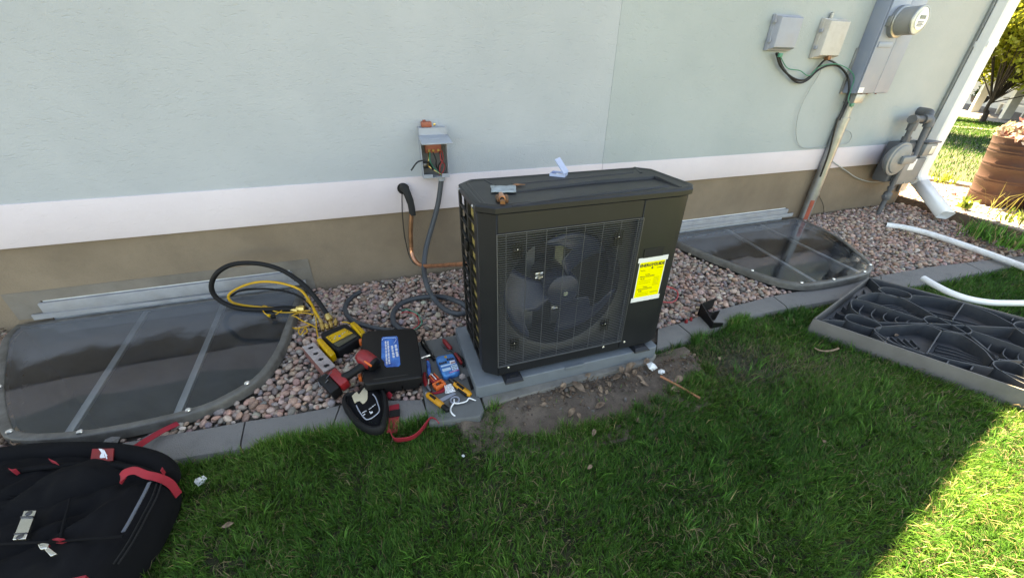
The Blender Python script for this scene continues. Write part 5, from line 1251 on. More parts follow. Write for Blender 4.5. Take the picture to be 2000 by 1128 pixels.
M2 = frame(G(858, 751, zs + .015), G(868, 747, zs + .015) - G(850, 757, zs + .015), G(854, 744, zs + .015) - G(862, 759, zs + .015))
MB().rbox((-.026, -.017, -.013), (.024, -.007, .012), .004, M2).rbox((-.026, .009, -.013), (.024, .018, .012), .004, M2).rbox((-.027, -.0068, -.012), (-.014, .0088, .011), .003, M2).rbox((.012, -.0068, -.012), (.0245, .0088, .011), .003, M2).build('frame', MT['orange'], pc)
MB().tube([M2 @ Vector((-.004, -.012, 0)), M2 @ Vector((-.004, .012, 0))], .008, 12).build('cutting_wheel', MT['chrome_dark'], pc)
rd = MB().prism([(p.x, p.y) for p in catmull([Vector(p) for p in pxpoly(((838, 765), (850, 768), (866, 764), (873, 756), (872, 748), (862, 760), (848, 765)), zs + .006)], 2)], zs + .001, zs + .006, .002)
tag(rd.build('red_sleeve', MT['strap_red']), 'dark red tool sleeve under the red pipe cutter', 'sleeve')
cr = MB(); vv = []
for i in range(8):
    for j in range(8):
        p = lerp(lerp(Vector((868, 752)), Vector((882, 748)), i / 7), lerp(Vector((870, 768)), Vector((890, 764)), i / 7), j / 7)
        q = G(p.x, p.y, zs + .006 + .012 * random.random()); vv.append(tuple(q))
cr.add(vv, [(i * 8 + j, (i + 1) * 8 + j, (i + 1) * 8 + j + 1, i * 8 + j + 1) for i in range(7) for j in range(7)])
cro = cr.build('crumpled_film', MT['white_plastic'], smooth=0); cro.modifiers.new('thick', 'SOLIDIFY').thickness = .001
tag(cro, 'crumpled scrap of white plastic film beside the utility knife', 'wrapper')
b = MB().prism(pxpoly(((857, 779), (885, 765), (891, 768), (862, 785)), zs + .003), zs + .0005, zs + .003)
tag(b.build('plastic_sheet', MT['telecom_grey'], smooth=0), 'flat grey strip of plastic between tester and knife', 'strip')
rg_ = thing('key_ring', 'round metal ring with a loose end of white cord', 'ring', tuple(G(888, 781, zs)))
rc_ = G(888.5, 780.5, zs + .005)
MB().tube([rc_ + Vector((.018 * math.cos(a), .018 * math.sin(a), 0)) for a in np.linspace(0, 2 * math.pi, 25)], .0038, 8).build('ring', MT['telecom_grey'], rg_)
MB().tube(catmull([G(*p) for p in ((887, 779, zs + .012), (888, 786, zs + .012), (896, 787, zs + .01), (911, 783, zs + .008), (916, 777, zs + .012), (925, 780, zs + .008), (934, 783.5, 0))], 5), .0028, 7).tube(catmull([G(*p) for p in ((888, 785, zs + .013), (882, 793, zs + .006), (880, 801, zs + .005), (885, 809, zs + .004), (896, 816, .0))], 5), .0033, 7).build('cord', MT['white_plastic'], rg_)
MB().tube(catmull([rc_ + Vector((-.02, .0, 0)), rc_ + Vector((-.026, -.02, 0)), rc_ + Vector((.0, -.032, 0)), rc_ + Vector((.05, -.035, 0)), rc_ + Vector((.085, -.015, 0))], 5), .0012, 6).build('thin_wire', MT['chrome_dark'], rg_)
twoend('pocket_knife', 'dark red pocket knife behind the wipes packet', 'pocket knife', [('handle', [(866, 663, zs + .012), (869, 667, zs + .014), (879, 679, zs + .012), (881, 682, zs + .01)], [.007, .012, .012, .007], 'tool_red'), ('blade', [(862, 673, zs + .005), (872, 683, zs + .005), (880, 684, zs + .006)], [.002, .004, .004], 'chrome_dark')], (872, 672))
twoend('snips', 'red-handled snips between the wipes packet and the pad', 'snips', [('handle', [(889, 690, zs + .014), (896, 700, zs + .014), (902, 710, zs + .012)], [.007, .009, .007], 'tool_red'), ('handle', [(893, 690, zs + .012), (904, 702, zs + .012), (905, 714, zs + .01)], [.004, .006, .006], 'black_plastic'), ('jaw', [(889, 690, zs + .012), (880, 683, zs + .01)], [.008, .003], 'chrome_dark')], (897, 702))
b = MB().prism(pxpoly(((912, 735), (917, 733), (925, 756), (920, 759)), zs + .008), zs + .0005, zs + .008, .002)
tag(b.build('black_spacer', MT['black_plastic']), 'flat black plastic bar leaning along the edge of the pad', 'bar')
# ---- scraps near the kerb
bk = thing('plastic_bracket', 'black plastic corner bracket standing on the kerb', 'bracket', tuple(G(1385, 620, .004)))
q0, q1, q2 = G(1362, 597, .07), G(1386, 632, .006), G(1408, 630, .006)
a0 = G(1364, 615, .004); a1 = G(1388, 640, .004); a2 = G(1392, 600, .004)
b = MB(); hv = Vector((0, 0, .075))
b.add([a0, a1, a1 + hv * .55, a0 + hv], [(0, 1, 2, 3)]); b.add([a0, a2, a2 + hv * .8, a0 + hv], [(0, 1, 2, 3)]); b.add([a0, a1, a2 + Vector((.02, -.04, 0))], [(0, 1, 2)])
o = b.build('bracket', MT['black_plastic'], bk, smooth=0); o.modifiers.new('thick', 'SOLIDIFY').thickness = .006
a3 = G(1409, 636, .004); b = MB().add([a1, a3, a3 + hv * .3, a1 + hv * .5], [(0, 1, 2, 3)]); o = b.build('flange', MT['black_plastic'], bk, smooth=0); o.modifiers.new('thick', 'SOLIDIFY').thickness = .006
for k, (x, y) in enumerate(((1340, 629), (1349, 625))):
    p = G(x, y, .006)
    MB_ = MB().lathe([(.0085, 0), (.009, .003), (.0075, .016), (.005, .020)], 10, Matrix.Translation((p.x, p.y, .0045)))
    tag(MB_.build('wire_nut', MT['tool_red']), ['red wire nut on the kerb, the one farther from the bracket', 'red wire nut on the kerb, the one nearer the bracket'][k], 'wire nut', 'red wire nuts on the kerb')
def chunk(px, py, z, s, label, name='plastic_scrap', cat='scrap', m='white_plastic', sq_=.6):
    bm = bmesh.new(); bmesh.ops.create_icosphere(bm, subdivisions=1, radius=1)
    for v in bm.verts: v.co = Vector((v.co.x * s * random.uniform(.6, 1.2), v.co.y * s * random.uniform(.6, 1.1), v.co.z * s * sq_ * random.uniform(.6, 1.2)))
    p = G(px, py, z)
    return tag(MB().bm(bm, Matrix.Translation((p.x, p.y, z + s * sq_ * .7))).build(name, MT[m], smooth=0), label, cat)
chunk(1272, 719, .0, .032, 'larger chunk of broken white foam at the right end of the pad')
chunk(1291, 728, -.008, .019, 'smaller white foam scrap at the end of the copper rod')
chunk(1303, 688, -.02, .009, 'tiny white scrap in the grass below the kerb')
chunk(394, 941, -.02, .020, 'white plastic scrap on the lawn beside the backpack', sq_=.7)
chunk(905, 890, -.02, .007, 'tiny white crumb on the lawn in front of the red strap')
chunk(225, 862, -.005, .03, 'grey pointed stone between the well cover and the backpack', 'loose_stone', 'stone', 'concrete')
chunk(903, 739, zs, .018, 'pale round stone lying on the slab beside the pad', 'loose_stone', 'stone', 'brick_top', .9)
b = MB().tube([G(1290, 734, .006), G(1330, 756, -.006), G(1367, 777, -.012)], .006, 8)
tag(b.build('copper_rod', mat('oxidised_copper', (.36, .15, .08), .5, metal=.5, var=.2)), 'offcut of copper tube lying on the soil', 'copper tube')
b = MB().tube(catmull([G(1591, 679, -.01), G(1602, 684, -.012), (G(1620, 685, -.012)), G(1638, 680, -.008)], 5), [.004] * 8 + [.005] * 8, 7)
tag(b.build('twig', MT['twig']), 'curved dry twig on the lawn in front of the old pad', 'twig')

# ================================================================== BACKPACK
bp = thing('backpack', 'black work backpack with red straps lying on the lawn', 'backpack', tuple(G(120, 1000, LAWN_Z)))
o_px = [(-420, 1000), (-250, 925), (-60, 893), (60, 878), (150, 872), (230, 876), (290, 891), (322, 910), (333, 932), (326, 962), (308, 1000), (288, 1035), (262, 1070), (236, 1100), (205, 1135), (160, 1180), (60, 1230), (-150, 1260), (-400, 1180)]
zb = .13
ol = pxpoly(o_px, zb - .03)
ol = ccw([(p.x, p.y) for p in catmull([Vector(p) for p in ol] + [Vector(ol[0])], 4)[:-1]])
def br_(d, z): return MB.inset(ol, d, z)
cb = (sum(p[0] for p in ol) / len(ol), sum(p[1] for p in ol) / len(ol))
def bs(s, z, w=0):
    out = []
    for i, p in enumerate(MB.inset(ol, .045, 0)):
        x, y = lerp(cb[0], p[0], s), lerp(cb[1], p[1], s)
        q1_ = x * .8 + y * .6; q2_ = y * .8 - x * .6
        f_ = float(vnoise([q1_ * .45 + .08 * math.sin(q2_ * 9)], [q2_], 16, 3)[0]); f2_ = float(vnoise([x], [y], 34, 5)[0])
        out.append((x, y, z + w * 1.1 * (abs(f_ - .5) * 2 - .5) + w * .35 * (f2_ - .5)))
    return out
MB().loft([br_(.03, LAWN_Z), br_(.004, .0), br_(0, .05), br_(.004, zb - .05), br_(.016, zb - .022), br_(.03, zb - .012), bs(1, zb - .012, .004), *[bs(1 - k / 26, zb - .012 + .024 * min(1, k / 9), .036 * min(1, k / 4)) for k in range(1, 26)]]).build('pack_body', MT['cloth_black'], bp, smooth=60)
# padded roll along the top edge
rollp = [G(x, y, .10) for x, y in ((-250, 945), (-80, 908), (40, 889), (140, 884), (220, 886), (285, 899), (318, 917), (326, 938))]
MB().tube(catmull(rollp, 6), .036, 14).build('padded_edge', MT['cloth_black'], bp, smooth=60)
MB().tube(catmull([G(x, y, .137) for x, y in ((-200, 965), (-60, 938), (40, 918), (130, 908), (210, 907), (275, 915), (310, 932))], 6), .008, 10).build('seam_piping', MT['cloth_black'], bp, smooth=60)
# red brand patch on the padded edge
p0, p1, p2, p3 = G(177, 902, .128), G(221, 900, .128), G(223, 876, .136), G(181, 877, .136)
up_ = Vector((0, 0, .003)); b = MB().add([p0 + up_, p1 + up_, p2 + up_, p3 + up_], [(0, 1, 2, 3)]); o = b.build('brand_patch', MT['tool_red'], bp, smooth=0, label='red woven patch with white script lettering'); o.modifiers.new('thick', 'SOLIDIFY').thickness = .004
Mt = frame((p0 + p1 + p2 + p3) / 4 + up_ + Vector((0, -.001, .0026)), p1 - p0, p3 - p0)
def on_patch(x, y):       # pixel of the patch -> point of the patch plane
    n_ = (p1 - p0).cross(p3 - p0).normalized(); r_ = ray(x, y); o_ = Mt.translation
    return CAM + r_ * ((o_ - CAM).dot(n_) / r_.dot(n_))
for shp in (((560, 260), (740, 270), (820, 420), (850, 600), (900, 705), (700, 720), (690, 745), (620, 680), (640, 580), (705, 480), (640, 370)), ((775, 290), (855, 340), (955, 540), (1020, 590), (965, 600), (1000, 760), (945, 770), (860, 560))):
    MB().add([on_patch(170 + x / 25.07, 865 + y / 25.07) for x, y in shp], [tuple(range(len(shp)))]).build('script_logo', MT['white_ink'], o, smooth=0)
# straps
MB().ribbon(catmull([G(*p) for p in ((232, 878, .12), (246, 872, .10), (262, 874, .07), (285, 860, .045), (315, 842, .03), (348, 826, .02))], 5), .022, .003, ups=None, up=(-.5, .8, .3)).build('strap', MT['strap_red'], bp)
MB().ribbon(catmull([G(*p) for p in ((242, 938, .15), (238, 932, .165), (246, 922, .178), (264, 918, .18), (285, 926, .165), (310, 932, .14), (333, 944, .10), (349, 966, .05))], 6), .022, .003, up=(.1, .55, .8)).build('strap', MT['strap_red'], bp)
MB().ribbon(catmull([G(*p) for p in ((300, 1003, .085), (290, 1018, .08), (278, 1031, .078))], 4), .020, .003, up=(.8, .2, .5)).build('side_tab', MT['strap_red'], bp)
# zipped side gusset with grey reflective strip
MB().ribbon(catmull([G(*p) for p in ((292, 941, .152), (282, 962, .152), (266, 992, .150), (252, 1018, .150), (240, 1038, .148))], 5), .009, .003, up=(1, .1, .2)).build('reflective_strip', MT['cloth_grey'], bp)
for dx in (0, 9):
    MB().tube(catmull([G(306 + dx, 944, .135), G(297 + dx, 970, .135), G(280 + dx, 1003, .132), G(262 + dx, 1037, .132), G(244 + dx, 1068, .13), G(222 + dx, 1100, .13)], 5), .0022, 8).build('zip_track', MT['black_rubber'], bp)
# pocket with flap line, buckle, zip pull and red stitch tabs
MB().tube(catmull([G(x, y, .150) for x, y in ((-60, 1064), (20, 1060), (110, 1056), (180, 1050), (240, 1046))], 5), .0035, 8).build('pocket_seam', MT['cloth_black'], bp)
MB().tube(catmull([G(x, y, .150) for x, y in ((137, 972), (130, 1000), (122, 1028), (118, 1050))], 5), .003, 8).build('pocket_seam', MT['cloth_black'], bp)
zq = .156
bkp = [(x, y) for x, y in pxpoly(((46, 996), (71, 995.5), (50, 1051), (24, 1053)), zq + .006)]
bu = MB().prism(bkp, zq - .004, zq + .006, .002).build('buckle', MT['steel'], bp)
q_ = [Vector((*p, zq + .0065)) for p in bkp]
for v0, v1 in ((.22, .28), (.80, .84)):
    MB().prism([tuple(lerp(lerp(q_[0], q_[3], v), lerp(q_[1], q_[2], v), u))[:2] for u, v in ((0, v0), (1, v0), (1, v1), (0, v1))], zq + .0055, zq + .009, .001).build('buckle_bar', MT['chrome_dark'], bu)
for v in (.1, .92):
    p = lerp(lerp(q_[0], q_[3], v), lerp(q_[1], q_[2], v), .5); MB().lathe([(.007, 0), (.007, .002), (.004, .003)], 12, Matrix.Translation((p.x, p.y, zq + .006))).build('rivet', MT['chrome_dark'], bu)
zp = MB().prism(rnd(pxpoly(((73, 1062), (82, 1058.5), (96, 1060), (92, 1069), (78, 1072)), zq + .008), 3), zq, zq + .008, .002).build('zip_pull', MT['steel'], bp)
MB().prism(pxpoly(((84, 1069), (94, 1066), (111, 1080), (98, 1085)), zq + .006), zq, zq + .006, .002).build('pull_tab', MT['steel'], zp)
for px in (((101, 1052), (112, 1049), (126, 1051), (114, 1054.5)), ((94, 894), (110, 901), (111, 903), (95, 896)), ((15, 913), (24, 916), (31, 914), (24, 919)), ((140, 1128), (168, 1122), (166, 1128), (142, 1135)), ((313, 918), (317, 911), (318, 913), (314, 920))):
    MB().prism(pxpoly(px, zq + .002), zq - .02, zq + .002).build('stitch_tab', MT['strap_red'], bp, smooth=0)
b = MB(); lf = [G(215, 1098, .02), G(228, 1097, .03), G(222, 1112, .03), G(205, 1128, .02), G(190, 1140, .01), G(205, 1110, .02)]
b.add([tuple(p) for p in lf], [(0, 1, 2, 5), (5, 2, 3, 4)]); o = b.build('dry_leaf', MT['leaf_dry']); o.modifiers.new('thick', 'SOLIDIFY').thickness = .001
tag(o, 'large pale dry leaf sticking out beside the backpack', 'leaf')
# ================================================================== THE OLD PAD UPSIDE DOWN ON THE LAWN
ztop = .062; zfl = -.012
op = thing('old_equipment_pad', 'dirty old ribbed plastic pad lying upside down on the lawn', 'pad', tuple(G(1800, 650, LAWN_Z)))
cA, cB = G(1589, 622, ztop), G(1698, 540, ztop)
nE, fE = G(1999, 761, ztop), G(1999, 613, ztop)
near = (nE - cA).normalized(); wid = (cB - cA)
LEN = 1.02
cD = cA + near * LEN; cC = cB + near * LEN
def rimwall(a, c, th=.007, flare=0.008, m='old_pad_rim', nm='rim_wall'):
    d = (c - a).normalized(); nn = Vector((-d.y, d.x, 0)); mid = (cA + cC) / 2
    if nn.dot(mid - a) > 0: nn = -nn        # outward
    rg = []
    for p in (a, c):
        rg.append([(p.x + nn.x * flare, p.y + nn.y * flare, LAWN_Z), (p.x + nn.x * flare * .2, p.y + nn.y * flare * .2, ztop - .003), (p.x, p.y, ztop), (p.x - nn.x * th, p.y - nn.y * th, ztop), (p.x - nn.x * th, p.y - nn.y * th, LAWN_Z)])
    return MB().loft(rg).build(nm, MT[m], op, smooth=25)
for a, c in ((cA, cD), (cA, cB), (cB, cC), (cD, cC)): rimwall(a, c)
MB().prism([(p.x, p.y) for p in (cA, cD, cC, cB)], LAWN_Z + .004, zfl).build('floor_plate', MT['old_pad'], op, smooth=0)
def riba(px, h=1.0, th=.0055, closed=False, smooth=True, m='old_pad', nm='rib'):
    pts = [G(x, y, ztop - .002) for x, y in px]
    if closed: pts = pts + [pts[0]]
    if smooth and len(pts) > 2: pts = catmull(pts, 5)
    zt_ = lerp(zfl, ztop - .002, h)
    for e0_, e1_ in ((cA, cD), (cA, cB), (cB, cC)):       # keep every rib inside the rim
        d_ = (e1_ - e0_).normalized(); n_ = Vector((-d_.y, d_.x, 0)); n_ = n_ if n_.dot((cA + cC) / 2 - e0_) > 0 else -n_
        pts = [p + n_ * max(0, .010 - (p - e0_).dot(n_)) for p in pts]
    pts = [Vector((p.x, p.y, (zt_ + zfl) / 2)) for p in pts]
    return MB().ribbon(pts, zt_ - zfl, th, up=(0, 0, 1)).build(nm, MT[m], op, smooth=40)
def S(x, y): return (1560 + x / 3.76, 520 + y / 3.76)
def Sx(l): return [S(*p) for p in l]
# big diagonals and curved cells, followed from the photograph's zoom
riba(Sx([(170, 390), (340, 400)]), smooth=False); riba(Sx([(600, 440), (560, 470), (700, 560), (930, 640)]))
riba(Sx([(340, 372), (360, 352), (420, 352), (520, 385), (600, 425), (600, 450), (560, 455), (470, 435), (370, 400)]), closed=True)
riba(Sx([(585, 165), (620, 152), (700, 160), (800, 190), (830, 215), (810, 235), (740, 225), (640, 200)]), closed=True)
riba(Sx([(520, 85), (600, 155)]), smooth=False); riba(Sx([(600, 195), (720, 225)]), smooth=False)
riba(Sx([(390, 300), (385, 262), (410, 240), (520, 260), (700, 320), (915, 390)])); riba(Sx([(420, 240), (470, 210), (540, 195), (610, 195), (780, 240), (1000, 360), (1250, 500), (1480, 690)]))
riba(Sx([(390, 305), (440, 345), (560, 395), (620, 410), (920, 415), (1280, 435), (1600, 450)]))
riba(Sx([(918, 385), (940, 367), (1000, 368), (1180, 415), (1260, 455), (1270, 480), (1230, 492), (1150, 480), (980, 430)]), closed=True)
riba(Sx([(835, 210), (1000, 225), (1220, 270), (1400, 335), (1570, 420)])); riba(Sx([(1215, 270), (1130, 390)]), smooth=False)
riba(Sx([(1050, 470), (940, 640)]), smooth=False); riba(Sx([(610, 440), (760, 430), (930, 425), (1050, 470)]))
riba(Sx([(1060, 470), (1200, 500), (1350, 600), (1430, 690)])); riba(Sx([(940, 630), (1150, 690), (1430, 745)]))
riba(Sx([(1430, 720), (1440, 695), (1520, 690), (1600, 710), (1654, 740), (1700, 780), (1690, 830), (1600, 800), (1480, 760)]), closed=True)
riba(Sx([(1575, 425), (1600, 408), (1654, 405), (1760, 440), (1800, 480), (1700, 470), (1610, 450)]), closed=True)
riba(Sx([(1270, 470), (1400, 510), (1600, 580), (1750, 640)])); riba(Sx([(1250, 500), (1420, 640), (1480, 680), (1640, 690)]))
riba(Sx([(1480, 760), (1600, 830), (1750, 900)])); riba(Sx([(1600, 455), (1750, 560), (1850, 650)]))
riba(Sx([(540, 90), (900, 180), (1230, 265), (1654, 390), (1800, 440)]), smooth=False)
riba(Sx([(560, 480), (700, 590), (940, 655)]), h=.95)
for (a, c) in (((1330, 265), (1310, 290)), ((1140, 225), (1130, 250)), ((1590, 360), (1570, 390)), ((1110, 680), (1090, 710)), ((1290, 720), (1270, 750)), ((780, 575), (765, 600)), ((665, 510), (640, 545))):
    riba(Sx([a, c]), smooth=False, h=.92)
# low reinforcing ribs inside the cells
for k in range(7):
    t = k / 6
    riba(Sx([(lerp(200, 500, t), lerp(375, 130, t)), (lerp(235, 520, t), lerp(385, 165, t)), (lerp(300, 560, t), lerp(385, 190, t))]), h=.45, th=.004, nm='low_rib')
for k in range(5):
    x = 470 + k * 88; riba(Sx([(x + 20, 262 + k * 26), (x - 10, 300 + k * 20), (x, 340 + k * 14), (x + 40, 375 + k * 8)]), h=.7, th=.004, nm='low_rib')
for k in range(6):
    riba(Sx([(830 + k * 12, 250 + k * 22), (980 + k * 10, 280 + k * 22), (1180 - k * 12, 325 + k * 12)]), h=.4, th=.004, nm='low_rib')
    riba(Sx([(1180 - k * 8, 340 + k * 16), (1320, 370 + k * 16), (1480 + k * 4, 430 + k * 4)]), h=.4, th=.004, nm='low_rib')
    riba(Sx([(610 + k * 50, 455 + k * 6), (720 + k * 40, 520 + k * 6), (930 - k * 6, 590 - k * 12)]), h=.4, th=.004, nm='low_rib')
    riba(Sx([(1060 - k * 12, 520 + k * 22), (1200, 560 + k * 22), (1400 - k * 4, 640 + k * 12)]), h=.4, th=.004, nm='low_rib')
    riba(Sx([(560 + k * 40, 262 + k * 12), (690 + k * 30, 245 + k * 16), (790 + k * 30, 265 + k * 20)]), h=.5, th=.004, nm='low_rib')
for k in range(4):
    riba(Sx([(1330 + k * 110, 510 + k * 26), (1310 + k * 110, 560 + k * 26), (1400 + k * 100, 600 + k * 34)]), h=.6, th=.004, nm='low_rib')
    riba(Sx([(1470 + k * 70, 745 + k * 10), (1520 + k * 60, 735 + k * 16), (1590 + k * 40, 760 + k * 16)]), h=.4, th=.004, nm='low_rib')
    riba(Sx([(390 + k * 50, 395 + k * 8), (430 + k * 45, 385 + k * 12), (480 + k * 30, 400 + k * 12)]), h=.4, th=.004, nm='low_rib')
# dead leaves caught in the ribs
ddm = MT['leaf_dry']
def leaf(px, py, z, s, rot, label=None, group=None, curl=.5):
    p = G(px, py, z)
    if label and 'bare soil' in label:        # rest on the rising soil
        for _ in range(6): p = G(px, py, LAWN_Z + .016 + .03 * float(sstep(.98, 1.14, p.y)))
    b = MB(); vv = []
    prof = (.02, .22, .38, .42, .34, .18, .01)
    for i, w in enumerate(prof):
        u = i / 6 - .5
        for v in (-1, 0, 1):
            vv.append((u * s, v * w * s * .62, .15 * s * curl * (v * v * w * 3 + math.sin(u * 5) * .8 + random.uniform(-.15, .15)) + .05 * s))
    M = Matrix.Translation(p) @ Euler((random.uniform(-.3, .3), random.uniform(-.3, .3), rot)).to_matrix().to_4x4()
    b.add(vv, [(i * 3 + j, i * 3 + j + 1, i * 3 + j + 4, i * 3 + j + 3) for i in range(6) for j in range(2)], M)
    o = b.build('dry_leaf', ddm, smooth=60); o.modifiers.new('thick', 'SOLIDIFY').thickness = .0007
    return tag(o, label, 'leaf', group)
for x, y in ((1757, 637), (1764, 641), (1752, 643), (1785, 648), (1750, 655)):
    leaf(x, y, zfl + .012, random.uniform(.02, .035), random.uniform(0, 6), 'scrap of dry leaf caught between the ribs of the old pad', 'dry leaves in the old pad', 1.2)
for (x, y, s, r_) in ((1128, 757, .062, 1.9), (1148, 735, .03, .3), (1100, 755, .03, .6), (1117, 760, .025, 2.), (1213, 722, .034, 1.), (1232, 720, .05, .1), (1205, 738, .035, .2), (1250, 740, .035, 2.2), (1262, 706, .03, .5), (1258, 750, .03, 2.6), (1172, 792, .034, 0), (1118, 805, .036, .4), (1130, 812, .024, 1.5), (1062, 790, .022, .2), (1160, 845, .03, .8), (1245, 822, .03, 2.4), (1325, 742, .04, .3), (1320, 762, .038, 2.9), (1172, 760, .024, 1.7), (1190, 750, .022, 1.2), (1224, 733, .03, 2.), (1240, 728, .026, .7), (1075, 778, .018, .4), (1108, 772, .018, 2.), (1185, 765, .016, .9), (1152, 912, .022, .3), (1355, 640 + 55, .028, .3), (1405, 700, .02, 1), (445, 1025, .03, .2), (1610, 862, .02, .4)):
    lawn_bit = y > 840 or x > 1340
    leaf(x, y, LAWN_Z + (.03 if lawn_bit else .022), s * (1.1 if lawn_bit else 1.5), r_, 'small dry brown leaf lying in the lawn' if lawn_bit else 'dry brown leaf on the bare soil in front of the pad', 'dry leaves in the lawn' if lawn_bit else 'dry leaves on the soil', random.uniform(.5, 1.3))

# white pipes
pv = thing('pvc_pipe', 'long white pipe with worn print, lying across the gravel and kerb', 'pipe', tuple(G(1800, 455, .05)))
MB().tube(catmull([G(1730, 439, .07), G(1765, 444, .07), G(1810, 455, .066), G(1860, 471, .055), G(1920, 492, .042), G(1975, 512, .035), G(2030, 534, .03), G(2100, 566, .0)], 6), .0225, 16).build('pipe', MT['pvc'], pv)
e = G(1730, 439, .07); d = (G(1765, 444, .07) - e).normalized(); MB().tube([e - d * .0008, e + d * .002], .0185, 14).build('bore', MT['void'], pv)
pv2 = thing('pvc_pipe', 'curved clean white pipe lying over the lawn behind the old pad', 'pipe', tuple(G(1900, 585, .0)))
pp = catmull([G(1803, 543, .085), G(1825, 556, .08), G(1855, 571, .072), G(1890, 583, .062), G(1930, 590, .05), G(1970, 591.5, .04), G(2010, 591, .03), G(2070, 586, .015), G(2150, 572, .0)], 6)
MB().tube(pp, .0185, 16).build('pipe', MT['white_plastic'], pv2)
d = (pp[1] - pp[0]).normalized(); MB().tube([pp[0] - d * .0008, pp[0] + d * .002], .0145, 14).build('bore', MT['void'], pv2)

# ================================================================== GRAVEL
def icos(sub):
    bm = bmesh.new(); bmesh.ops.create_icosphere(bm, subdivisions=sub, radius=1)
    v = np.array([q.co[:] for q in bm.verts]); f = np.array([[q.index for q in fc.verts] for fc in bm.faces]); bm.free(); return v, f
IV, IF = icos(2)
variants = []
for k in range(14):
    r = 1 + .0 * IV[:, 0]
    for q in range(5):
        d = rng.normal(size=3); d /= np.linalg.norm(d); r = r - .16 * np.maximum(0, IV @ d - .35) * rng.uniform(.4, 1.7)
    sc = np.array([1.0, rng.uniform(.62, .9), rng.uniform(.42, .66)])
    variants.append(IV * r[:, None] * sc)
PCOL = np.array((1.34, 1.14, 1.02)) * np.array([(.34, .25, .215), (.30, .235, .21), (.37, .31, .27), (.25, .235, .23), (.21, .21, .22), (.40, .34, .30), (.27, .19, .165), (.33, .265, .25), (.17, .165, .17), (.43, .40, .375), (.36, .255, .215), (.29, .255, .235)])
def eulers(n):
    a = rng.uniform(0, 2 * math.pi, n); t = rng.normal(0, .38, n); u = rng.normal(0, .38, n)
    ca, sa, ct, s_t, cu, su = np.cos(a), np.sin(a), np.cos(t), np.sin(t), np.cos(u), np.sin(u)
    Rz = np.zeros((n, 3, 3)); Rz[:, 0, 0] = ca; Rz[:, 0, 1] = -sa; Rz[:, 1, 0] = sa; Rz[:, 1, 1] = ca; Rz[:, 2, 2] = 1
    Rx = np.zeros((n, 3, 3)); Rx[:, 0, 0] = 1; Rx[:, 1, 1] = ct; Rx[:, 1, 2] = -s_t; Rx[:, 2, 1] = s_t; Rx[:, 2, 2] = ct
    Ry = np.zeros((n, 3, 3)); Ry[:, 1, 1] = 1; Ry[:, 0, 0] = cu; Ry[:, 0, 2] = su; Ry[:, 2, 0] = -su; Ry[:, 2, 2] = cu
    return Rz @ Rx @ Ry
px_, py_ = [], []
for lay, sp_ in ((0, .0245), (1, .031)):
    gx_ = np.arange(-2.7, 5.35, sp_); gy_ = np.arange(1.2, 2.44, sp_ * .88)
    GX, GY = np.meshgrid(gx_, gy_); GX = GX + (np.arange(len(gy_)) % 2)[:, None] * sp_ / 2
    GX = GX + rng.normal(0, sp_ * .22, GX.shape); GY = GY + rng.normal(0, sp_ * .22, GY.shape)
    px_.append(np.c_[GX.ravel(), GY.ravel(), np.full(GX.size, lay)])
PB = np.concatenate(px_)
x_, y_ = PB[:, 0], PB[:, 1]
kin = np.array(KIN + [(.03, 1.30), (.031, 1.62), (1.18, 1.66), (1.19, 1.42)] + KIN2)
order = np.argsort(kin[:, 0]); iny = np.interp(x_, kin[order, 0], kin[order, 1])
keep = (y_ > iny + .004) & (y_ < 2.418)
keep &= ~inpoly(x_, y_, WELL_L) & ~inpoly(x_, y_, WELL_R)
keep &= ~((x_ > .03) & (x_ < .262) & (y_ > 1.08) & (y_ < 1.655)) & ~((x_ > .24) & (x_ < 1.18) & (y_ < 1.70))
# timber edge at the right
rel = (x_ - TB0.x) * tn.x + (y_ - TB0.y) * tn.y
keep &= rel < -.01
keep &= ~((PB[:, 2] == 1) & (rng.random(len(PB)) < .25))
PB = PB[keep]; N_ = len(PB)
size = np.clip(rng.lognormal(math.log(.0155), .24, N_), .0085, .0235); size = np.where(PB[:, 2] == 1, size * 1.05, size)
PZ = gz(PB[:, 0], PB[:, 1]) + np.where(PB[:, 2] == 1, .008, -.006) + rng.normal(0, .003, N_)
ROT = eulers(N_); var_i = rng.integers(0, len(variants), N_)
cols = PCOL[rng.integers(0, len(PCOL), N_)] * rng.uniform(.7, 1.2, (N_, 1)) * (1 + rng.normal(0, .04, (N_, 3)))
cols = np.clip(cols, .03, .6)
# which pebbles show largest in the picture
CP = np.c_[PB[:, 0], PB[:, 1], PZ] - np.array([0, 0, CAM_H])
dep = CP @ np.array(FW); sxp = CX + F_PX * (CP @ np.array(RT)) / dep; syp = CY - F_PX * (CP @ np.array(UP)) / dep
blocked = inpoly(sxp, syp, [(590, 660), (614, 655), (830, 628), (840, 780), (640, 800), (600, 740)]) | ((sxp < 335) & (syp > 868))
score = np.where((sxp > 5) & (sxp < 1995) & (syp > 0) & (syp < 1120) & (PB[:, 2] == 1) & ~blocked, size / dep, 0)
top300 = np.argsort(-score)[:300]
is_top = np.zeros(N_, bool); is_top[top300] = True
pmeshes = []
for k, v in enumerate(variants):
    me = bpy.data.meshes.new('pebble'); me.from_pydata([tuple(p) for p in v], [], [tuple(int(i) for i in f) for f in IF]); me.polygons.foreach_set('use_smooth', [True] * len(me.polygons)); me.materials.append(MT['pebble']); pmeshes.append(me)
for i in top300:
    o = bpy.data.objects.new('pebble', pmeshes[var_i[i]]); col.objects.link(o); o.parent = gravel_bed
    Mx = Matrix([list(r) for r in ROT[i]]).to_4x4()
    o.location = (PB[i, 0], PB[i, 1], PZ[i]); o.rotation_euler = Mx.to_euler(); o.scale = (size[i],) * 3
    o.color = (*[float(c) for c in cols[i]], 1)
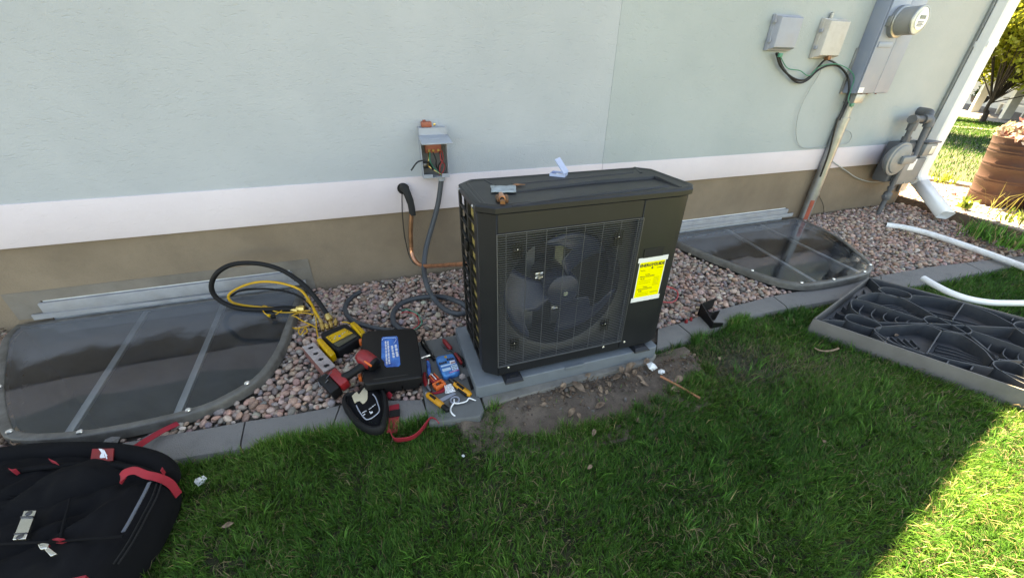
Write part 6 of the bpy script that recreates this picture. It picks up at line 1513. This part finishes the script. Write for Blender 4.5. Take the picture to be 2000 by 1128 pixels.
def mass(name, centers, rots, sizes, vi, colors, mat_, parent=None):
    n = len(centers); VA = np.array(variants)
    V = np.einsum('nij,nkj->nki', rots, VA[vi]) * sizes[:, None, None] + centers[:, None, :]
    nv = len(IV); Fq = (IF[None] + (np.arange(n) * nv)[:, None, None]).reshape(-1, 3)
    me = bpy.data.meshes.new(name)
    me.vertices.add(n * nv); me.vertices.foreach_set('co', V.reshape(-1).astype(np.float32))
    me.loops.add(len(Fq) * 3); me.loops.foreach_set('vertex_index', Fq.reshape(-1).astype(np.int32))
    me.polygons.add(len(Fq)); me.polygons.foreach_set('loop_start', np.arange(0, len(Fq) * 3, 3, dtype=np.int32))
    me.polygons.foreach_set('use_smooth', np.ones(len(Fq), bool))
    me.update()
    at = me.color_attributes.new('tint', 'FLOAT_COLOR', 'POINT')
    c4 = np.c_[colors, np.ones(n)]; at.data.foreach_set('color', np.repeat(c4, nv, axis=0).reshape(-1).astype(np.float32))
    o = link(name, me, mat_, parent); o['kind'] = 'stuff'; return o
rest = ~is_top
mass('gravel', np.c_[PB[rest][:, :2], PZ[rest]], ROT[rest], size[rest], var_i[rest], cols[rest], MT['pebbles'], gravel_bed)
# a thinner sunlit gravel beyond the timber
n2 = 2600; u = rng.uniform(-1.2, 3.0, n2); w = rng.uniform(.06, 1.9, n2)
cx2 = TB0.x + tdir.x * u + tn.x * w; cy2 = TB0.y + tdir.y * u + tn.y * w
ok = ((cx2 - PATH_E0.x) * pn.x + (cy2 - PATH_E0.y) * pn.y) < -.02
cx2, cy2 = cx2[ok], cy2[ok]; n2 = len(cx2)
mass('side_gravel', np.c_[cx2, cy2, np.full(n2, .088)], eulers(n2), rng.uniform(.012, .026, n2), rng.integers(0, 14, n2), np.clip(PCOL[rng.integers(0, len(PCOL), n2)] * .95, 0, .7), MT['pebbles'], side_gravel)

# ================================================================== GRASS
def grass_mesh(name, bx, by, bz, L_, wd, colors, lean_dir, lean, parent=None, material='grass'):
    n = len(bx)
    dx, dy = np.cos(lean_dir), np.sin(lean_dir)
    wx, wy = -dy, dx
    tw = rng.uniform(-.9, .9, n); wx, wy = wx * np.cos(tw) - wy * np.sin(tw), wx * np.sin(tw) + wy * np.cos(tw)
    base = np.c_[bx, by, bz]
    mid = base + np.c_[dx * np.sin(lean * .55) * L_ * .55, dy * np.sin(lean * .55) * L_ * .55, np.cos(lean * .55) * L_ * .55]
    tip = mid + np.c_[dx * np.sin(lean * 1.35) * L_ * .5, dy * np.sin(lean * 1.35) * L_ * .5, np.cos(lean * 1.35) * L_ * .5]
    Wv = np.c_[wx, wy, np.zeros(n)] * wd[:, None] / 2
    V = np.stack([base - Wv, base + Wv, mid - Wv * .85, mid + Wv * .85, tip], axis=1)
    o5 = (np.arange(n) * 5)[:, None]
    F = np.concatenate([o5 + np.array([[0, 1, 3]]), o5 + np.array([[0, 3, 2]]), o5 + np.array([[2, 3, 4]])], axis=1).reshape(-1, 3)
    me = bpy.data.meshes.new(name)
    me.vertices.add(n * 5); me.vertices.foreach_set('co', V.reshape(-1).astype(np.float32))
    me.loops.add(len(F) * 3); me.loops.foreach_set('vertex_index', F.reshape(-1).astype(np.int32))
    me.polygons.add(len(F)); me.polygons.foreach_set('loop_start', np.arange(0, len(F) * 3, 3, dtype=np.int32))
    me.polygons.foreach_set('use_smooth', np.ones(len(F), bool)); me.update()
    at = me.color_attributes.new('tint', 'FLOAT_COLOR', 'POINT')
    at.data.foreach_set('color', np.repeat(np.c_[colors, np.ones(n)], 5, axis=0).reshape(-1).astype(np.float32))
    o = link(name, me, MT[material], parent); o['kind'] = 'stuff'; return o
def blade_colors(n, nx, ny, dry=.05):
    g1, g2, g3 = np.array((.027, .092, .019)), np.array((.060, .160, .027)), np.array((.115, .205, .04))
    t = np.clip(vnoise(nx, ny, 3.2, 9) * .7 + rng.random(n) * .6 - .15, 0, 1)[:, None]
    c = np.where(t < .5, g1 + (g2 - g1) * t * 2, g2 + (g3 - g2) * (t - .5) * 2)
    d = rng.random(n) < dry; c[d] = np.array((.24, .19, .095)) * rng.uniform(.6, 1.2, (d.sum(), 1))
    return c * np.clip(rng.lognormal(.05, .34, (n, 1)), .4, 2.2)
padpoly = [(p.x, p.y) for p in (cA, cD, cC, cB)]
def lawn_patch(name, n, x0, x1, y0, y1, hmul=1.0, wmul=1.0):
    bx = rng.uniform(x0, x1, n); by = rng.uniform(y0, y1, n)
    # tufts: draw blades towards random centres
    k = rng.random(n) < .55
    cxs = np.floor(bx / .035) * .035 + .0175 + .014 * np.sin(np.floor(by / .035) * 91.7); cys = np.floor(by / .035) * .035 + .0175 + .014 * np.cos(np.floor(bx / .035) * 57.3)
    bx = np.where(k, bx + (cxs - bx) * .6, bx); by = np.where(k, by + (cys - by) * .6, by)
    edge = kerb_out_y(bx)
    keep = by < edge - .004
    keep &= ~inpoly(bx, by, padpoly)
    # bare soil, with a ragged rim
    jx = bx + .05 * (vnoise(bx, by, 22, 4) - .5) + rng.normal(0, .012, n); jy = by + .05 * (vnoise(bx, by, 22, 6) - .5) + rng.normal(0, .012, n)
    keep &= ~(inpoly(jx, jy, SOIL) & (rng.random(n) > .012)) 
    keep &= ~((bx > .26) & (bx < 1.18) & (by > 1.125))
    # thin, worn patch right of the soil and a few dry spots
    worn = np.exp(-(((bx - 1.55) / .22) ** 2 + ((by - 1.05) / .14) ** 2)) + .5 * np.exp(-(((bx - 1.95) / .2) ** 2 + ((by - .92) / .12) ** 2))
    keep &= rng.random(n) > worn * .8
    keep &= rng.random(n) < (.45 + .75 * vnoise(bx, by, 5, 11))
    bx, by, worn = bx[keep], by[keep], worn[keep]; n = len(bx)
    edge = kerb_out_y(bx)
    nearedge = np.exp(-np.abs(edge - by) / .03) * (vnoise(bx, by, 9, 14) > .45)
    L_ = (.020 + .024 * rng.random(n) + .014 * vnoise(bx, by, 6, 8)) * (1 + .7 * nearedge) * hmul * (1 - .35 * np.clip(worn, 0, 1))
    ld = vnoise(bx, by, 7, 12) * 6.3 * 1.6 + rng.normal(0, 1.1, n)
    lean = np.clip(rng.normal(.72, .34, n), .02, 1.5)
    wd = rng.uniform(.0014, .0033, n) * wmul
    c = blade_colors(n, bx, by)
    dw = rng.random(n) < worn * .75; c[dw] = np.array((.25, .20, .12)) * rng.uniform(.6, 1.15, (dw.sum(), 1))
    return grass_mesh(name, bx, by, lawn_z(bx) - .002, L_, wd, c, ld, lean, lawn)
lawn_patch('grass', 390000, -1.5, 2.75, -.25, 1.36)
lawn_patch('grass_farther', 105000, 2.75, 5.4, -.6, 1.32, 1.1, 1.5)
# rows of longer blades along the kerb and the slab
n = 9000
ex = rng.uniform(-1.0, 1.9, n); ey = kerb_out_y(ex) - np.abs(rng.normal(0, .016, n)) + .002
kk = (vnoise(ex, ey * 0, 6, 21) > .42) & ~((ex > .33) & (ex < 1.24)); ex, ey = ex[kk], ey[kk]; n = len(ex)
grass_mesh('kerbside_grass', ex, ey, np.full(n, LAWN_Z - .002), rng.uniform(.045, .085, n), rng.uniform(.0018, .0032, n), blade_colors(n, ex, ey, .1) * 1.15, rng.normal(1.4, 1.1, n), np.clip(rng.normal(.5, .3, n), .05, 1.3), lawn)
# tufts round the soil rim
n = 3500; a = rng.integers(0, 26, n)
tx = np.array([.35, .45, .62, .78, .9, 1.0, 1.1, 1.2, 1.28, 1.33, 1.25, .3, .5, .7, .85, .95, 1.05, 1.18, 1.3, 1.37, 1.2, .28, .56, .66, 1.14, 1.24])[a]; ty = np.array([.97, .93, .92, .93, .95, .96, .99, 1.0, 1.03, 1.1, 1.2, 1.06, .9, .9, .9, .91, .93, .95, .98, 1.06, 1.22, 1.12, .95, .93, .96, 1.01])[a]
ex = tx + rng.normal(0, .018, n); ey = ty + rng.normal(0, .014, n)
grass_mesh('rim_grass', ex, ey, np.full(n, LAWN_Z), rng.uniform(.03, .065, n), rng.uniform(.0017, .003, n), blade_colors(n, ex, ey, .12), rng.uniform(0, 6.3, n), np.clip(rng.normal(.6, .3, n), .05, 1.3), lawn)
# far sunlit lawn at the side of the house
n = 110000
fxs = 5.6 + 24 * rng.random(n) ** 1.7; fys = rng.uniform(1.3, 14, n)
ok = (fys < fxs * .56) & (((fxs - PATH_E0.x) * pn.x + (fys - PATH_E0.y) * pn.y) > .17)
fxs, fys = fxs[ok], fys[ok]; n = len(fxs); fd_ = fxs / 7
grass_mesh('side_grass', fxs, fys, lawn_z(fxs), rng.uniform(.04, .075, n) * fd_ ** .3, rng.uniform(.004, .009, n) * fd_, blade_colors(n, fxs, fys, .03) * .55, rng.uniform(0, 6.3, n), np.clip(rng.normal(.7, .3, n), .05, 1.3), lawn)

# scattered coarse tufts, flat thatch and clover in the near lawn
def clear_of(x, y): return (y < kerb_out_y(x) - .01) & ~inpoly(x, y, padpoly) & ~inpoly(x, y, SOIL)
nt_ = 260; tx = rng.uniform(-1.2, 3.4, nt_); ty = rng.uniform(.05, 1.3, nt_)
m_ = 14; ex = np.repeat(tx, m_) + rng.normal(0, .012, nt_ * m_); ey = np.repeat(ty, m_) + rng.normal(0, .012, nt_ * m_)
ld = np.repeat(rng.uniform(0, 6.3, nt_), m_) + rng.normal(0, .6, nt_ * m_); k = clear_of(ex, ey); ex, ey, ld = ex[k], ey[k], ld[k]; n = len(ex)
grass_mesh('coarse_grass', ex, ey, np.full(n, LAWN_Z), rng.uniform(.05, .085, n), rng.uniform(.0025, .0045, n), blade_colors(n, ex, ey, .04) * 1.2, ld, np.clip(rng.normal(.8, .3, n), .1, 1.4), lawn)
n = 9000; ex = rng.uniform(-1.2, 3.4, n); ey = rng.uniform(.02, 1.3, n)
k = clear_of(ex, ey) & (vnoise(ex, ey, 4, 31) > .45); ex, ey = ex[k], ey[k]; n = len(ex)
grass_mesh('thatch', ex, ey, LAWN_Z + rng.uniform(.002, .03, n), rng.uniform(.02, .06, n), rng.uniform(.0012, .0028, n), np.array((.26, .21, .12)) * rng.uniform(.5, 1.25, (n, 1)), rng.uniform(0, 6.3, n), rng.uniform(1.1, 1.6, n), lawn)

# crumbs of bark, leaf and soil on the bare ground
nl = 420; lx = rng.uniform(.28, 1.36, nl); ly = 1.16 - np.abs(rng.normal(0, .07, nl))
k = inpoly(lx, ly, SOIL) | (ly > 1.08); lx, ly = lx[k], ly[k]; nl = len(lx)
lz = LAWN_Z + .008 + .026 * sstep(.98, 1.14, ly) * (.6 + .8 * vnoise(lx, ly, 7, 17))
mass('leaf_litter', np.c_[lx, ly, lz], eulers(nl), rng.lognormal(math.log(.0045), .5, nl), rng.integers(0, 14, nl), np.array(((.11, .07, .05), (.20, .14, .10), (.07, .05, .04), (.16, .14, .125)))[rng.integers(0, 4, nl)], MT['pebbles'], soil)
nl = 160; lx = rng.uniform(.5, 1.34, nl); ly = 1.15 - np.abs(rng.normal(0, .045, nl)); lz = LAWN_Z + .014 + .026 * sstep(.98, 1.14, ly)
grass_mesh('twig_litter', lx, ly, lz, rng.uniform(.02, .055, nl), rng.uniform(.002, .006, nl), np.array((.17, .11, .075)) * rng.uniform(.5, 1.5, (nl, 1)), rng.uniform(0, 6.3, nl), rng.uniform(1.2, 1.6, nl), soil)
# ================================================================== BACKGROUND AT THE RIGHT
def leaf_cloud(name, centers, s, colors, parent, material, aspect=.5):
    n = len(centers)
    d = rng.normal(size=(n, 3)); d /= np.linalg.norm(d, axis=1)[:, None]
    e = np.cross(d, rng.normal(size=(n, 3))); e /= np.linalg.norm(e, axis=1)[:, None]
    s = np.asarray(s)[:, None] if np.ndim(s) else np.full((n, 1), s)
    V = np.stack([centers - d * s, centers + e * s * aspect, centers + d * s, centers - e * s * aspect], axis=1)
    F = (np.arange(n) * 4)[:, None] + np.array([[0, 1, 2, 3]])
    me = bpy.data.meshes.new(name)
    me.vertices.add(n * 4); me.vertices.foreach_set('co', V.reshape(-1).astype(np.float32))
    me.loops.add(n * 4); me.loops.foreach_set('vertex_index', F.reshape(-1).astype(np.int32))
    me.polygons.add(n); me.polygons.foreach_set('loop_start', np.arange(0, n * 4, 4, dtype=np.int32)); me.update()
    at = me.color_attributes.new('tint', 'FLOAT_COLOR', 'POINT')
    at.data.foreach_set('color', np.repeat(np.c_[colors, np.ones(n)], 4, axis=0).reshape(-1).astype(np.float32))
    return link(name, me, MT[material], parent)
def tree(label, base, h, trunk_h, crown_r, n, col_a, col_b, leaf=.09, seed=1, flat=.8, group='trees beyond the house corner', lob=13, low=.12):
    r = np.random.default_rng(seed)
    t = thing('shade_tree', label, 'tree', tuple(base), group=group)
    b0 = Vector(base); pts = [b0 + Vector((0, 0, -.1)), b0 + Vector((.06, .05, trunk_h * .5)), b0 + Vector((.0, .1, trunk_h)), b0 + Vector((.1, .0, trunk_h + (h - trunk_h) * .6))]
    w = .024 * h ** .8
    tb = MB().tube(catmull(pts, 4), [lerp(w, w * .3, i / 12) for i in range(13)], 10)
    lobes = []
    for k in range(lob):
        a = r.uniform(0, 6.28); rr = crown_r * r.uniform(.25, .8); z = trunk_h + (h - trunk_h) * r.uniform(low, .95)
        shrink_ = 1 - .55 * max(0, (z - trunk_h) / (h - trunk_h) - .5)
        c = b0 + Vector((math.cos(a) * rr * shrink_, math.sin(a) * rr * shrink_, z)); lobes.append(c)
        s0 = b0 + Vector((0, .05, trunk_h * r.uniform(.85, 1.1)))
        tb.tube([s0, lerp(s0, c, .5) + Vector((0, 0, .15)), c], [w * .24, w * .13, w * .05], 6)
    tb.build('trunk', MT['bark'], t)
    cs = []
    for c in lobes:
        m = n // len(lobes); q = r.normal(size=(m, 3)); q /= np.linalg.norm(q, axis=1)[:, None]
        q *= (r.random(m) ** .45)[:, None] * crown_r * r.uniform(.30, .52); q[:, 2] *= flat
        cs.append(np.array(c)[None] + q)
    cs = np.concatenate(cs); m = len(cs)
    cc_ = np.array(col_a) + (np.array(col_b) - np.array(col_a)) * r.random((m, 1)); cc_ *= r.uniform(.75, 1.2, (m, 1))
    leaf_cloud('crown', cs, leaf * r.uniform(.7, 1.3, m), cc_, t, 'leaves')
    return t
tb0 = GL(1917, 240)
tree('young yellow-green tree on the sunlit lawn behind the house corner', tuple(tb0), 6.4, .8, 2.9, 30000, (.17, .21, .025), (.33, .34, .05), .10, 3, lob=34, low=.03)
q = tb0 * 1.22
tree('tall loose green tree behind the young yellow-green tree', (q.x, q.y - 1.6, -1.1), 11.5, 1.6, 4.2, 18000, (.10, .15, .03), (.22, .26, .05), .15, 5, lob=24, low=.1)
q = tb0 * 1.55
tree('dark green tree at the far side of the neighbouring porch', (q.x, q.y + 3, -1.1), 12, 3.0, 5.0, 9000, (.06, .10, .03), (.13, .19, .05), .18, 8)
tree('leafy tree just behind the house, seen as dappled shade on the lawn', (12.6, 9.4, -.1), 9.0, 3.2, 3.0, 7000, (.08, .13, .03), (.16, .22, .05), .13, 11)
# neighbouring house with a porch
f0 = GL(1872, 230); f1 = GL(2000, 249)
nb0 = Vector((f0.x, f0.y, float(lawn_z(f0.x)))) ; fdir = (f1 - f0); fdir.z = 0; fdir.normalize()
nb = thing('neighbour_house', 'pale neighbouring house with a deep shaded porch behind the trees', 'house', tuple(nb0))
M = frame((nb0.x, nb0.y, nb0.z - .05), fdir, Vector((-fdir.y, fdir.x, 0)))
sgn = 1 if (M.to_3x3() @ Vector((0, 1, 0))).dot(Vector((nb0.x, nb0.y, 0))) > 0 else -1
def NB(a, c, name, m, parent=nb, r=0.0):
    a = (a[0], a[1] * sgn, a[2]); c = (c[0], c[1] * sgn, c[2])
    lo = tuple(min(p, q) for p, q in zip(a, c)); hi = tuple(max(p, q) for p, q in zip(a, c))
    return MB().box(lo, hi, M).build(name, MT[m], parent, smooth=0)
NB((-9, 2.4, 0), (14, 9, 3.2), 'wall', 'house_white'); NB((-9, 0, .0), (14, 2.39, .34), 'porch_deck', 'far_deck'); NB((-9.3, -.4, 2.9), (14.3, 9.3, 3.15), 'roof', 'roof')
for x in (-3.2, .2, 3.4, 6.6): NB((x, .15, .341), (x + .28, .43, 2.89), 'porch_post', 'house_white')
for x in (-1.9, 1.5, 4.6):
    w_ = NB((x, 2.36, 1.0), (x + 1.3, 2.395, 2.5), 'window', 'house_white'); NB((x + .08, 2.34, 1.08), (x + 1.22, 2.358, 2.42), 'pane', 'window_pane', w_)
d_ = NB((3.0, 2.36, .345), (3.95, 2.395, 2.45), 'door', 'rust_brown')
NB((-.3, 2.2, 1.1), (.1, 2.38, 1.8), 'shutter', 'rust_brown')
bn = thing('porch_bench', 'white bench standing on the porch of the neighbouring house', 'bench', tuple(M @ Vector((.9, 1.2 * sgn, .342))))
for nm, a, c in (('seat', (.7, .9, .78), (3.2, 1.5, .84)), ('backrest', (.7, 1.45, .9), (3.2, 1.52, 1.35)), ('leg', (.75, .92, .345), (.85, 1.02, .779)), ('leg', (3.05, .92, .345), (3.15, 1.02, .779)), ('leg', (.75, 1.4, .345), (.85, 1.5, .779)), ('leg', (3.05, 1.4, .345), (3.15, 1.5, .779)), ('armrest', (.68, .9, 1.0), (.78, 1.44, 1.06)), ('armrest', (3.12, .9, 1.0), (3.22, 1.44, 1.06))):
    NB(a, c, nm, 'house_white', bn)
for k, x in enumerate((-1.2, 5.1)):
    q = M @ Vector((x, .8 * sgn, .342)); u_ = thing('porch_urn', ['dark urn planter left of the porch bench', 'dark urn planter right of the porch bench'][k], 'planter', tuple(q), group='urns on the porch')
    MB().lathe([(.22, 0), (.22, .06), (.09, .14), (.09, .22), (.30, .42), (.36, .62), (.38, .66)], 18, Matrix.Translation(q)).build('urn', MT['house_dark'], u_)
    m = 260; cs = np.array(q)[None] + rng.normal(0, .16, (m, 3)) + np.array([0, 0, .85]); leaf_cloud('foliage', cs, .07, np.tile((.05, .09, .03), (m, 1)), u_, 'leaves')
b = MB(); q0 = GL(1862, 249); q1 = GL(2000, 263); d = (q1 - q0).normalized(); nn = Vector((-d.y, d.x, 0)); nn = nn if nn.x > 0 else -nn
q0 -= d * 6; q1 += d * 12
b.add([(p_.x, p_.y, float(lawn_z(p_.x)) + .03) for p_ in (q0, q1, q1 + nn * .8, q0 + nn * .8)], [(0, 1, 2, 3)])
tag(b.build('garden_path', MT['paving'], smooth=0), kind='structure')

# terracotta barrels with succulents
def barrel(cx_, cy_, r, h, m, label, seed, leaves=420):
    rr_ = np.random.default_rng(seed)
    t = thing('plant_pot', label, 'pot', (cx_, cy_, .085))
    prof = [(r * .80, 0)]; heights = (.14, .18, .36, .40, .58, .62, .78, .82, .90)
    for q in heights:
        base = r * (.80 + .20 * q)
        for dq, rr2 in ((-.014, 0), (-.006, .009), (.006, .009), (.014, 0)): prof.append((base + rr2 * r, h * (q + dq)))
    prof += [(r * 1.02, h * .985), (r * 1.02, h), (r * .93, h), (r * .92, h - .05)]
    MB().lathe(prof, 40, Matrix.Translation((cx_, cy_, .085))).build('barrel', MT[m], t, smooth=50)
    MB().lathe([(r * .915, 0), (r * .915, .002)], 32, Matrix.Translation((cx_, cy_, .085 + h - .03))).build('potting_soil', MT['soil'], t, smooth=0)
    cs = []; cl = []
    for k in range(60):
        a = rr_.uniform(0, 6.28); q = r * .98 * math.sqrt(rr_.random()); z = .085 + h + rr_.uniform(-.02, .09)
        m_ = leaves // 25
        cs.append(np.array([cx_ + q * math.cos(a), cy_ + q * math.sin(a), z])[None] + rr_.normal(0, .022, (m_, 3)))
        c_ = np.array([(.50, .34, .30), (.36, .16, .16), (.42, .40, .26), (.55, .47, .40)])[rr_.integers(0, 4, m_)]; cl.append(c_ * rr_.uniform(.7, 1.15, (m_, 1)))
    leaf_cloud('succulents', np.concatenate(cs), .028, np.concatenate(cl), t, 'succulent', .55)
pb = G(1945, 402, .085)
barrel(pb.x + .16, pb.y + .05, .30, .62, 'terracotta', 'ridged brown terracotta barrel planted with pink succulents', 2)
pb2 = G(1998, 430, .085)
barrel(pb2.x + .42, pb2.y - .12, .27, .50, 'terracotta_light', 'bright orange terracotta pot at the right edge beside the ridged barrel', 6)
# weeds by the edging and the downspout
def weed(px, py, z, n, L0, L1, spread, label, wd=.006, group='weeds along the timber edging', colr=None):
    p = G(px, py, z); t = thing('weed', label, 'weed', tuple(p), group=group)
    ex = p.x + rng.normal(0, spread, n); ey = p.y + rng.normal(0, spread, n)
    c = blade_colors(n, ex, ey, .12) * 1.5 if colr is None else np.array(colr) * rng.uniform(.7, 1.2, (n, 1))
    o = grass_mesh('blades', ex, ey, np.full(n, z), rng.uniform(L0, L1, n), rng.uniform(wd * .6, wd * 1.3, n), c, rng.uniform(0, 6.3, n), np.clip(rng.normal(.6, .35, n), .05, 1.4), t)
    return t
weed(1925, 462, .06, 260, .06, .16, .07, 'low grassy weed on the shaded side of the timber edging')
weed(1905, 455, .06, 120, .05, .12, .05, 'small weed at the foot of the timber edging near the downspout outlet')
weed(1975, 480, .055, 160, .05, .12, .06, 'leafy weed between the white pipe and the timber edging', .012)
weed(1880, 405, .10, 26, .07, .15, .02, 'broad-leaved weed just beyond the timber edging', .035, colr=(.17, .24, .05))
weed(1945, 415, .10, 14, .16, .36, .06, 'tall dry seed grass in front of the ridged barrel', .007, colr=(.16, .15, .05))
weed(1985, 432, .10, 40, .06, .16, .08, 'bright grass clump below the orange pot', .012, colr=(.10, .15, .03))
weed(1840, 355, .10, 40, .06, .14, .05, 'sunlit weed at the kerb of the path behind the downspout', .02, colr=(.22, .28, .05))
weed(1775, 462, .06, 30, .02, .05, .05, 'sparse dry weed in the gravel beside the white pipe', .004, colr=(.30, .25, .14))
chunk(1805, 380, .09, .04, 'flat grey stone lying at the house corner', 'loose_stone', 'stone', 'concrete', .35)
chunk(1862, 380, .09, .035, 'crumpled red wrapper on the sunlit gravel', 'wrapper', 'wrapper', 'strap_red', .4)
# dark leaf litter where the bed meets the far left
for k in range(26):
    x = rng.uniform(-2, 60); y = rng.uniform(845, 893) if k % 2 else rng.uniform(628, 690)
    if y < 700: x = rng.uniform(-5, 28)
    leaf(x, y, .02, random.uniform(.03, .055), random.uniform(0, 6), 'dead leaf piled at the left end of the bed by the cover', 'dead leaves at the left end of the bed', 1.0)
